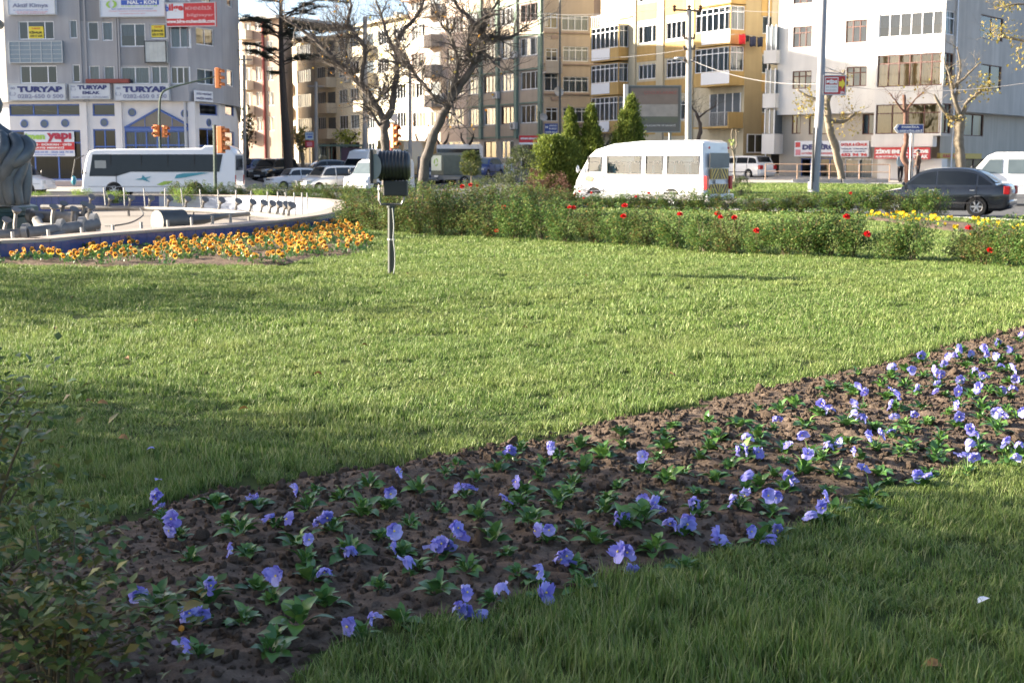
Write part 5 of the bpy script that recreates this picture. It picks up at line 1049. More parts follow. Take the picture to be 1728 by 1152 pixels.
    for x in (1068, 1115, 1165):
        q = FL.sz(x, 120)[0]; mb = MB(); FL.box(mb, (q - .42, zb, q + .42, zt - .1), .004, .12); mb.build('pilaster', CRM, t)
    q = 2.2; mb = MB(); FR.box(mb, (q, zb, q + 2.0, zt - .1), .004, .10); mb.build('pilaster', CRM, t)
    r = FR.rect((1226, 226, 1250, 258)); W_ = window(FR, (.3, r[1], 1.7, r[3]), t, PVC, cols=2, set_d=.06, curtain=None); mb = MB(); FR.box(mb, (2.4, zb, 4.8, zb + 1.9), .11, .15); mb.build('gate', BLACK, t)
    mb = MB(); p = FR.p(1.9, 0, .12); mb.tube([(p.x, p.y, zb), (p.x, p.y, zt)], .05, 6); mb.build('downpipe', PVC, t)
    for a_, z_ in ((.45, 6.2), (.45, 12.2)): air_con(FR, 4.9 + a_, z_, t)
    # laundry on a line across the side wall
    D = FR.off(.6); Lc = [('red_cloth', (.55, .02, .03), 1247, 58, 1258, 75), ('black_cloth', (.012, .012, .015), 1258.5, 60, 1264.5, 71), ('navy_cloth', (.015, .02, .05), 1265, 62, 1276, 79), ('dark_blue_cloth', (.012, .016, .035), 1278, 63, 1287.5, 79.5)]
    lb = ('red shirt hanging on the laundry line of the yellow house', 'small black garment on the laundry line of the yellow house', 'navy trousers on the laundry line of the yellow house', 'dark blue towel at the end of the laundry line')
    for (nm, col, x0, y0, x1, y1), l in zip(Lc, lb):
        r = D.rect((x0, y0, x1, y1)); mb = MB(); vs = []; n_ = 10
        for i in range(n_ + 1):
            for j in range(4): f = i / n_; g_ = j / 3; vs.append(D.p(r[0] + (r[2] - r[0]) * f, r[3] - (r[3] - r[1]) * g_ - .03 * math.sin(f * 7), .05 * math.sin(f * 9 + g_) * g_))
        mb.add(vs, [(i * 4 + j, i * 4 + j + 1, i * 4 + 4 + j + 1, i * 4 + 4 + j) for i in range(n_) for j in range(3)]); o = mb.build('laundry', mat(nm, col, .9), None, True, 180); tag(o, l, 'laundry', 'laundry of the yellow house')
        sl = o.modifiers.new('thickness', 'SOLIDIFY'); sl.thickness = .02
    mb = MB(); r0 = D.sz(1240, 58); r1 = D.sz(1292, 63); mb.tube([D.p(*r0), D.p(*r1)], .012, 4); mb.tube([D.p(*r0), FR.p(r0[0], r0[1])], .015, 4); mb.tube([D.p(*r1), FR.p(r1[0], r1[1])], .015, 4); tag(mb.build('laundry_line', STEEL), 'thin laundry line on brackets at the yellow house', 'line')
yellow_house()
# ---- the row along the side street: facades on one receding line
SU = Vector((-.503, .864, 0)); SO = Vector((*corner(917, 115), 0)); SV = Vector((.864, .503, 0))
def row_house(t0, t1, zt, zb, label, cols_w, base, trim, storeys, pil=None, curt=(CURT, None, CURT3, CURT), bal=(), front=None, depth=9.0, name='apartment_house', gz=3.0, roof=None, dark=None, sh=2.8):
    a, b = SO + SU * t1, SO + SU * t0; F = Fac(a[:2], b[:2]); t = thing(name, label, 'building', (b.x, b.y, zb)); H = []; n = len(cols_w); L = F.len
    r = random.Random(int(t0 * 10 + 5))
    for k in range(storeys):
        z0 = zb + gz + k * sh
        for i, (f0, f1) in enumerate(cols_w):
            if (i, k) in bal: continue
            q = (f0 * L, z0 + .85, f1 * L, min(z0 + 2.35, zt - .2))
            H.append(q); window(F, q, t, PVC if r.random() < .8 else BROWN, cols=max(2, round((q[2] - q[0]) / .7)), curtain=r.choice(curt), fw=.07)
            if trim: mb = MB(); F.box(mb, (q[0] - .05, z0 - .2, q[2] + .05, z0 + .75), .004, .05); mb.build('spandrel', trim, t)
    for i, (f0, f1) in enumerate(cols_w):
        if i % 2 == 0: q = (f0 * L, zb + .9, f1 * L, zb + 2.4); H.append(q); window(F, q, t, PVC, cols=3, curtain=CURT)
        else: q = (f0 * L, zb + .05, f1 * L, zb + 2.4); H.append(q); window(F, q, t, BROWN, cols=2)
    wall(F, (0, zb - .5, L, zt), H, base, t)
    for (i, k) in bal:
        f0, f1 = cols_w[i]; z0 = zb + gz + k * sh; p = [(f0 * L - .3), (f1 * L + .3)]
        mb = MB(); F.box(mb, (p[0], z0 - .15, p[1], z0), .01, 1.2); o = mb.build('balcony', dark or base, t); mb = MB(); F.box(mb, (p[0], z0, p[1], z0 + .95), 1.12, 1.2); F.box(mb, (p[0], z0, p[0] + .08, z0 + .95), .01, 1.11); F.box(mb, (p[1] - .08, z0, p[1], z0 + .95), .01, 1.11); mb.build('parapet', dark or base, o)
        mb = MB(); F.box(mb, (f0 * L, z0 + .02, f1 * L, z0 + 2.2), .004, .02); mb.build('balcony_doors', mat('balcony_pane', (.10, .12, .14), .1), o)
    if pil:
        for f in pil[0]: mb = MB(); F.box(mb, (f * L - .22, zb + gz - .4, f * L + .22, zt - .2), .003, .22); mb.build('pilaster', pil[1], t)
        for k in range(storeys + 1): mb = MB(); F.box(mb, (0, zb + gz - .32 + k * sh, L, zb + gz - .22 + k * sh), .003, .12); mb.build('ledge', pil[1], t)
    pl_ = [tuple(a[:2]), tuple(b[:2]), tuple((b + SV * depth)[:2]), tuple((a + SV * depth)[:2])]
    shell(pl_, zb - .5, zt, dark or base, t, open_edges=(0,) + ((1,) if front else ()))
    for k in range(4):
        i = r.randrange(n)
        if i + 1 < n: air_con(F, (cols_w[i][1] + .005) * L, zb + gz + r.randrange(storeys) * sh + r.uniform(.1, .9), t)
    mb = MB(); F.box(mb, (-.2, zt, L + .25, zt + .22), -depth - .2, .7); o = mb.build('roof_slab', roof or base, t)
    mb = MB(); F.box(mb, (L * .3, zt + .22, L * .3 + .8, zt + 1.3), -3, -2.2); mb.build('chimney', CONC, o)
    if front: front(t, b, zb, zt)
    return t
PKB = plaster('pink_beige_render', (0.62, 0.50, 0.42), .15); BGE = plaster('beige_render', (0.56, 0.50, 0.40), .16); CRM2 = plaster('pale_cream_render', (0.64, 0.59, 0.46), .14); BRN = plaster('brown_render', (0.40, 0.30, 0.24), .2); GBR = plaster('grey_beige_render', (0.44, 0.39, 0.34), .2); LTAN = plaster('light_tan_render', (0.52, 0.42, 0.32), .18)
def green_front(t, b, zb, zt):
    e = corner(1000, 116.2); F = Fac(b[:2], e); H = []
    for pr, c in (((919, 22, 941, 48), CURT2), ((948, 26, 993, 52), CURT), ((950, 79, 993, 104), CURT), ((919, 124, 942, 154), CURT3), ((950, 130, 993, 156), CURT), ((948, -28, 993, -2), CURT), ((950, 182, 993, 206), CURT3), ((921, 82, 941, 103), None), ((921, 182, 941, 205), None), ((924, 236, 985, 268), None)):
        r = F.rect(pr); H.append(r); window(F, r, t, PVC, cols=4 if pr[2] - pr[0] > 30 else 2, transom=.25, curtain=c)
    wall(F, (0, zb - .5, F.len, zt), H, LTAN, t); shell([tuple(b[:2]), e, (e[0] + 3, e[1] + 12), tuple((b + SV * 9)[:2])], zb - .5, zt, BRN, t, open_edges=(0, 3), roof=True)
    for y in (55, 108, 158, 208): r = F.rect((917, y, 995, y + 2)); mb = MB(); F.box(mb, (-.05, r[1], F.len, r[3]), .003, .15); mb.build('ledge', BRN, t)
    for y0, y1 in ((105, 122), (208, 226)):
        r = F.rect((917, y0, 943, y1)); mb = MB(); F.box(mb, (-.1, r[1], r[2], r[3]), .9, 1.0); F.box(mb, (-.1, r[1] - .15, r[2], r[1]), .01, 1.0); mb.build('balcony', GBR, t)
    for k in range(3):
        r = F.rect((930, 60 + 52 * k, 942, 66 + 52 * k)); mb = MB(); F.box(mb, r, .005, .06); mb.build('air_vent', BRN, t)
row_house(0, 13.4, 17.8, .9, 'beige apartment house with green painted pilasters and rows of white windows', [(.03, .17), (.24, .40), (.47, .63), (.72, .95)], GBR, LTAN, 5, ([.205, .435, .675, .97], GREENF), front=green_front, dark=BRN)
row_house(13.5, 25.5, 17.0, 1.0, 'pinkish beige apartment house with grey balconies behind the leaning tree', [(.06, .3), (.4, .58), (.68, .95)], PKB, None, 5, bal=((1, 1), (1, 2), (1, 3), (1, 4)), dark=GBR)
row_house(25.6, 37, 15.6, 1.1, 'pale cream apartment house with a terracotta roof edge behind the forked tree', [(.06, .28), (.38, .6), (.7, .94)], CRM2, None, 4, bal=((0, 1), (0, 2), (0, 3)), dark=BGE)
row_house(37.1, 50, 15.0, 1.2, 'long cream apartment house with glazed balconies along the side street', [(.05, .24), (.3, .46), (.54, .72), (.78, .95)], CRM2, None, 4, bal=((1, 0), (1, 1), (1, 2), (1, 3)), dark=BGE)
row_house(50.1, 62, 15.5, 1.2, 'narrow beige apartment house with balconies far down the side street', [(.08, .4), (.55, .9)], BGE, None, 4, bal=((0, 0), (0, 1), (0, 2)), dark=BRN)
row_house(62.1, 74, 16.5, 1.2, 'white apartment house at the far end of the side street', [(.08, .4), (.55, .9)], CRM2, None, 4, dark=BRN)
def brown_house():
    a, b = corner(413, 150), corner(476, 147); F = Fac(a, b); zb = 1.2; zt = 16.5; t = thing('apartment_house', 'brown apartment house with a red downpipe at the end of the street', 'building', (*b, zb)); H = []
    for k in range(5):
        for f0, f1 in ((.08, .26), (.36, .5), (.66, .82)):
            r = (f0 * F.len, zb + 3.6 + k * 2.65, f1 * F.len, min(zt - .2, zb + 5.1 + k * 2.65))
            if r[3] - r[1] > .5: H.append(r); window(F, r, t, PVC, cols=2, curtain=CURT)
        mb = MB(); z = zb + 2.7 + k * 2.65; F.box(mb, (-.1, z, F.len * .3, z + .95), .01, 1.1); mb.build('balcony', CRM2, t)
    wall(F, (0, zb - 1, F.len, zt), H, BRN, t); shell([a, b, (b[0] - .9, b[1] + 14), (a[0] - 4, a[1] + 14)], zb - 1, zt, PKB, t, open_edges=(0,))
    q = F.p(F.len * .58, 0, .1); mb = MB(); mb.tube([(q.x, q.y, zb), (q.x, q.y, zt)], .16, 6); mb.build('downpipe', mat('rust_red', (.26, .06, .05), .7), t)
    mb = MB(); F.box(mb, (-.3, zt, F.len + .3, zt + .3), -14, .8); mb.build('roof_slab', CONC, t)
    a, b = (corner(408, 172)[0] - 16, 175), corner(413, 170); 
brown_house()
def far_block(x0, x1, Y, top, m, label, zb=1.2):
    a, b = corner(x0, Y), corner(x1, Y); F = Fac(a, b); zt = at(x0, top, Y).z; t = thing('apartment_house', label, 'building', (*b, zb)); H = []
    k = 0
    while zb + 3 + k * 2.8 + 2.4 < zt:
        for j in range(max(2, int(F.len / 3.2))):
            n = max(2, int(F.len / 3.2)); r = ((j + .2) / n * F.len, zb + 3.8 + k * 2.8, (j + .75) / n * F.len, zb + 5.2 + k * 2.8)
            H.append(r); window(F, r, t, PVC, cols=2, curtain=random.choice((CURT, None, CURT3)))
        k += 1
    wall(F, (0, zb - 1, F.len, zt), H, m, t); shell([a, b, (b[0] + 5, b[1] + 12), (a[0] - 2, a[1] + 12)], zb - 1, zt, m, t, open_edges=(0,)); mb = MB(); F.box(mb, (-.3, zt, F.len + .3, zt + .25), -12, .6); mb.build('roof_slab', CONC, t)
far_block(470, 560, 205, 118, PKB, 'distant pink apartment house closing the view down the street')
far_block(990, 1060, 122, -60, BRN, 'brown apartment house wall rising between the green trimmed and yellow houses', .8)
# ================================================================== VEHICLES
def paint(name, col, rough=.3, coat=.6): return mat(name, col, rough, 0, .04, 3, .5, coat=coat)
CWHITE = paint('car_white', (.72, .72, .72)); CBLACK = paint('car_black', (.012, .014, .017), .22, 1.0); CBLUE = paint('car_blue', (.03, .06, .20)); CSILV = mat('car_silver', (.50, .50, .50), .3, .5, .04, coat=.5); CGREY = paint('car_grey', (.10, .11, .12)); CLBLUE = paint('car_pale_blue', (.40, .48, .60)); CNAVY = paint('car_navy', (.015, .03, .09))
TINT = mat('car_window', (.012, .015, .018), .08, 0, .3, 2, .4); TINT2 = mat('car_window_light', (.12, .15, .16), .06, 0, .3, 2, .8); TYRE = mat('tyre', (.018, .018, .018), .85); RIM = mat('alloy_rim', (.45, .46, .47), .35, .6); REDL = mat('tail_lamp', (.42, .015, .02), .2); HEADL = mat('head_lamp', (.55, .57, .58), .15); PLATE = mat('number_plate', (.7, .7, .7), .5); TRIM = mat('black_trim', (.025, .025, .027), .6)
def wheel(mbody, t, x, y, r, wd, cover=True):
    s = 1 if y > 0 else -1; M = Matrix.Translation((x, y, r)) @ Matrix.Rotation(R(90), 4, 'X')
    mb = MB(); mb.lathe([(r * .62, -wd / 2), (r * .94, -wd / 2), (r, -wd * .32), (r, wd * .32), (r * .94, wd / 2), (r * .62, wd / 2)], 24, M=M); o = mb.build('wheel', TYRE, t, True)
    mb = MB(); f = -s * (wd / 2 + .004); mb.lathe([(r * .62, f - s * -.03), (r * .60, f), (r * .5, f - s * -.012), (r * .48, f - s * -.04), (.001, f - s * -.04)][::1], 20, M=M)
    for k in range(6):
        a = k * math.pi / 3; mb.box((0, 0, 0), (r * .5, r * .16, .02), M @ Matrix.Rotation(a, 4, 'Z') @ Matrix.Translation((r * .27, 0, f + s * .012)))
    mb.lathe([(r * .13, f + s * .02), (r * .13, f - s * .012), (r * .05, f - s * .014)], 12, M=M); mb.build('rim', RIM, o, True)
def cut(o, cyls):
    """cut wheel arches / openings and keep the result as plain mesh"""
    tmp = []
    for c in cyls:
        q = bpy.data.objects.new('cutter', c); tmp.append(q); m = o.modifiers.new('cut', 'BOOLEAN'); m.operation = 'DIFFERENCE'; m.solver = 'EXACT'; m.object = q
    par = o.parent; o.parent = None; me = baked(o, tmp); o.modifiers.clear(); o.data = me; o.parent = par
    for q in tmp: bpy.data.objects.remove(q)
    me.polygons.foreach_set('use_smooth', [True] * len(me.polygons)); me.set_sharp_from_angle(angle=R(32))
def arch(x, r, W): return MB().lathe([(r, -W), (r, W)], 28, M=Matrix.Translation((x, 0, r * .82)) @ Matrix.Rotation(R(90), 4, 'X')).mesh('arch', DARK)
def car(name, label, cat, pos, yaw, paint_, L=4.2, W=1.7, H=1.45, belt=.92, hood=.30, cabin=(.24, .40, .78, .93), hoodz=.78, deckz=.92, wheels=(.19, .78), wr=.30, pillars=(.5,), roofw=.80, lamps=True, glassm=None, boot=.90, noseZ=.62, rails=False, stripe=False, group=None):
    """x forward; fractions of the length count from the nose. cabin = (screen base, roof front, roof rear, rear screen base)"""
    t = thing(name, label, cat, pos, yaw, group, world=False); X = lambda f: L * (.5 - f); gm = glassm or TINT
    st = [(0.0, .30, noseZ - .10, .80), (.012, .22, noseZ, .86), (.05, .19, noseZ + .06, .94), (.12, .18, (noseZ + hoodz) / 2 + .04, .985), (cabin[0] - .02, .18, hoodz + .04, 1), (cabin[0] + .05, .18, belt - .03, 1), (.5, .18, belt, 1), (cabin[3] - .05, .18, belt + .01, 1), (cabin[3] + .015, .18, deckz, .99), (.965, .20, deckz - .01, .95), (.99, .24, deckz - .05, .90), (1.0, .32, deckz - .14, .86)]
    st = sorted(st); mb = MB(); vs = []; k = 0
    for f, zb, zt, w in st:
        h = W / 2 * w; zm = zb + (zt - zb) * .55
        half = [(h * .90, zb), (h * .985, zb + .09), (h, zm), (h * .985, zt - .12), (h * .93, zt - .03), (h * .72, zt), (0, zt + .02)]
        ring = [(X(f), -y, z) for y, z in half] + [(X(f), y, z) for y, z in reversed(half[:-1])]; k = len(ring); vs += ring
    n = len(st); fs = [(i * k + j, i * k + (j + 1) % k, (i + 1) * k + (j + 1) % k, (i + 1) * k + j) for i in range(n - 1) for j in range(k)]
    fs += [tuple(reversed(range(k))), tuple((n - 1) * k + j for j in range(k))]; mb.add(vs, fs)
    bd = mb.build('body', paint_, t, True, 35)
    bm = bmesh.new(); bm.from_mesh(bd.data); bmesh.ops.recalc_face_normals(bm, faces=bm.faces); bm.to_mesh(bd.data); bm.free()
    cut(bd, [arch(X(f), wr * 1.16, W) for f in wheels])
    # cabin: an arched side profile with sides that lean in
    b0, r0, r1, b1 = cabin; wb, wt = W / 2 * .935, W / 2 * roofw; zr = H; zb0 = belt - .07
    prof = spline([(X(b0), 0, zb0), (X(b0 + (r0 - b0) * .55), 0, zb0 + (zr - zb0) * .62), (X(r0), 0, zr - .055), (X((r0 * .55 + r1 * .45)), 0, zr), (X(r1), 0, zr - .045), (X(r1 + (b1 - r1) * .55), 0, zb0 + (zr - zb0) * .56), (X(b1), 0, belt - .02)], 5)
    PX = [p.x for p in prof][::-1]; PZ = [p.z for p in prof][::-1]; zp = lambda x: float(np.interp(x, PX, PZ)); wy = lambda z: wb + (wt - wb) * max(0, (z - zb0) / (zr - zb0))
    k = len(prof); vs = [(p.x, wy(p.z), p.z) for p in prof] + [(p.x, wy(p.z) * .86, p.z + .03 * math.sin(math.pi * i / (k - 1))) for i, p in enumerate(prof)]
    vs += [(x, -y, z) for x, y, z in vs[k:2 * k]] + [(x, -y, z) for x, y, z in vs[:k]]
    fs = [(q * k + i, q * k + i + 1, (q + 1) * k + i + 1, (q + 1) * k + i) for q in range(3) for i in range(k - 1)] + [tuple(reversed(range(k))), tuple(range(3 * k, 4 * k)), (0, k, 2 * k, 3 * k), (k - 1, 4 * k - 1, 3 * k - 1, 2 * k - 1)]
    mb = MB(); mb.add(vs, fs); cb = mb.build('cabin', paint_, t, True, 38); bm = bmesh.new(); bm.from_mesh(cb.data); bmesh.ops.recalc_face_normals(bm, faces=bm.faces); bm.to_mesh(cb.data); bm.free()
    for s in (1, -1):
        lo = belt + .045; xs0 = X(b0 + (r0 - b0) * .22); xs1 = X(b1 - (b1 - r1) * .22); edges = [xs0] + [X(p) for p in pillars] + [xs1]
        for i in range(len(edges) - 1):
            u0, u1 = edges[i] - .025, edges[i + 1] + .025; xs = [u0 + (u1 - u0) * q / 7 for q in range(8)]; tp = [(x, max(lo + .01, zp(x) - .085)) for x in xs]; q = [(u0, lo), *tp, (u1, lo)]
            mb = MB(); mb.add([(x, s * (wy(z) + .007), z) for x, z in q], [tuple(range(len(q)))]); mb.build('side_window', gm, t)
        for p in edges[1:-1]:
            mb = MB(); mb.box((p, s * (W / 2 - .004), (belt + .25) / 2 + .05), (.012, .02, belt - .32)); mb.build('door_seam', TRIM, t)
            mb = MB(); mb.box((p + .12, s * (W / 2 + .004), belt - .12), (.16, .03, .03)); mb.build('door_handle', paint_ if paint_ is not CBLACK else RIM, t)
        mb = MB(); mb.blob((xs0 + .05, s * (W / 2 + .08), belt + .07), (.06, .10, .07), 3, 1, .1); mb.build('mirror', paint_ if paint_ is not CWHITE else TRIM, t, True)
        if rails: mb = MB(); mb.tube([(X(r0) - .2, s * wt * .9, zr + .0), (X(r0) - .3, s * wt * .9, zr + .07), (X(r1) + .2, s * wt * .9, zr + .07), (X(r1) + .1, s * wt * .9, zr + .0)], .018, 5); mb.build('roof_rail', TRIM, t)
        mb = MB(); mb.box((X(.5), s * (W / 2 + .002), .42), (L * .5, .016, .05)); mb.build('side_strip', TRIM, t)
    def screen(nm, xa, xb):
        xs = [xa + (xb - xa) * q / 5 for q in range(6)]; vs = []; d = 1 if xa > 0 else -1
        for x in xs: z = zp(x); vs += [(x + d * .012, -wy(z) * .84, z + .03), (x + d * .016, 0, z + .045), (x + d * .012, wy(z) * .84, z + .03)]
        mb = MB(); mb.add(vs, [(3 * i + j, 3 * i + j + 1, 3 * i + j + 4, 3 * i + j + 3) for i in range(5) for j in range(2)]); mb.build(nm, gm, t, True, 180)
    screen('windscreen', X(b0 + (r0 - b0) * .14), X(r0 - (r0 - b0) * .10)); screen('rear_window', X(b1 - (b1 - r1) * .16), X(r1 + (b1 - r1) * .12))
    for f_ in wheels:
        for s in (1, -1): wheel(None, t, X(f_), s * (W / 2 - .12), wr, .20)
    for s in (1, -1):
        mb = MB(); mb.box((L / 2 - .055, s * W * .33, noseZ - .02), (.13, W * .22, .13)); bev(mb.build('headlight', HEADL, t), .03)
        mb = MB(); mb.box((-L / 2 + .07, s * W * .385, deckz - .20), (.20, W * .19, .26)); bev(mb.build('tail_light', REDL, t), .03)
    mb = MB(); mb.box((L / 2 - .015, 0, noseZ - .04), (.06, W * .36, .10)); mb.build('grille', TRIM, t)
    mb = MB(); mb.box((L / 2 - .05, 0, .36), (.16, W * .88, .17)); bev(mb.build('bumper', paint_, t, True), .04); mb = MB(); mb.box((-L / 2 + .05, 0, .42), (.16, W * .90, .20)); bev(mb.build('bumper', paint_, t, True), .04)
    mb = MB(); mb.box((L / 2 + .03, 0, .36), (.012, .50, .11)); mb.build('number_plate', PLATE, t); mb = MB(); mb.box((-L / 2 + (.0 if deckz > .85 else -.03), 0, deckz - .24 if deckz > .85 else .45), (.05, .50, .11)); mb.build('number_plate', PLATE, t)
    return t
def head(dx, dy): return math.atan2(dy, dx)
def gz(x, y): return road_z(x, y) + .0
def put(px, Y): x = px_x(px, Y); return (x, Y, gz(x, Y))
# --- black saloon on the near road
x, y = px_x(1590, 43.6), 43.6
car('saloon_car', 'black saloon car driving along the road past the end of the rose row', 'car', (x, y, -.25), head(-.88, .475), CBLACK, 4.35, 1.72, 1.48, .93, cabin=(.25, .42, .74, .93), hoodz=.82, deckz=1.02, wheels=(.20, .785), wr=.31, pillars=(.50, .78), roofw=.76)
KW = CWHITE
car('estate_car', 'white square estate car parked beside the yellow house, rear towards the garden', 'car', put(1254, 88), head(-.62, .78), KW, 4.2, 1.65, 1.42, .92, cabin=(.25, .34, .86, .95), deckz=.92, hoodz=.86, noseZ=.72, pillars=(.52, .75))
car('hatchback', 'dark blue hatchback parked nose out beside the black people carrier', 'car', put(425, 106), head(-.50, -.866), CBLUE, 4.1, 1.72, 1.5, .95, cabin=(.22, .38, .88, .97), deckz=.95, pillars=(.52, .75))
car('people_carrier', 'black people carrier parked nose out in front of the brown house', 'car', put(462, 103), head(-.42, -.907), CBLACK, 4.3, 1.78, 1.62, 1.0, cabin=(.20, .36, .9, .98), deckz=1.0, hoodz=.9, noseZ=.72, pillars=(.5, .75))
car('saloon_car', 'dark grey saloon car half hidden behind the silver estate car', 'car', put(548, 104), head(-.93, -.36), CGREY, 4.4, 1.75, 1.46, .93, pillars=(.5, .76))
car('saloon_car', 'white boxy saloon car leading the queue of traffic', 'car', put(500, 91.5), head(-.84, -.54), CWHITE, 4.1, 1.62, 1.40, .90, cabin=(.28, .38, .72, .86), hoodz=.86, noseZ=.72, deckz=.90, pillars=(.5, .72), wr=.28)
car('estate_car', 'silver estate car with roof rails in the queue of traffic', 'car', put(558, 86.5), head(-.78, -.63), CSILV, 4.45, 1.74, 1.62, .98, cabin=(.22, .36, .9, .98), hoodz=.90, noseZ=.70, deckz=.98, pillars=(.48, .72), wr=.31, rails=True)
car('blue_car', 'small blue car with pale windscreen by the round topiary tree', 'car', put(817, 98), head(-.35, -.93), CBLUE, 4.1, 1.68, 1.42, .92, pillars=(.5, .76), glassm=TINT2)
# ---- vans and buses: an extruded side profile
def van(name, label, cat, pos, yaw, paint_, L, W, prof, wheels, wr, side_w, screen, rear_w=None, see=False, glassm=None, bevel=.10, group=None, extra=None, arches=True):
    """prof: side outline (x from the nose, z); side_w: [(x0,z0,x1,z1)] panes; screen: (x0,z0,x1,z1) on the nose slope"""
    t = thing(name, label, cat, pos, yaw, group, world=False); gm = glassm or TINT; X = lambda v: L / 2 - v
    mb = MB(); mb.prism([(X(a), b) for a, b in prof], -W / 2, W / 2, lambda a, b, h: (a, h, b)); me = mb.mesh('body', paint_)
    bm = bmesh.new(); bm.from_mesh(me); bmesh.ops.recalc_face_normals(bm, faces=bm.faces)
    for v in bm.verts:
        if v.co.z > 1.0: v.co.y *= 1 - .05 * (v.co.z - 1.0)
    ed = [e for e in bm.edges if abs(abs(e.verts[0].co.y) - abs(e.verts[1].co.y)) < .2 and e.verts[0].co.y * e.verts[1].co.y > 0 and min(e.verts[0].co.z, e.verts[1].co.z) > .5]
    bmesh.ops.bevel(bm, geom=ed, offset=bevel, segments=3, affect='EDGES', profile=.5); bm.to_mesh(me); bm.free(); bd = link('body', me, t)
    cs = [arch(X(f), wr * 1.15, W) for f in wheels] if arches else []
    if see:
        for (a, b, c, d) in side_w: cs.append(MB().box((X((a + c) / 2), 0, (b + d) / 2), (c - a, W * 1.2, d - b)).mesh('opening', paint_))
    cut(bd, cs)
    yw = lambda z: W / 2 * (1 - .05 * max(0, z - 1.0))
    for s in (1, -1):
        for w_ in side_w:
            if isinstance(w_, tuple): a, b, c, d = w_; q = [(a, b), (c, b), (c, d), (a, d)]
            else: q = w_
            o_ = .010 if not see else -.02
            mb = MB(); mb.add([(X(a), s * (yw(b) + o_), b) for a, b in q], [tuple(range(len(q)))]); mb.build('side_window', gm, t)
            if see:
                a, b, c, d = w_; fr = MB(); e = .035
                for (p, q_, u, v) in ((a, b, c, b + e), (a, d - e, c, d), (a, b, a + e, d), (c - e, b, c, d)): fr.box((X((p + u) / 2), s * (yw((q_ + v) / 2) + .004), (q_ + v) / 2), (u - p, .02, v - q_))
                fr.box((X((a + c) / 2), s * (yw(d) - .005), d - (d - b) * .36), (c - a - .07, .02, .025)); fr.build('window_seal', TRIM, t)
        p0 = X(screen[0]); mb = MB(); mb.blob((X(screen[0] + .05), s * (W / 2 + .16), screen[1] + .15), (.06, .09, .17), 4, 1, .05); mb.tube([(X(screen[0] + .15), s * W / 2 * .96, screen[1] + .1), (X(screen[0] + .05), s * (W / 2 + .14), screen[1] + .1)], .02, 5); mb.build('mirror', TRIM if paint_ is not KW or see is False else paint_, t, True)
        mb = MB(); mb.box((L / 2 - .03, s * W * .36, .72), (.12, W * .18, .18)); bev(mb.build('headlight', HEADL, t), .03); mb = MB(); mb.box((-L / 2 + .02, s * W * .44, .98), (.09, W * .085, .52)); mb.build('tail_light', REDL, t)
        mb = MB(); mb.box((0, s * (W / 2 + .004), .62), (L * .92, .02, .03)); mb.build('side_moulding', mat('moulding_grey', (.35, .35, .36), .6), t)
    a, b, c, d = screen; n_ = Vector((d - b, 0, c - a)).normalized() * .012; k = .90
    mb = MB(); mb.add([Vector((X(a), s * yw(z_) * k, z_)) + n_ if z_ == b else Vector((X(c), s * yw(z_) * k, z_)) + n_ for s, z_ in ((1, b), (-1, b), (-1, d), (1, d))], [(0, 1, 2, 3)]); mb.build('windscreen', gm if not see else TINT2, t)
    if rear_w: b, d = rear_w; mb = MB(); mb.box((-L / 2 - .004, 0, (b + d) / 2), (.02, W * .72, d - b)); mb.build('rear_window', gm if not see else TINT2, t)
    for f in wheels:
        for s in (1, -1): wheel(None, t, X(f), s * (W / 2 - .14), wr, .24)
    mb = MB(); mb.box((-L / 2 - .03, 0, .42), (.16, W * .96, .24)); bev(mb.build('bumper', paint_, t), .04); mb = MB(); mb.box((L / 2 + .02, 0, .42), (.14, W * .94, .24)); bev(mb.build('bumper', paint_, t), .04)
    mb = MB(); mb.box((L / 2 + .10, 0, .44), (.012, .50, .11)); mb.build('number_plate', PLATE, t)
    return t, X, yw
# white minibus
ang = R(141); L, W = 6.3, 2.05
h = Vector((math.cos(ang), math.sin(ang), 0)); c0 = Vector((px_x(1191, 52.6), 52.6, 0)); ctr = c0 + h * L / 2 + Vector((h.y, -h.x, 0)) * W / 2
prof = [(0.02, .32), (0, .62), (.10, 1.02), (.28, 1.32), (.72, 2.02), (1.05, 2.28), (1.9, 2.50), (3.2, 2.60), (5.9, 2.62), (6.14, 2.52), (6.2, 1.1), (6.2, .32)]
mt, X, yw = van('minibus', 'white service minibus with see through windows and striped rear behind the rose row', 'minibus', (ctr.x, ctr.y, -.34), ang, CWHITE, L, W, prof, (1.05, 4.75), .36, [(.72, 1.38, 1.40, 2.0), (1.66, 1.30, 3.30, 2.02), (3.52, 1.30, 4.32, 2.02), (4.52, 1.30, 5.98, 2.02)], (.30, 1.34, .70, 2.0), (1.55, 2.12), see=True, glassm=MATS['clear_glass'], bevel=.13)
for s_ in (1, -1):
    for xx in (1.52, 3.41, 4.42): mb = MB(); mb.box((X(xx), s_ * (W / 2 * .995 + .003), 1.0), (.012, .012, 1.1)); mb.build('panel_seam', mat('seam_grey', (.25, .25, .26), .7), mt)
    mb = MB(); mb.box((X(3.1), s_ * (W / 2 + .004), .42), (5.4, .02, .18)); mb.build('sill', mat('sill_grey', (.30, .30, .31), .7), mt)
mb = MB(); mb.box((X(1.46), W / 2 + .015, 1.18), (.16, .03, .035)); mb.build('door_handle', TRIM, mt)
SEAT = mat('seat_blue', (.10, .28, .36), .8)
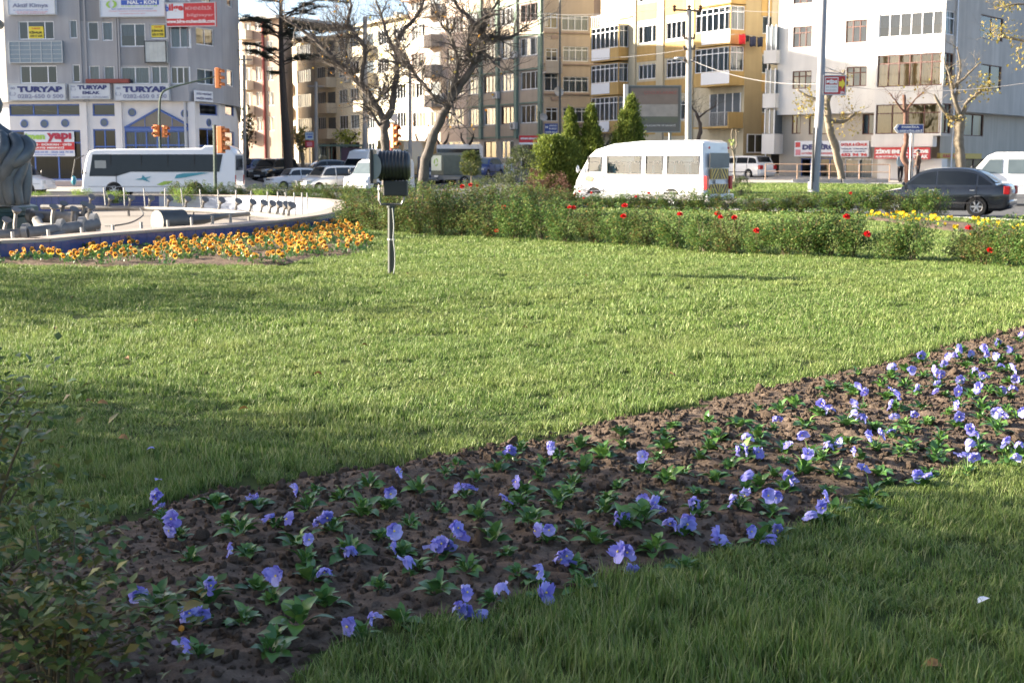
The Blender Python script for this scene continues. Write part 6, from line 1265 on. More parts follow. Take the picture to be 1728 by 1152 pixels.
for i, xx in enumerate((1.15, 2.0, 2.75, 3.85, 4.85, 5.55)):
    for yy in (-.62, .62) if i else (.5,):
        mb = MB(); mb.box((X(xx), yy, 1.45), (.14, .62 if i else .5, .42)); mb.blob((X(xx), yy - .16, 1.72), (.07, .12, .12), i, 1, .05); mb.blob((X(xx), yy + .16, 1.72), (.07, .12, .12), i + 9, 1, .05); mb.build('seat', SEAT, mt, True)
# striped warning boards on its rear, round emblem and swoosh on its side
def rear_board(z0, z1, up):
    mb = MB(); mb.box((-L / 2 - .015, 0, (z0 + z1) / 2), (.024, 1.34, z1 - z0)); o = mb.build('warning_board', mat('mustard_board', (.62, .42, .08), .5), mt)
    for k in range(-4, 5):
        for s in (1, -1):
            y0 = s * (k * .22 + .02); d = (z1 - z0) * .75 * s * (1 if up else -1); q = [(y0, z0 + .01), (y0 + .11 * s, z0 + .01), (y0 + .11 * s - d, z1 - .01), (y0 - d, z1 - .01)]
            lim = lambda v: max(min(v, .66), 0.0) if s > 0 else min(max(v, -.66), 0.0)
            q = [(lim(a), b) for a, b in q]
            if abs(q[0][0] - q[1][0]) + abs(q[2][0] - q[3][0]) < .03: continue
            mb = MB(); mb.add([(-L / 2 - .030, a, b) for a, b in q], [(0, 1, 2, 3)]); mb.build('stripe', BLACK, o)
rear_board(1.12, 1.52, True); rear_board(.56, .92, False)
mb = MB(); mb.box((-L / 2 - .02, 0, 1.02), (.03, .62, .14)); mb.build('number_plate', PLATE, mt)
for s in (1, -1): mb = MB(); mb.lathe([(.05, 0), (.05, .03)], 10, M=Matrix.Translation((-L / 2 + .05, s * .72, 2.32)) @ Matrix.Rotation(R(-90), 4, 'Y')); mb.build('marker_lamp', REDL, mt, True)
def decal(t, pts, m, side, zoff=.012): mb = MB(); mb.add([(X(a), side * (yw(b) + zoff), b) for a, b in pts], [tuple(range(len(pts)))]); mb.build('emblem', m, t)
decal(mt, [(.80 + .2 * math.cos(a), 1.10 + .12 * math.sin(a)) for a in np.linspace(0, 6.1, 14)], mat('orange_emblem', (.75, .18, .05), .5), 1)
for k in range(2): decal(mt, [(4.1 + k * .35, 2.22), (4.9 + k * .35, 2.40), (5.5 + k * .3, 2.46), (5.0 + k * .35, 2.36), (4.4 + k * .3, 2.20)], mat('pale_blue_emblem', (.30, .45, .62), .5), 1)
# white van at the right edge
van('panel_van', 'white passenger van behind the black saloon car', 'van', (px_x(1718, 55), 55, -.12), head(-.95, .31), CWHITE, 4.9, 1.75, [(.02, .3), (0, .6), (.06, .86), (.62, 1.05), (1.28, 1.80), (1.6, 1.94), (4.6, 1.96), (4.86, 1.82), (4.9, .3)], (.85, 3.75), .32, [[(.95, 1.10), (1.85, 1.10), (1.85, 1.66), (1.36, 1.66)], (2.05, 1.10, 3.1, 1.66), (3.25, 1.10, 4.5, 1.66)], (.66, 1.10, 1.24, 1.74), glassm=TINT2)
# bus
Lb = 8.4; xb = px_x(276, 76)
prof = [(.06, .34), (0, .7), (.05, 1.2), (.28, 2.25), (.42, 2.52), (.75, 2.64), (6.6, 2.70), (6.75, 2.84), (7.9, 2.84), (8.2, 2.68), (8.4, 2.4), (8.4, .34)]
bw = [[(.42, 1.18), (1.9, 1.18), (2.7, 1.42), (7.55, 1.42), (7.75, 2.36), (.62, 2.36)]]
bt, X, yw = van('bus', 'white town bus with dark windows and green bird emblems in front of the office block', 'bus', (xb, 76, -.50), head(-1, .02), CWHITE, Lb, 2.35, prof, (1.75, 6.2), .42, bw, (.08, 1.25, .30, 2.30), (1.5, 2.3), bevel=.10)
TEAL = mat('teal_emblem', (.06, .28, .34), .5); LIMEV = mat('lime_emblem', (.35, .50, .08), .5)
for s in (1, -1):
    decal(bt, [(2.9, 1.0), (3.3, 1.08), (3.35, 1.25), (3.5, 1.10), (3.85, 1.18), (3.55, 1.02), (3.75, .86), (3.35, .98)], TEAL, s); decal(bt, [(5.1, 1.05), (5.2, 1.25), (5.6, 1.34), (6.6, 1.38), (7.0, 1.36), (6.3, 1.24), (5.7, 1.12)], TEAL, s)
    decal(bt, [(4.1, .72), (4.5, .9), (5.0, .93), (4.9, .82), (4.4, .68)], LIMEV, s)
    for xx in (1.62, 3.3, 4.75, 6.2): mb = MB(); mb.box((X(xx), s * (yw(1.9) + .004), 1.9), (.05, .03, .9)); mb.build('window_post', BLACK, bt)
    mb = MB(); mb.box((X(1.05), s * (yw(1.8) + .016), 1.72), (.62, .01, .62)); mb.build('driver_window', mat('driver_pane', (.35, .36, .34), .1), bt)
    mb = MB(); mb.box((X(1.9), s * (1.175 + .004), .9), (.025, .02, 1.0)); mb.build('door_seam', TRIM, bt)
mb = MB(); mb.tube([(X(.2), 1.2, 2.3), (X(-.25), 1.35, 2.1), (X(-.45), 1.4, 1.1)], .03, 5); mb.build('mirror_arm', TRIM, bt); mb = MB(); mb.blob((X(-.35), 1.4, .95), (.14, .12, .26), 2, 2, .05); mb.build('mirror', TEAL, bt, True)
F_ = None
# vans in the traffic and parked beyond
hv = head(-.55, -.83)
vp = [(.02, .3), (0, .7), (.08, .95), (.8, 1.15), (1.35, 1.85), (1.6, 2.35), (2.2, 2.5), (5.2, 2.5), (5.3, 2.4), (5.3, .3)]
v1, X, yw = van('high_roof_van', 'white high roof van with red lettering above its windscreen', 'van', put(622, 97), hv, CWHITE, 5.3, 1.95, vp, (.95, 4.2), .34, [(1.6, 1.2, 2.4, 1.75)], (.85, 1.2, 1.34, 1.82))
o = link('lettering', text_mesh('AMBULANS', RED, .04), v1); M = Matrix(((0, 0, 1, X(1.52) + .03), (1.3, 0, 0, -.65), (0, .2, .0, 2.0), (0, 0, 0, 1))); M[0][1] = -.09; o.matrix_local = M
van('delivery_van', 'white van with a pale blue bonnet half hidden behind the floodlight', 'van', put(640, 83), head(-.50, -.866), CWHITE, 4.9, 1.8, [(.02, .3), (0, .7), (.08, .95), (.8, 1.12), (1.4, 1.85), (1.8, 2.02), (4.8, 2.02), (4.9, 1.9), (4.9, .3)], (.9, 3.9), .33, [(1.5, 1.2, 2.4, 1.75)], (.82, 1.16, 1.38, 1.82), glassm=TINT2)
OCH = paint('ochre_cab', (.35, .22, .07)); van('lorry', 'lorry with an ochre trimmed cab roof behind the forked tree', 'truck', put(687, 104), head(-.35, -.94), OCH, 6.5, 2.3, [(.02, .4), (0, 1.2), (.12, 2.2), (.3, 2.55), (.3, 2.9), (6.5, 2.9), (6.5, .4)], (1.2, 5.0), .45, [(.4, 1.5, 1.4, 2.2)], (.02, 1.45, .11, 2.15))
van('minibus', 'white minibus roof showing above the canvas trailer', 'minibus', put(756, 108), head(-.9, -.43), CWHITE, 5.2, 1.95, [(.02, .3), (0, .8), (.1, 1.1), (.7, 1.9), (1.2, 2.35), (5.0, 2.45), (5.2, 2.3), (5.2, .3)], (.95, 4.1), .34, [(1.3, 1.45, 4.9, 2.05)], (.14, 1.2, .66, 1.85))
van('van', 'dark blue van with a white number plate beside the leaning tree', 'van', put(732, 96), head(.2, -.98), CNAVY, 4.6, 1.75, [(.02, .3), (0, .7), (.08, .95), (.7, 1.1), (1.2, 1.75), (1.5, 1.9), (4.5, 1.9), (4.6, 1.8), (4.6, .3)], (.9, 3.6), .32, [(1.3, 1.15, 2.2, 1.65)], (.72, 1.12, 1.18, 1.72))
van('panel_van', 'white van parked by the office block behind the statue', 'van', (px_x(20, 80), 80, road_z(px_x(20, 80), 80)), head(.99, -.1), CWHITE, 4.4, 1.75, [(.02, .3), (0, .6), (.06, .86), (.8, 1.05), (1.35, 1.7), (1.7, 1.84), (4.2, 1.84), (4.4, 1.7), (4.4, .3)], (.85, 3.5), .32, [[(1.0, 1.08), (1.9, 1.08), (1.9, 1.58), (1.4, 1.58)]], (.84, 1.1, 1.32, 1.66))
def trailer():
    p = put(772, 88); t = thing('canvas_trailer', 'grey green canvas covered trailer with a white emblem board on its end', 'trailer', p, head(-.85, -.53), world=False)
    CV = mat('grey_canvas', (.13, .14, .11), .9, var=.25, scale=4, bump=.3, bscale=6); mb = MB(); mb.prism([(-.85, .7), (.85, .7), (.85, 1.5), (.72, 1.95), (0, 2.1), (-.72, 1.95), (-.85, 1.5)], -1.3, 1.5, lambda a, b, h: (h, a, b)); bev(mb.build('canvas_cover', CV, t, True), .05)
    mb = MB(); mb.box((0, 0, .55), (3.0, 1.7, .3)); mb.build('bed', CGREY, t); mb = MB(); mb.box((1.54, 0, 1.45), (.03, 1.3, .95)); o = mb.build('emblem_board', mat('pale_board', (.60, .65, .55), .6), t)
    for k in range(3): mb = MB(); a = k * 2.094; mb.tube([(1.565, .22 * math.cos(a + u), 1.5 + .22 * math.sin(a + u)) for u in np.linspace(0, 1.6, 6)], [.03, .035, .04, .045, .05, .01], 5); mb.build('arrow', GREENV, o)
    for s in (1, -1): wheel(None, t, 0, s * .82, .32, .2)
    mb = MB(); mb.box((1.56, 0, .62), (.02, .5, .11)); mb.build('number_plate', PLATE, t); mb = MB(); mb.tube([(1.5, 0, .5), (2.4, 0, .45)], .05, 6); mb.build('drawbar', STEEL, t)
    mb = MB(); mb.tube([(2.2, 0, .5), (2.2, 0, 0)], .04, 6); mb.build('jockey_leg', STEEL, t)
trailer()
# ================================================================== TREES
BARK = mat('grey_bark', (.095, .08, .07), .9, var=.6, scale=7, bump=.8, bscale=14); BARKP = mat('plane_bark', (.20, .165, .12), .9, var=.45, scale=6, bump=.6, bscale=10); BARKD = mat('dark_bark', (.05, .04, .035), .95, var=.4, scale=8, bump=.8, bscale=12); BARKB = mat('twisted_bark', (.16, .085, .06), .9, var=.4, scale=8, bump=.6)
AUT = leafmat('autumn_leaf', [(.48, .22, .03), (.55, .36, .06), (.40, .13, .03), (.36, .34, .07), (.60, .42, .10)], .6, .4); PLANE = leafmat('plane_leaf', [(.36, .24, .05), (.28, .26, .06), (.42, .30, .10), (.20, .20, .05), (.50, .36, .14)], .6, .4)
def grow(mb, r, p, d, L, rad, depth, tips, up=.25, spread=.75, n=5):
    """a twig that bends and forks"""
    pts = [p]; rr = [rad]; q = p; dd = d.normalized()
    for i in range(n):
        dd = (dd + Vector((r.gauss(0, .18), r.gauss(0, .18), r.gauss(0, .15) + up * .15))).normalized(); q = q + dd * (L / n); pts.append(q); rr.append(rad * (1 - .7 * (i + 1) / n))
    mb.tube(pts, rr, 4 if rad > .015 else 3, False); tips.append((pts[-1], dd)); tips.append((pts[n // 2], dd))
    if depth > 0:
        for k in range(r.randint(2, 4)):
            i = r.randint(1, n); nd = (dd + Vector((r.gauss(0, spread), r.gauss(0, spread), r.gauss(0, spread * .7) + up))).normalized(); grow(mb, r, pts[i], nd, L * r.uniform(.5, .8), rr[i] * .75, depth - 1, tips, up, spread, n)
def px_tree(name, label, Y, limbs, bark, seed, ntw, twL, leaves=None, group=None, zbase=None, depthw=.6, lvl=2, up=.25, twr=.019, cat='tree', leaf_at=None):
    """limbs: [[(px,py,half width px)...]]; first limb is the trunk"""
    r = random.Random(seed); s = F_PX / Y; tr = limbs[0]; b = at(tr[0][0], tr[0][1], Y); zb = zbase if zbase is not None else 0.0
    t = thing(name, label, cat, (b.x, Y, zb), 0, group); tk = MB(); br = MB(); P3 = []
    if name == 'bare_tree': limbs = [[(x, y, w * .68) for x, y, w in lb] for lb in limbs]
    for li, lb in enumerate(limbs):
        dy = 0 if li == 0 else r.uniform(-1, 1) * depthw
        n = len(lb); pts = [at(x, y, Y) + Vector((0, dy * (i / max(1, n - 1)), 0)) for i, (x, y, w) in enumerate(lb)]
        if li == 0: pts = [Vector((pts[0].x, Y, zb - .15))] + pts; ws = [lb[0][2] * 1.2] + [q[2] for q in lb]
        else: ws = [q[2] for q in lb]
        sp = spline(pts, 4); wr_ = [np.interp(i / (len(sp) - 1), np.linspace(0, 1, len(ws)), ws) / s * (1 + .09 * math.sin(i * 1.9 + li) + r.uniform(-.05, .05)) for i in range(len(sp))]
        sp = [q + Vector((r.gauss(0, .018), r.gauss(0, .018), 0)) * (1 if 0 < i < len(sp) - 1 else 0) for i, q in enumerate(sp)]
        (tk if li == 0 else br).tube(sp, wr_, 10 if li == 0 else 8)
        if li or len(limbs) == 1: P3 += [(sp[i], (sp[min(i + 1, len(sp) - 1)] - sp[i - 1]).normalized(), wr_[i]) for i in range(1, len(sp))]
    tk.build('trunk', bark, t, True, 180)
    if br.v: br.build('limbs', bark, t, True, 180)
    tips = []
    if ntw:
        tw = MB()
        for k in range(ntw):
            p, d, w_ = r.choice(P3); nd = (d * .5 + Vector((r.gauss(0, .7), r.gauss(0, .7), r.gauss(0, .45) + up * 1.2))).normalized(); grow(tw, r, p, nd, twL * r.uniform(.5, 1.15), min(w_ * .6, twr), lvl, tips, up)
        tag(tw.build('twigs', bark, t), kind='stuff')
    if leaves:
        n, m, size, where = leaves; fo = MB(); O = []
        for k in range(n):
            if where: x0, y0, x1, y1 = where[r.randrange(len(where))]; o = at(r.triangular(x0, x1), r.triangular(y0, y1), Y + r.uniform(-.9, .9))
            else: o, d = r.choice(tips); o = o + Vector((r.gauss(0, .12), r.gauss(0, .12), r.gauss(0, .1)))
            O.append(tuple(o))
        g_ = np.random.RandomState(seed); fo.leaves(O, g_.uniform(0, 6.28, n), g_.uniform(-1.4, 1.4, n), np.zeros(n), size * g_.uniform(.6, 1.3, n), .8)
        tag(fo.build('leaves', m, t), kind='stuff')
    return t
px_tree('bare_tree', 'forked bare tree with grey bark and a few orange leaves behind the floodlight', 47, [
    [(651, 325, 13), (651, 290, 12.5), (650, 250, 11.5), (649, 222, 11), (649, 203, 12)],
    [(649, 206, 9), (633, 178, 8.5), (610, 143, 8), (585, 122, 7), (560, 96, 6), (535, 72, 5), (505, 48, 3.5), (478, 32, 2)],
    [(649, 206, 9), (661, 184, 8), (664, 155, 7.5), (670, 118, 7), (671, 100, 6.5), (667, 85, 6), (680, 52, 5), (700, 30, 4), (714, 2, 3), (724, -30, 1.5)],
    [(607, 140, 6), (613, 118, 5), (615, 82, 4.5), (600, 58, 4), (586, 42, 4), (592, 10, 3), (588, -30, 2)], [(667, 86, 4.5), (652, 58, 4), (642, 25, 3), (630, -15, 2)], [(633, 176, 4), (645, 160, 3.5), (655, 150, 2)], [(585, 122, 4), (586, 95, 3), (575, 65, 2.5), (560, 40, 1.5)], [(650, 225, 5), (636, 205, 4.5), (628, 192, 3), (612, 175, 2)]],
    BARK, 5, 300, 1.25, (260, AUT, .10, None), lvl=2)
px_tree('bare_tree', 'leaning bare tree with spotted bark beside the dark blue van', 44, [
    [(712, 325, 14), (715, 290, 13), (724, 250, 12), (737, 215, 12), (755, 178, 10)],
    [(755, 178, 9), (785, 132, 8.5), (802, 106, 8), (812, 82, 6.5), (822, 64, 6), (858, 62, 4), (888, 42, 2)], [(822, 64, 5), (806, 45, 5), (780, 18, 4), (755, -15, 3)], [(802, 106, 5.5), (790, 88, 5), (795, 50, 4), (828, 22, 3), (850, -20, 2)],
    [(752, 182, 6.5), (765, 145, 6), (773, 112, 5), (762, 65, 4.5), (742, 35, 3), (730, -10, 2)], [(738, 176, 4.5), (722, 150, 4.5), (702, 128, 4), (686, 110, 3.5), (676, 104, 2.5)], [(812, 84, 4), (840, 112, 2.5), (862, 122, 1.5)], [(762, 172, 4), (768, 195, 3), (775, 218, 2)]],
    BARK, 9, 300, 1.2, (150, AUT, .10, None), lvl=2)
px_tree('plane_tree', 'plane tree with ochre leaves beside the tall lamp post', 78, [[(1421, 306, 6.5), (1414, 268, 6), (1405, 235, 6.5), (1398, 205, 6), (1396, 170, 5), (1397, 150, 3)], [(1400, 205, 4), (1425, 205, 3), (1445, 190, 1.5)], [(1397, 172, 4), (1370, 165, 2.5), (1345, 150, 1.2)], [(1397, 170, 4), (1415, 140, 2.5), (1430, 118, 1.2)]], BARKP, 12, 26, .9, (420, PLANE, .17, [(1335, 135, 1400, 215), (1335, 150, 1385, 200), (1395, 170, 1462, 235), (1410, 115, 1440, 180)]), 'plane trees on the pavement', zbase=.3, twr=.018)
px_tree('plane_tree', 'pale plane tree with spreading bare twigs by the white van', 74, [[(1622, 300, 8), (1620, 262, 8), (1618, 230, 8), (1620, 202, 8), (1622, 196, 7)], [(1618, 205, 4), (1600, 195, 3.5), (1584, 180, 3), (1572, 160, 1.5)], [(1621, 200, 4.5), (1614, 180, 4), (1606, 155, 3), (1602, 135, 2), (1590, 100, 1)], [(1624, 198, 4), (1632, 175, 3), (1650, 160, 2.5), (1668, 145, 1.5)], [(1606, 150, 2.5), (1625, 132, 2), (1648, 108, 1)], [(1612, 172, 2.5), (1616, 140, 2), (1618, 110, 1.5), (1612, 80, .8)]], BARKP, 14, 46, 1.0, (330, PLANE, .17, [(1632, 120, 1690, 175), (1640, 135, 1690, 165), (1590, 190, 1640, 215), (1560, 80, 1700, 190)]), 'plane trees on the pavement', zbase=.2, twr=.016)
px_tree('young_tree', 'thin tree with a twisted brown trunk behind the blue direction sign', 76.5, [[(1531, 308, 5), (1531, 280, 5.5), (1524, 262, 5), (1530, 240, 4), (1528, 222, 3.5), (1527, 195, 3), (1525, 160, 2.5)], [(1526, 190, 2), (1512, 175, 1.5), (1498, 158, .8)], [(1527, 190, 2), (1540, 172, 1.4), (1556, 155, .8)]], BARKB, 16, 22, .9, (40, PLANE, .15, None), zbase=.3, twr=.014)
px_tree('plane_tree', 'plane tree with orange leaves reaching in from beside the shaded white wall', 70, [[(1850, 310, 9), (1842, 250, 9), (1838, 180, 8), (1830, 120, 7), (1825, 60, 6)], [(1836, 150, 5), (1790, 90, 3.5), (1740, 70, 2.5), (1690, 60, 1.5)], [(1830, 100, 4), (1780, 30, 3), (1730, 8, 2), (1690, 12, 1)], [(1838, 170, 4), (1800, 150, 2.5), (1760, 120, 1)]], BARKP, 18, 30, 1.0, (300, PLANE, .16, [(1652, 30, 1702, 72), (1655, 25, 1740, 75), (1665, 0, 1728, 20), (1690, 50, 1760, 130)]), 'plane trees on the pavement', zbase=.2, twr=.016)
px_tree('bare_tree', 'small gnarled bare tree in front of the yellow house', 84, [[(1178, 240, 5), (1182, 222, 5), (1180, 205, 4), (1175, 192, 3.5)], [(1177, 195, 3), (1168, 180, 2), (1162, 170, 1)], [(1178, 200, 3), (1192, 188, 2), (1205, 180, 1)]], BARKD, 20, 26, .8, None, zbase=.4, twr=.015)
px_tree('sapling', 'thin leafless sapling beside the white estate car', 72, [[(1240, 300, 1.6), (1238, 262, 1.5), (1234, 240, 1.2), (1236, 218, .8)], [(1238, 262, 1.2), (1243, 240, 1), (1242, 220, .6)], [(1238, 255, 1), (1230, 246, .6)]], BARKP, 22, 4, .3, (26, LIME, .14, [(1228, 234, 1242, 246)]), zbase=.1, lvl=1, twr=.01)
px_tree('street_tree', 'street tree with yellowing leaves by the bus stop sign', 101, [[(512, 285, 3.5), (510, 262, 3.5), (506, 245, 3), (500, 225, 2)], [(508, 255, 2), (518, 240, 1.5), (524, 225, 1)], [(506, 246, 2), (494, 232, 1.2)]], BARKP, 24, 14, .9, (420, PLANE, .22, [(490, 205, 530, 265), (500, 215, 520, 255)]), zbase=.1, twr=.014)
px_tree('street_tree', 'yellow green street tree above the bus shelter', 112, [[(592, 282, 3.5), (591, 250, 3), (588, 235, 2.5)], [(589, 238, 2), (575, 225, 1.2)], [(590, 240, 2), (603, 226, 1.2)]], BARKD, 26, 12, .9, (380, leafmat('yellow_green_leaf', [(.36, .38, .06), (.28, .32, .06), (.44, .42, .10)], .6, .4), .24, [(560, 218, 612, 245)]), zbase=.6, twr=.014)
px_tree('street_tree', 'dark street tree beside the brown house at the street corner', 108, [[(418, 285, 3), (417, 250, 3), (415, 225, 2)], [(416, 240, 2), (425, 225, 1)]], BARKD, 28, 16, 1.0, (300, leafmat('dark_tree_leaf', [(.05, .07, .03), (.09, .10, .04), (.16, .08, .04)], .6, .2), .24, [(404, 180, 432, 250)]), zbase=.3, twr=.014)
for i, (x, Y, z) in enumerate(((712, 112, .9), (745, 110, .9), (788, 108, .9), (1020, 95, .5), (1008, 92, .5))):
    px_tree('pruned_tree', ('dark pruned street tree in front of the pinkish house' if i < 3 else 'dark pruned tree between the conifers and the billboard'), Y, [[(x, 285, 3.5), (x - 1, 262, 3.5), (x + 1, 245, 3)], [(x, 250, 2.5), (x - 8, 236, 1.8), (x - 10, 225, 1)], [(x, 250, 2.5), (x + 8, 238, 1.8), (x + 12, 226, 1)]], BARKD, 40 + i, 12, .7, None, 'pruned street trees', zbase=z, twr=.014, lvl=1)
# ---- cedar with layered boughs
def cedar():
    Y = 97; s = F_PX / Y; r = random.Random(33); b = at(487, 300, Y); zb = .0
    t = thing('cedar_tree', 'tall dark cedar with layered flat boughs beside the office block', 'tree', (b.x, Y, zb)); tk = MB()
    trunk = spline([Vector((b.x, Y, zb - .2))] + [at(x, y, Y) for x, y in ((487, 280), (484, 240), (480, 190), (477, 140), (475, 100), (474, 50), (474, 0), (474, -40), (474, -75))], 4); n = len(trunk); tk.tube(trunk, [np.interp(i / n, [0, .3, .6, 1], [8.5, 6.5, 4, 1]) / s for i in range(n)], 10); tk.build('trunk', BARKD, t, True, 180)
    nd = MB(); lm = MB(); NE = leafmat('cedar_needles', [(.018, .035, .022), (.03, .05, .03), (.045, .06, .035)], .7, .1)
    boughs = [(474, 100, 412, 74, 2.5), (474, 60, 405, 22, 2.5), (474, 30, 590, 8, 3), (474, 90, 565, 55, 2.5), (476, 105, 560, 102, 2.2)]
    for k in range(30):
        y0 = r.uniform(-70, 135); sd = r.choice((-1, 1)); ln = r.uniform(22, 66) * (1.1 if y0 < 60 else .8); boughs.append((474, y0, 474 + sd * ln, y0 - r.uniform(2, 30), r.uniform(1.3, 2.4)))
    for (x0, y0, x1, y1, w_) in boughs:
        dy = r.uniform(-2.5, 2.5); a, e = at(x0, y0, Y), at(x1, y1, Y) + Vector((0, dy, 0)); m = a + (e - a) * .55 + Vector((0, 0, abs(e.x - a.x) * r.uniform(.0, .14))); P = spline([a, m, e], 8); lm.tube(P, [.65 * w_ / s * (1 - .75 * i / (len(P) - 1)) for i in range(len(P))], 5)
        for i in range(r.randint(4, 9), len(P), 2):
            for k in range(7):
                d = Vector((r.gauss(0, 1), r.gauss(0, 1), r.gauss(0, .12))).normalized() * r.uniform(.2, .85); q = P[i] + d; lm.tube([P[i], q], [.02, .008], 3, False)
                g_ = np.random.RandomState(r.randrange(10 ** 6)); q_ = 34; O = np.array(P[i])[None] + np.array(d)[None] * g_.uniform(.15, 1.1, (q_, 1)) + g_.normal(0, 1, (q_, 3)) * np.array([.10, .10, .03]) + np.array([0, 0, .03]); nd.leaves(O, g_.uniform(0, 6.28, q_), g_.uniform(-.2, 1., q_), np.zeros(q_), g_.uniform(.08, .14, q_), .4)
    lm.build('limbs', BARKD, t, True); tag(nd.build('needles', NE, t), kind='stuff')
cedar()
# ---- evergreen conifers and shrubs of the middle ground
THU = leafmat('thuja_leaf', [(.10, .14, .02), (.16, .20, .03), (.07, .11, .02), (.21, .24, .04), (.12, .17, .03)], .6, .3); SHR = leafmat('shrub_leaf', [(.05, .07, .03), (.09, .11, .05), (.13, .15, .07), (.06, .09, .03)], .5, .25); REDS = leafmat('barberry_leaf', [(.12, .05, .04), (.18, .09, .06), (.09, .06, .03)], .6, .2); TOP = leafmat('topiary_leaf', [(.05, .08, .02), (.09, .12, .03), (.16, .15, .04)], .5, .2)
def plant(name, label, cat, px, Y, top, base_z, half_px, shape, m, seed, n=2600, leaf=.07, up=True, trunk=(.06, .0), group=None, clumps=70, crown0=0.0):
    s = F_PX / Y; x = px_x(px, Y); H = at(px, top, Y).z - base_z; z0 = base_z + H * crown0; t = thing(name, label, cat, (x, Y, base_z), 0, group, world=False); rad = half_px / s; h = H * (1 - crown0)
    fo = MB(); g = np.random.RandomState(seed); z = g.uniform(.0, .97, clumps); S = np.array([shape(v) for v in z]); ra = S * np.sqrt(g.uniform(.15, 1.0, clumps)); a = g.uniform(0, 6.283, clumps); cr = (.20 * S + .06) * rad * g.uniform(.7, 1.3, clumps)
    C = np.stack([ra * rad * np.cos(a), ra * rad * np.sin(a), z * h], 1); q = n // clumps; O = np.repeat(C, q, 0); CR = np.repeat(cr, q)[:, None]; k = len(O); O = O + g.normal(0, 1, (k, 3)) * CR * np.array([.6, .6, 1.0 if up else .6]); O[:, 2] = np.clip(O[:, 2], .02, h * 1.02) + H * crown0
    az = np.arctan2(O[:, 1], O[:, 0]) - math.pi / 2 + g.normal(0, .7, k); fo.leaves(O, az, g.uniform(.6, 1.5, k) if up else g.uniform(-.5, 1.2, k), g.normal(0, .5, k), leaf * g.uniform(.6, 1.4, k), .45 if up else .65)
    tag(fo.build('crown', m, t), kind='stuff'); mb = MB(); mb.tube([(0, 0, -.05), (.01, 0, H * max(.4, crown0 + .1))], [trunk[0], trunk[0] * .6], 7); mb.build('trunk', BARKD if not crown0 else BARKP, t, True)
    return t
cone = lambda z: max(.03, (1 - z) ** .8 * (.85 + .45 * min(1, z * 4)) * .95); fat = lambda z: max(.03, math.sqrt(max(0, 1 - (abs(z - .38) / .66) ** 2.2))); ball = lambda z: math.sqrt(max(.01, 1 - (2 * z - 1) ** 2)); dome = lambda z: math.sqrt(max(.02, 1 - z ** 2))
for i, (x, tp, hw, sh_, lab) in enumerate(((1063, 163, 40, cone, 'pointed golden green conifer in front of the billboard'), (997, 178, 30, cone, 'tall pointed golden green conifer with a neighbour touching each side'), (962, 182, 26, cone, 'slim pointed golden green conifer behind the pair of low ones'), (926, 232, 30, fat, 'low rounded golden conifer beside the grey shrub'), (955, 236, 26, fat, 'low rounded golden conifer tucked before the slim tall one'))):
    plant('conifer', lab, 'tree', x, 63 if i < 3 else 60.5, tp, -.15, hw, sh_, THU, 60 + i, 17000 if i < 3 else 11000, .13, True, group='golden conifers across the road', clumps=260)
plant('shrub', 'grey green shrub with pale leaves beside the conifers', 'shrub', 879, 58, 248, -.25, 27, fat, SHR, 71, 3600, .09, False, clumps=90)
plant('shrub', 'dark red barberry shrub in front of the conifers', 'shrub', 935, 56.5, 289, -.25, 30, dome, REDS, 72, 2200, .06, False, clumps=60); plant('shrub', 'small red leaved shrub beside the grey green shrub', 'shrub', 903, 56, 284, -.25, 18, dome, REDS, 73, 1500, .06, False, clumps=40)
plant('shrub', 'dark round shrub between the topiary tree and the grey shrub', 'shrub', 848, 57, 292, -.25, 30, dome, SHR, 74, 2200, .07, False, clumps=60); plant('shrub', 'low grey shrub in the grass verge by the minibus', 'shrub', 1251, 60, 300, -.1, 22, dome, SHR, 75, 1800, .06, False, clumps=50); plant('shrub', 'low shrub at the foot of the topiary tree', 'shrub', 812, 55, 298, -.25, 34, dome, SHR, 79, 2200, .06, False, clumps=60)
plant('topiary_tree', 'small round headed topiary tree on a pale stem', 'tree', 795, 54, 256, -.3, 18, ball, TOP, 76, 3000, .07, False, (.035, 0), clumps=70, crown0=.56)
# ---- trees standing off to the left whose shade falls across the lawn
EVG = leafmat('evergreen_leaf', [(.03, .055, .02), (.05, .08, .03), (.07, .10, .035)], .6, .15)
def big_tree(x, y, H, rad, z0, seed, n, label, sh_=fat, leaf=.16):
    t = thing('evergreen_tree', label, 'tree', (x, y, 0), 0, 'evergreens left of the lawn', world=False); r = random.Random(seed); fo = MB(); h = H - z0
    g = np.random.RandomState(seed); q = 110 if n > 9000 else 46; z = g.uniform(.02, .98, q); S = np.array([sh_(v) for v in z]); ra = S * np.sqrt(g.uniform(.1, 1.05, q)) * rad; a = g.uniform(0, 6.283, q); C = np.stack([ra * np.cos(a), ra * np.sin(a), z0 + z * h], 1); O = np.repeat(C, n // q, 0); k = len(O); O = O + g.normal(0, 1, (k, 3)) * np.repeat(g.uniform(.3, .6, q), n // q)[:, None] * np.array([1, 1, .8]); O[:, 2] = np.maximum(O[:, 2], .1)
    fo.leaves(O, g.uniform(0, 6.28, k), g.uniform(-1.2, 1.2, k), np.zeros(k), leaf * g.uniform(.7, 1.4, k), .6)
    tag(fo.build('crown', EVG, t), kind='stuff'); mb = MB(); mb.tube([(0, 0, -.1), (.1, 0, H * .4), (0, .1, H * .85)], [.3, .22, .06], 9); mb.build('trunk', BARKD, t, True)

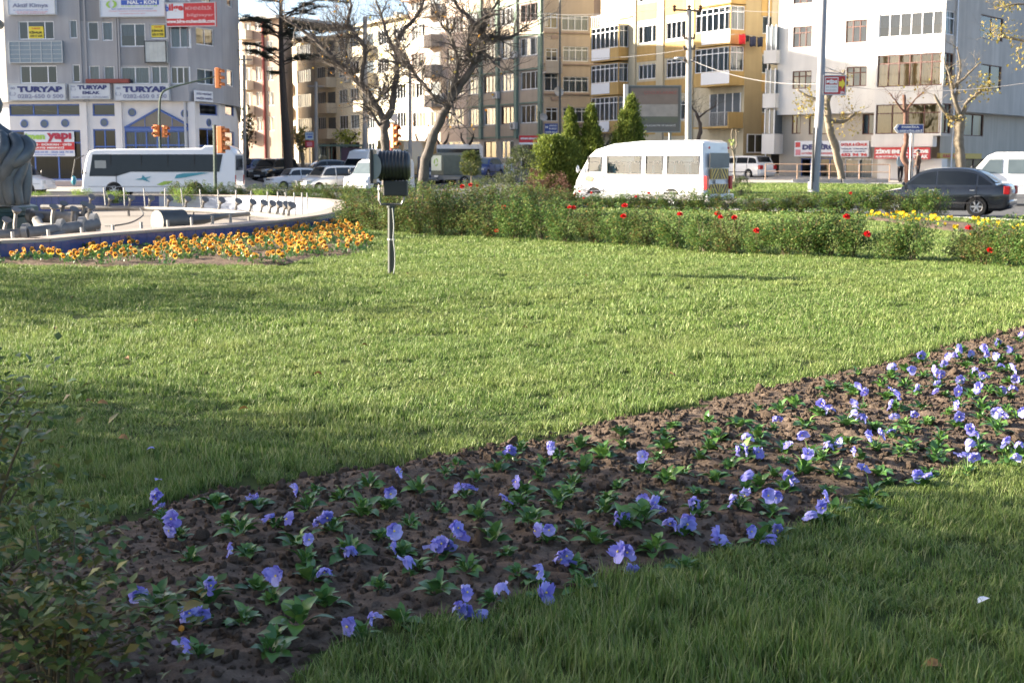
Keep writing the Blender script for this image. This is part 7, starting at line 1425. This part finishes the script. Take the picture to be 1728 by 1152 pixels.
low = lambda z: max(.05, 1 - z) ** .55
big_tree(-14.5, 6.7, 4.5, 5.7, .2, 81, 21000, 'broad low evergreen tree left of the lawn', low)
big_tree(-14.5, 4.6, 9.5, 2.7, 2.5, 82, 22000, 'tall dense evergreen tree left of the lawn', fat)
big_tree(-15.5, 15.8, 3.7, 3.4, 1.5, 83, 5200, 'thin airy evergreen tree left of the flower bed', ball)
# ================================================================== POLES, SIGNALS, SIGNS, STREET FURNITURE
POLEC = mat('concrete_pole', (.36, .34, .32), .85, var=.2, scale=3, bump=.3); POLEG = mat('green_pole', (.03, .055, .04), .5); POLEW = mat('painted_lamp_post', (.27, .27, .29), .5, .2, var=.15)
def lz(px, Y, ty=None): x = px_x(px, Y); return x, Y, road_z(x, Y)
def lamp_post():
    Y = 63; x = px_x(1379, Y); z = vz(x, Y); s = F_PX / Y; t = thing('lamp_post', 'tall grey tapered lamp post rising from the grass verge', 'lamp post', (x, Y, z)); mb = MB(); zt = 11.0
    mb.tube([(x - .12, Y, z - .1), (x + .05, Y, z + 4), (x + .10, Y, zt)], [7.8 / s, 6.8 / s, 4.8 / s], 14); mb.build('pole', POLEW, t, True); mb = MB(); mb.tube([(x - .14, Y, z - .1), (x - .13, Y, z + .5)], 9.5 / s, 14); mb.build('base', POLEW, t, True)
    mb = MB(); mb.tube([at(1370, 320, Y - .2), at(1374, 215, Y - .2)], .055, 6); mb.build('cable_duct', DARK, t, True)
    mb = MB(); mb.tube([(x + .1, Y, zt - .1), (x + .1, Y - .6, zt + .5), (x + .1, Y - 2, zt + .8)], .05, 6); mb.build('arm', POLEW, t, True); mb = MB(); mb.blob((x + .1, Y - 2.4, zt + .8), (.18, .5, .12), 3, 2, .05); mb.build('lamp_head', POLEW, t, True)
    # shop direction sign on a bracket
    Fs = Fac((px_x(1386, Y - .1), Y - .1), (px_x(1430, Y - .1), Y - .12)); W_ = MATS['white_vinyl']; REDB = mat('sign_red', (.42, .035, .03), .5)
    st = sign(Fs, (1388, 127, 1427, 161), 'red shop direction sign with yellow arrow hung on the lamp post', REDB, [(None, .09, .12, .66, .86, W_), (None, .12, .16, .63, .48, REDB), ('BİM', .15, .21, .60, .43, W_, .09), ('EN YAKIN', .14, .55, .60, .64, mat('grey_vinyl2', (.4, .4, .4), .6)), ('MAĞAZA', .14, .70, .60, .79, MATS['grey_vinyl2']), ('50m', .76, .80, .93, .93, W_, .03)], 0, .08, trim=STEEL)
    r = Fs.rect((1415, 133, 1426, 151)); a0, z0, a1, z1 = r; zm = (z0 + z1) / 2; mb = MB(); am = a0 + (a1 - a0) * .45; mb.prism([(a0, zm - .11), (am, zm - .11), (am, z0), (a1, zm), (am, z1), (am, zm + .11), (a0, zm + .11)], .088, .10, lambda a, z_, h: Fs.p(a, z_, h)); mb.build('arrow', YELLOW, st)
    mb = MB(); mb.tube([at(1380, 122, Y), at(1425, 125, Y - .1)], .025, 5); mb.tube([at(1385, 110, Y), at(1420, 124, Y - .1)], .012, 4); mb.build('bracket', STEEL, st)
lamp_post()
def utility_pole():
    Y = 76; x, _, z = lz(1162, Y); s = F_PX / Y; t = thing('utility_pole', 'concrete power pole with three insulators in front of the yellow house', 'pole', (x, Y, z)); top = at(1163, 18, Y); mb = MB(); mb.tube([(x, Y, z - .1), (top.x, Y, top.z)], [6.2 / s, 4.2 / s], 10); mb.build('pole', POLEC, t, True)
    mb = MB(); a, b = at(1137, 17, Y), at(1184, 19, Y); mb.tube([a, b], .06, 6); mb.build('crossarm', mat('rusty_steel', (.16, .11, .08), .8), t)
    for px in (1138, 1163, 1182): c = at(px, 14, Y); mb = MB(); mb.lathe([(.05, -.2), (.11, -.05), (.06, 0), (.12, .08), (.05, .16)], 10, tuple(c)); mb.build('insulator', mat('brown_porcelain', (.08, .04, .03), .3), t, True)
    for py in (65, 83, 103): c = at(1163, py, Y); mb = MB(); mb.box((c.x, c.y, c.z), (.62, .2, .1)); mb.box((c.x + .28, c.y, c.z + .12), (.1, .1, .2)); mb.box((c.x - .28, c.y, c.z + .1), (.1, .1, .18)); mb.build('bracket', MATS['rusty_steel'], t)
    mb = MB(); mb.tube([at(1160, 108, Y), at(1142, 97, Y - .5)], .025, 5); mb.blob(at(1146, 99, Y - .4), (.3, .2, .09), 5, 2, .05); mb.build('street_light', STEEL, t, True)
    for i, (a, b, sag) in enumerate((((1138, 11, 76), (640, -8, 90), 1.0), ((1163, 10, 76), (660, -20, 90), 1.0), ((1163, 100, 76), (1410, 140, 63), .5), ((1182, 12, 76), (1800, -40, 60), .8), ((1165, 83, 76), (700, 40, 110), 1.4), ((1427, 146, 63), (1800, 128, 58), .4), ((690, 22, 100), (400, 60, 130), 1.0))):
        p, q = at(*a), at(*b); pts = [p + (q - p) * k / 12 - Vector((0, 0, sag * 4 * (k / 12) * (1 - k / 12))) for k in range(13)]; mb = MB(); mb.tube(pts, .012 if i != 2 else .018, 4, False); tag(mb.build('overhead_wire', mat('wire', (.25, .24, .24), .5)), ('thin overhead wire strung from the concrete power pole' if i < 5 else 'thin overhead wire strung across the street'), 'wire', 'overhead wires')
utility_pole()
def signal_head(t, c, yaw, n=3, k=1.0):
    M = Matrix.Translation(c) @ Matrix.Rotation(yaw, 4, 'Z'); mb = MB(); mb.box((0, 0, 0), (.30 * k, .22 * k, .34 * n * k), M); o = bev(mb.build('signal_box', ORANGE, t), .03)
    for i in range(n):
        z = (i - (n - 1) / 2) * .33 * k; mb = MB(); mb.lathe([(.11 * k, 0), (.11 * k, .02)], 14, M=M @ Matrix.Translation((0, -.112 * k, z)) @ Matrix.Rotation(R(90), 4, 'X')); mb.build('lens', mat(('lens_green', 'lens_amber', 'lens_red')[i], ((.02, .10, .05), (.25, .12, .02), (.25, .02, .02))[i], .2), o, True)
        mb = MB(); pts = []
        for a in np.linspace(-.3, 3.44, 12): pts += [(.125 * k * math.cos(a), -.11 * k, z + .125 * k * math.sin(a)), (.125 * k * math.cos(a), -.32 * k, z + .125 * k * math.sin(a) - .03)]
        mb.add(pts, [(2 * j, 2 * j + 2, 2 * j + 3, 2 * j + 1) for j in range(11)], M); v = mb.build('visor', ORANGE, o, True); m = v.modifiers.new('thickness', 'SOLIDIFY'); m.thickness = .01
    return o
def signals():
    Y = 81; x, _, z = lz(271, Y); t = thing('traffic_light', 'green traffic light mast with a long bent arm over the road behind the bus', 'traffic light', (x, Y, z)); mb = MB(); P = spline([Vector((x, Y, z)), at(270, 240, Y), at(269, 190, Y), at(272, 160, Y), at(287, 149, Y), at(320, 140, Y), at(362, 130, Y)], 5); mb.tube(P, [.09 - .0016 * i for i in range(len(P))], 8); mb.build('mast', POLEG, t, True)
    signal_head(t, at(368, 132, Y - .15), R(80), 3, 1.15); signal_head(t, at(264, 221, Y - .2), R(-20), 2, 1.0); signal_head(t, at(278, 222, Y - .2), R(60), 2, 1.0)
    Y = 66; x, _, z = lz(362, Y); t = thing('traffic_light', 'orange traffic light on a dark green post in front of the bus', 'traffic light', (x, Y, z)); mb = MB(); tp = at(362, 211, Y); mb.tube([(x, Y, z), (tp.x, Y, tp.z)], .085, 8); mb.build('post', POLEG, t, True); signal_head(t, at(373, 236, Y - .05), R(75), 3, 1.25)
    Y = 62; x, _, z = lz(668, Y); t = thing('traffic_light', 'orange traffic light beside the forked bare tree trunk', 'traffic light', (x, Y, z)); mb = MB(); tp = at(660, 212, Y); mb.tube([(tp.x, Y, z), (tp.x, Y, tp.z)], .06, 8); mb.build('post', mat('red_post', (.35, .07, .05), .5), t, True); signal_head(t, at(666, 230, Y - .05), R(40), 3, 1.05)
    mb = MB(); c = at(665, 199, Y); mb.lathe([(.17, 0), (.17, .03)], 16, M=Matrix.Translation(c) @ Matrix.Rotation(R(90), 4, 'X')); mb.build('round_sign', mat('pale_sign', (.6, .55, .5), .6), t, True)
signals()
def simple_pole(px, Y, top, r, m, label, name='pole', arm=False):
    x, _, z = lz(px, Y); tp = at(px, top, Y); t = thing(name, label, 'pole', (x, Y, z)); mb = MB(); mb.tube([(x, Y, z - .1), (tp.x, Y, tp.z)], [r, r * .75], 9); mb.build('shaft', m, t, True); mb = MB(); mb.lathe([(r * .8, tp.z - .02), (r * .8, tp.z + .05), (r * .2, tp.z + .09)], 9, (tp.x, Y, 0)); mb.build('cap', m, t, True)
    mb = MB(); mb.lathe([(r * 1.6, z), (r * 1.6, z + .12), (r * 1.05, z + .2)], 10, (x, Y, 0)); mb.build('foot', m, t, True)
    if arm: mb = MB(); mb.tube([at(px - 14, top + 6, Y), at(px + 14, top + 6, Y)], .05, 5); mb.build('crossarm', m, t)
    return t
simple_pole(616, 104, 30, .22, POLEC, 'thick grey pole rising behind the forked bare tree'); simple_pole(533, 106, 140, .16, POLEC, 'pale concrete pole with a crossarm by the bus stop sign', arm=True); simple_pole(412, 104, 95, .14, POLEC, 'slim grey pole at the corner of the office block', arm=True)
simple_pole(692, 100, 110, .15, POLEC, 'slim pole between the two bare trees'); simple_pole(945, 98, -30, .09, mat('dark_pole', (.06, .07, .07), .5), 'thin dark pole in front of the beige house with green trim'); simple_pole(910, 92, 190, .07, POLEG, 'short green post beside the red clinic sign')
def street_sign(px0, py0, px1, py1, Y, base_px, label, board, lines, post=STEEL, th=.05, trim=None, cat='sign', name='street_sign', twin=None, shape=None):
    F = Fac((px_x(px0, Y), Y), (px_x(px1, Y), Y + .01)); t = thing(name, label, cat, lz(base_px, Y)); sign(F, (px0, py0, px1, py1), None, board, lines, 0, th, trim, parent=t)
    for q in ([base_px] if twin is None else twin):
        x = px_x(q, Y); mb = MB(); mb.tube([(x, Y + .06, road_z(x, Y) - .1), (x, Y + .06, at(q, py0 + 2, Y).z)], .04 if twin is None else .09, 7); mb.build('post', post, t, True)
    return t, F
WV = MATS['white_vinyl']
# blue direction sign with a pointed end
Y = 75.5; F = Fac((px_x(1508, Y), Y), (px_x(1560, Y), Y + .01)); t = thing('direction_sign', 'blue arrow shaped direction sign on two thin posts by the pavement', 'sign', lz(1534, Y)); mb = MB(); q = [F.sz(x, y) for x, y in ((1508, 217.5), (1514, 210), (1558, 210), (1558, 225), (1514, 225))]; mb.prism(q, 0, .05, lambda a, z, h: F.p(a, z, h)); mb.build('border', WV, t); mb = MB(); q = [F.sz(x, y) for x, y in ((1510, 217.5), (1515, 211), (1557, 211), (1557, 224), (1515, 224))]; mb.prism(q, .051, .06, lambda a, z, h: F.p(a, z, h)); mb.build('board', mat('sign_blue', (.03, .06, .25), .4), t)
lettering(F, F.rect((1521, 212, 1551, 216.5)), .066, 'FABRİKA', WV, t, .05); lettering(F, F.rect((1517, 218.5, 1556, 223)), .066, 'SERVİSLERİ', WV, t, .05)
mb = MB(); mb.prism([F.sz(x, y) for x, y in ((1510.5, 217.5), (1515, 212), (1517, 212), (1513, 217.5), (1517, 223), (1515, 223))], .061, .066, lambda a, z, h: F.p(a, z, h)); mb.build('arrow', WV, t)
for px in (1536, 1540): x = px_x(px, Y); mb = MB(); mb.tube([(x, Y + .06, road_z(x, Y) - .05), (x, Y + .06, at(px, 212, Y).z)], .035, 7); mb.build('post', STEEL, t, True)
# billboard
Y = 79; BBF = mat('billboard_frame', (.20, .23, .23), .5); t, F = street_sign(1058, 145, 1148, 224, Y, 1100, 'large dark billboard with a faded poster behind the conifers', mat('poster_dark', (.10, .10, .095), .35, var=.25, scale=1.2), [(None, .06, .06, .94, .40, mat('poster_brown', (.20, .15, .12), .4, var=.3, scale=2)), (None, .06, .402, .94, .66, mat('poster_pale', (.30, .27, .24), .4, var=.3, scale=3)), (None, .06, .662, .94, .79, mat('poster_green', (.10, .11, .08), .4)), ('ÇOCUKLARIMIZ', .30, .12, .92, .20, mat('poster_red', (.30, .12, .10), .5)), ('AÇILACAKTIR VE SANAYİ', .28, .82, .90, .88, mat('poster_white', (.45, .45, .43), .5), .03)], BBF, .35, BBF, 'billboard', 'billboard', twin=(1075, 1130))
mb = MB(); F.box(mb, F.rect((1052, 143, 1058.5, 215)), -.05, .5); mb.build('side_panel', mat('pale_panel', (.55, .52, .48), .6), t)
street_sign(876, 229, 911, 244, 96, 880, 'red clinic sign with white letters in front of the beige house', RED, [('GÜNEŞ SİGORTA', .06, .18, .94, .48, WV, .06), (None, .0, .78, 1, 1, WV)], twin=None)
street_sign(919, 209, 941, 226, 108, 930, 'blue notice sign on the balcony of the beige house', mat('sign_blue', (.03, .06, .25), .4), [('SÜRÜCÜ', .35, .1, .92, .28, WV, .04), ('KURSU', .35, .4, .92, .58, WV, .04), ('KADİR BALCI', .08, .7, .95, .92, WV, .04), ('M', .06, .22, .26, .45, WV, .04)])
t, F = street_sign(515, 223, 529, 236, 100, 523, 'pale blue bus stop sign above a red notice on one post', mat('bus_blue', (.45, .52, .58), .5), [('OTOBÜS', .1, .15, .9, .4, BLUE, .03), ('—', .3, .55, .85, .75, BLUE)]); sign(F, (515, 238, 530, 249), None, RED, [(None, .2, .2, .8, .8, MATS['pink_vinyl'])], 0, .05, parent=t)
# bus shelter and kiosk
def shelter():
    Y = 108; t = thing('bus_shelter', 'glass bus shelter with a dark advertising panel beyond the traffic', 'bus shelter', lz(570, Y)); F = Fac((px_x(536, Y), Y), (px_x(612, Y), Y + .01)); FR_ = mat('shelter_frame', (.12, .18, .14), .5); z0 = lz(570, Y)[2]
    r = F.rect((536, 244, 612, 270)); mb = MB(); F.box(mb, (r[0], r[3] - .15, r[2], r[3]), -1.2, .4); mb.build('roof', FR_, t)
    for k in (0, .22, .3, .5, .98): a = r[0] + (r[2] - r[0]) * k; mb = MB(); F.box(mb, (a, z0, a + .08, r[3] - .15), -.04, .04); mb.build('post', FR_, t)
    mb = MB(); F.box(mb, (r[0] + .1, z0 + .3, r[0] + (r[2] - r[0]) * .22, r[3] - .3), -.01, .01); mb.build('pane', MATS['clear_glass'], t); mb = MB(); F.box(mb, (r[0] + (r[2] - r[0]) * .52, z0 + .3, r[0] + (r[2] - r[0]) * .97, r[3] - .25), -.03, .03); mb.build('advertising_panel', mat('ad_panel', (.14, .07, .10), .4, var=.4, scale=2), t)
shelter()
# low wall, steps and railings
def railing(pts, h, label, m, group=None, step=1.6):
    P = [Vector((x, y, pz(x, y))) for x, y in pts]; t = thing('railing', label, 'railing', tuple(P[0]), 0, group)
    for i in range(len(P) - 1):
        a, b = P[i], P[i + 1]; n = max(1, int((b - a).length / step))
        for k in range(n + (i == len(P) - 2)): c = a + (b - a) * k / n; mb = MB(); mb.tube([c, c + Vector((0, 0, h))], .035, 6); mb.build('post', m, t)
        for zz in (h, h * .55): mb = MB(); mb.tube([a + Vector((0, 0, zz)), b + Vector((0, 0, zz))], .03, 6); mb.build('rail', m, t)
railing([(px_x(1292, 81), 81), (px_x(1400, 80), 80), (px_x(1502, 79), 79)], .95, 'low rust brown metal railing along the raised pavement', mat('rust_rail', (.30, .20, .14), .6))
for i, (x0, x1, Yw) in enumerate(((1338, 1420, 77.6), (1424, 1500, 77.2))):
    F = Fac((px_x(x0, Yw), Yw), (px_x(x1, Yw), Yw - .1)); z = road_z(15, Yw); t = thing('retaining_wall', ('low stone wall along the pavement under the lamp post' if i == 0 else 'low stone wall along the pavement by the direction sign'), 'wall', (px_x(x0, Yw), Yw, z)); n = int(F.len / .62); r_ = random.Random(i)
    for k in range(n):
        for c in range(2): mb = MB(); F.box(mb, (k * F.len / n + .01, z - .1 + c * .21, (k + 1) * F.len / n - .01, z - .1 + (c + 1) * .21 - .012), -.35, r_.uniform(-.02, .02)); mb.build('stone', KERB if (k + c) % 3 else PAVE, t)
def white_fence():
    Y = 104; t = thing('fence', 'white picket fence before the beige house with green trim', 'fence', lz(828, Y)); F = Fac((px_x(824, Y), Y), (px_x(868, Y), Y)); z = road_z(px_x(845, Y), Y)
    for k in range(16): a = F.len * k / 16; mb = MB(); F.box(mb, (a, z, a + .07, z + .75), 0, .03); mb.build('picket', PVC, t)
    for zz in (.2, .6): mb = MB(); F.box(mb, (0, z + zz, F.len, z + zz + .06), -.03, 0); mb.build('rail', PVC, t)
white_fence()
def dish(px, py, Y, r, label):
    c = at(px, py, Y); t = thing('satellite_dish', label, 'dish', tuple(c)); mb = MB(); M = Matrix.Translation(c) @ Vector((.4, -1, .4)).to_track_quat('Z', 'Y').to_matrix().to_4x4(); mb.lathe([(.02, 0), (r * .5, .03), (r * .85, .1), (r, .15), (r * .97, .16), (r * .5, .06), (.02, .03)], 20, M=M); mb.build('reflector', mat('dish_grey', (.4, .4, .4), .6), t, True); mb = MB(); mb.tube([M @ Vector((0, r * .8, .1)), M @ Vector((0, 0, r))], .015, 4); mb.tube([c, c + Vector((0, 1.2, -.1))], .03, 5); mb.build('arm', STEEL, t)
dish(942, 156, 112.5, .42, 'grey satellite dish on the beige house with green trim'); dish(916, 199, 113.5, .35, 'satellite dish on the balcony above the red clinic sign')
# ================================================================== PEOPLE on the pavement
def person(px, Y, h, label, top, bottom, hair, yaw, arms=.12, bag=None):
    x = px_x(px, Y); z = pz(x, Y); t = thing('person', label, 'person', (x, Y, z), yaw, world=False); k = h / 1.75
    J = {'pelvis': (0, 0, .95, .15), 'waist': (0, 0, 1.10, .14), 'chest': (.01, 0, 1.32, .17), 'neck': (0, 0, 1.50, .06), 'head0': (.01, 0, 1.57, .075), 'head1': (.02, 0, 1.66, .098), 'head2': (.01, 0, 1.75, .07)}
    V = []; E = []; names = list(J)
    for n_ in names: V.append(J[n_])
    idx = {n_: i for i, n_ in enumerate(names)}
    for a, b in zip(names[:-1], names[1:]): E.append((idx[a], idx[b]))
    def chain(root, pts):
        p = root
        for q in pts: V.append(q); E.append((p, len(V) - 1)); p = len(V) - 1
    for s in (1, -1):
        chain(idx['pelvis'], [(.0, s * .10, .88, .10), (.03 * s, s * .10, .50, .068), (-.03 * s - .02, s * .10, .09, .048), (.10 - .03 * s, s * .11, .04, .04)])
        chain(idx['chest'], [(0, s * .20, 1.40, .068), (-.03, s * (.23 + arms * .3), 1.12, .052), (.08, s * (.20 + arms * .2), .90, .040), (.14, s * .20, .82, .035)])
    me = bpy.data.meshes.new('body'); me.from_pydata([(a * k, b * k, c * k) for a, b, c, r in V], E, []); o = link('body', me, t); sk = o.modifiers.new('skin', 'SKIN'); 
    for i, (a, b, c, r) in enumerate(V): me.skin_vertices[0].data[i].radius = (r * k, r * k * 1.05)
    me.skin_vertices[0].data[0].use_root = True; ss = o.modifiers.new('sub', 'SUBSURF'); ss.levels = ss.render_levels = 2
    o.parent = None; ev = baked(o); o.modifiers.clear(); o.data = ev; o.parent = t
    SK = mat('skin', (.45, .28, .20), .6); ev.materials.clear()
    for m in (top, bottom, SK, DARK): ev.materials.append(m)
    for p in ev.polygons:
        c = p.center / k; p.use_smooth = True
        p.material_index = 2 if c.z > 1.49 or (c.z < .90 and abs(c.y) > .165 and c.x > .05) else 3 if c.z < .10 else 0 if c.z > .93 or abs(c.y) > .19 else 1
    hm = MB(); hm.blob((-.01 * k, 0, 1.705 * k), (.098 * k, .092 * k, .085 * k), 3, 2, .05); hm.build('hair', hair, t, True); nb = MB(); nb.blob((.115 * k, 0, 1.645 * k), (.02 * k, .014 * k, .022 * k), 1, 1, .05); nb.build('nose', SK, t, True)
    for s in (1, -1): eb = MB(); eb.blob((.102 * k, s * .035 * k, 1.672 * k), (.01 * k, .014 * k, .008 * k), 1, 1, 0); eb.build('eye', DARK, t, True); eb = MB(); eb.blob((.01 * k, s * .098 * k, 1.655 * k), (.02 * k, .012 * k, .03 * k), 1, 1, .05); eb.build('ear', SK, t, True)
    return t
HAIR = mat('dark_hair', (.015, .012, .01), .6)
person(1549, 77.6, 1.78, 'person in a long brown jacket standing by the direction sign posts', mat('brown_jacket', (.10, .065, .05), .9), mat('dark_trousers', (.02, .02, .025), .9), HAIR, R(190))
person(1539, 77.0, 1.42, 'shorter person in dark clothes with a red scarf facing the person in brown', mat('charcoal_coat', (.03, .035, .05), .9), mat('dark_trousers', (.02, .02, .025), .9), HAIR, R(-20))
person(1520, 77.3, 1.72, 'person in a light blue shirt and dark jacket beside the twisted tree', mat('light_blue_shirt', (.35, .45, .52), .9), mat('dark_trousers', (.02, .02, .025), .9), HAIR, R(-60))
bpy.data.scenes.remove(TMP)
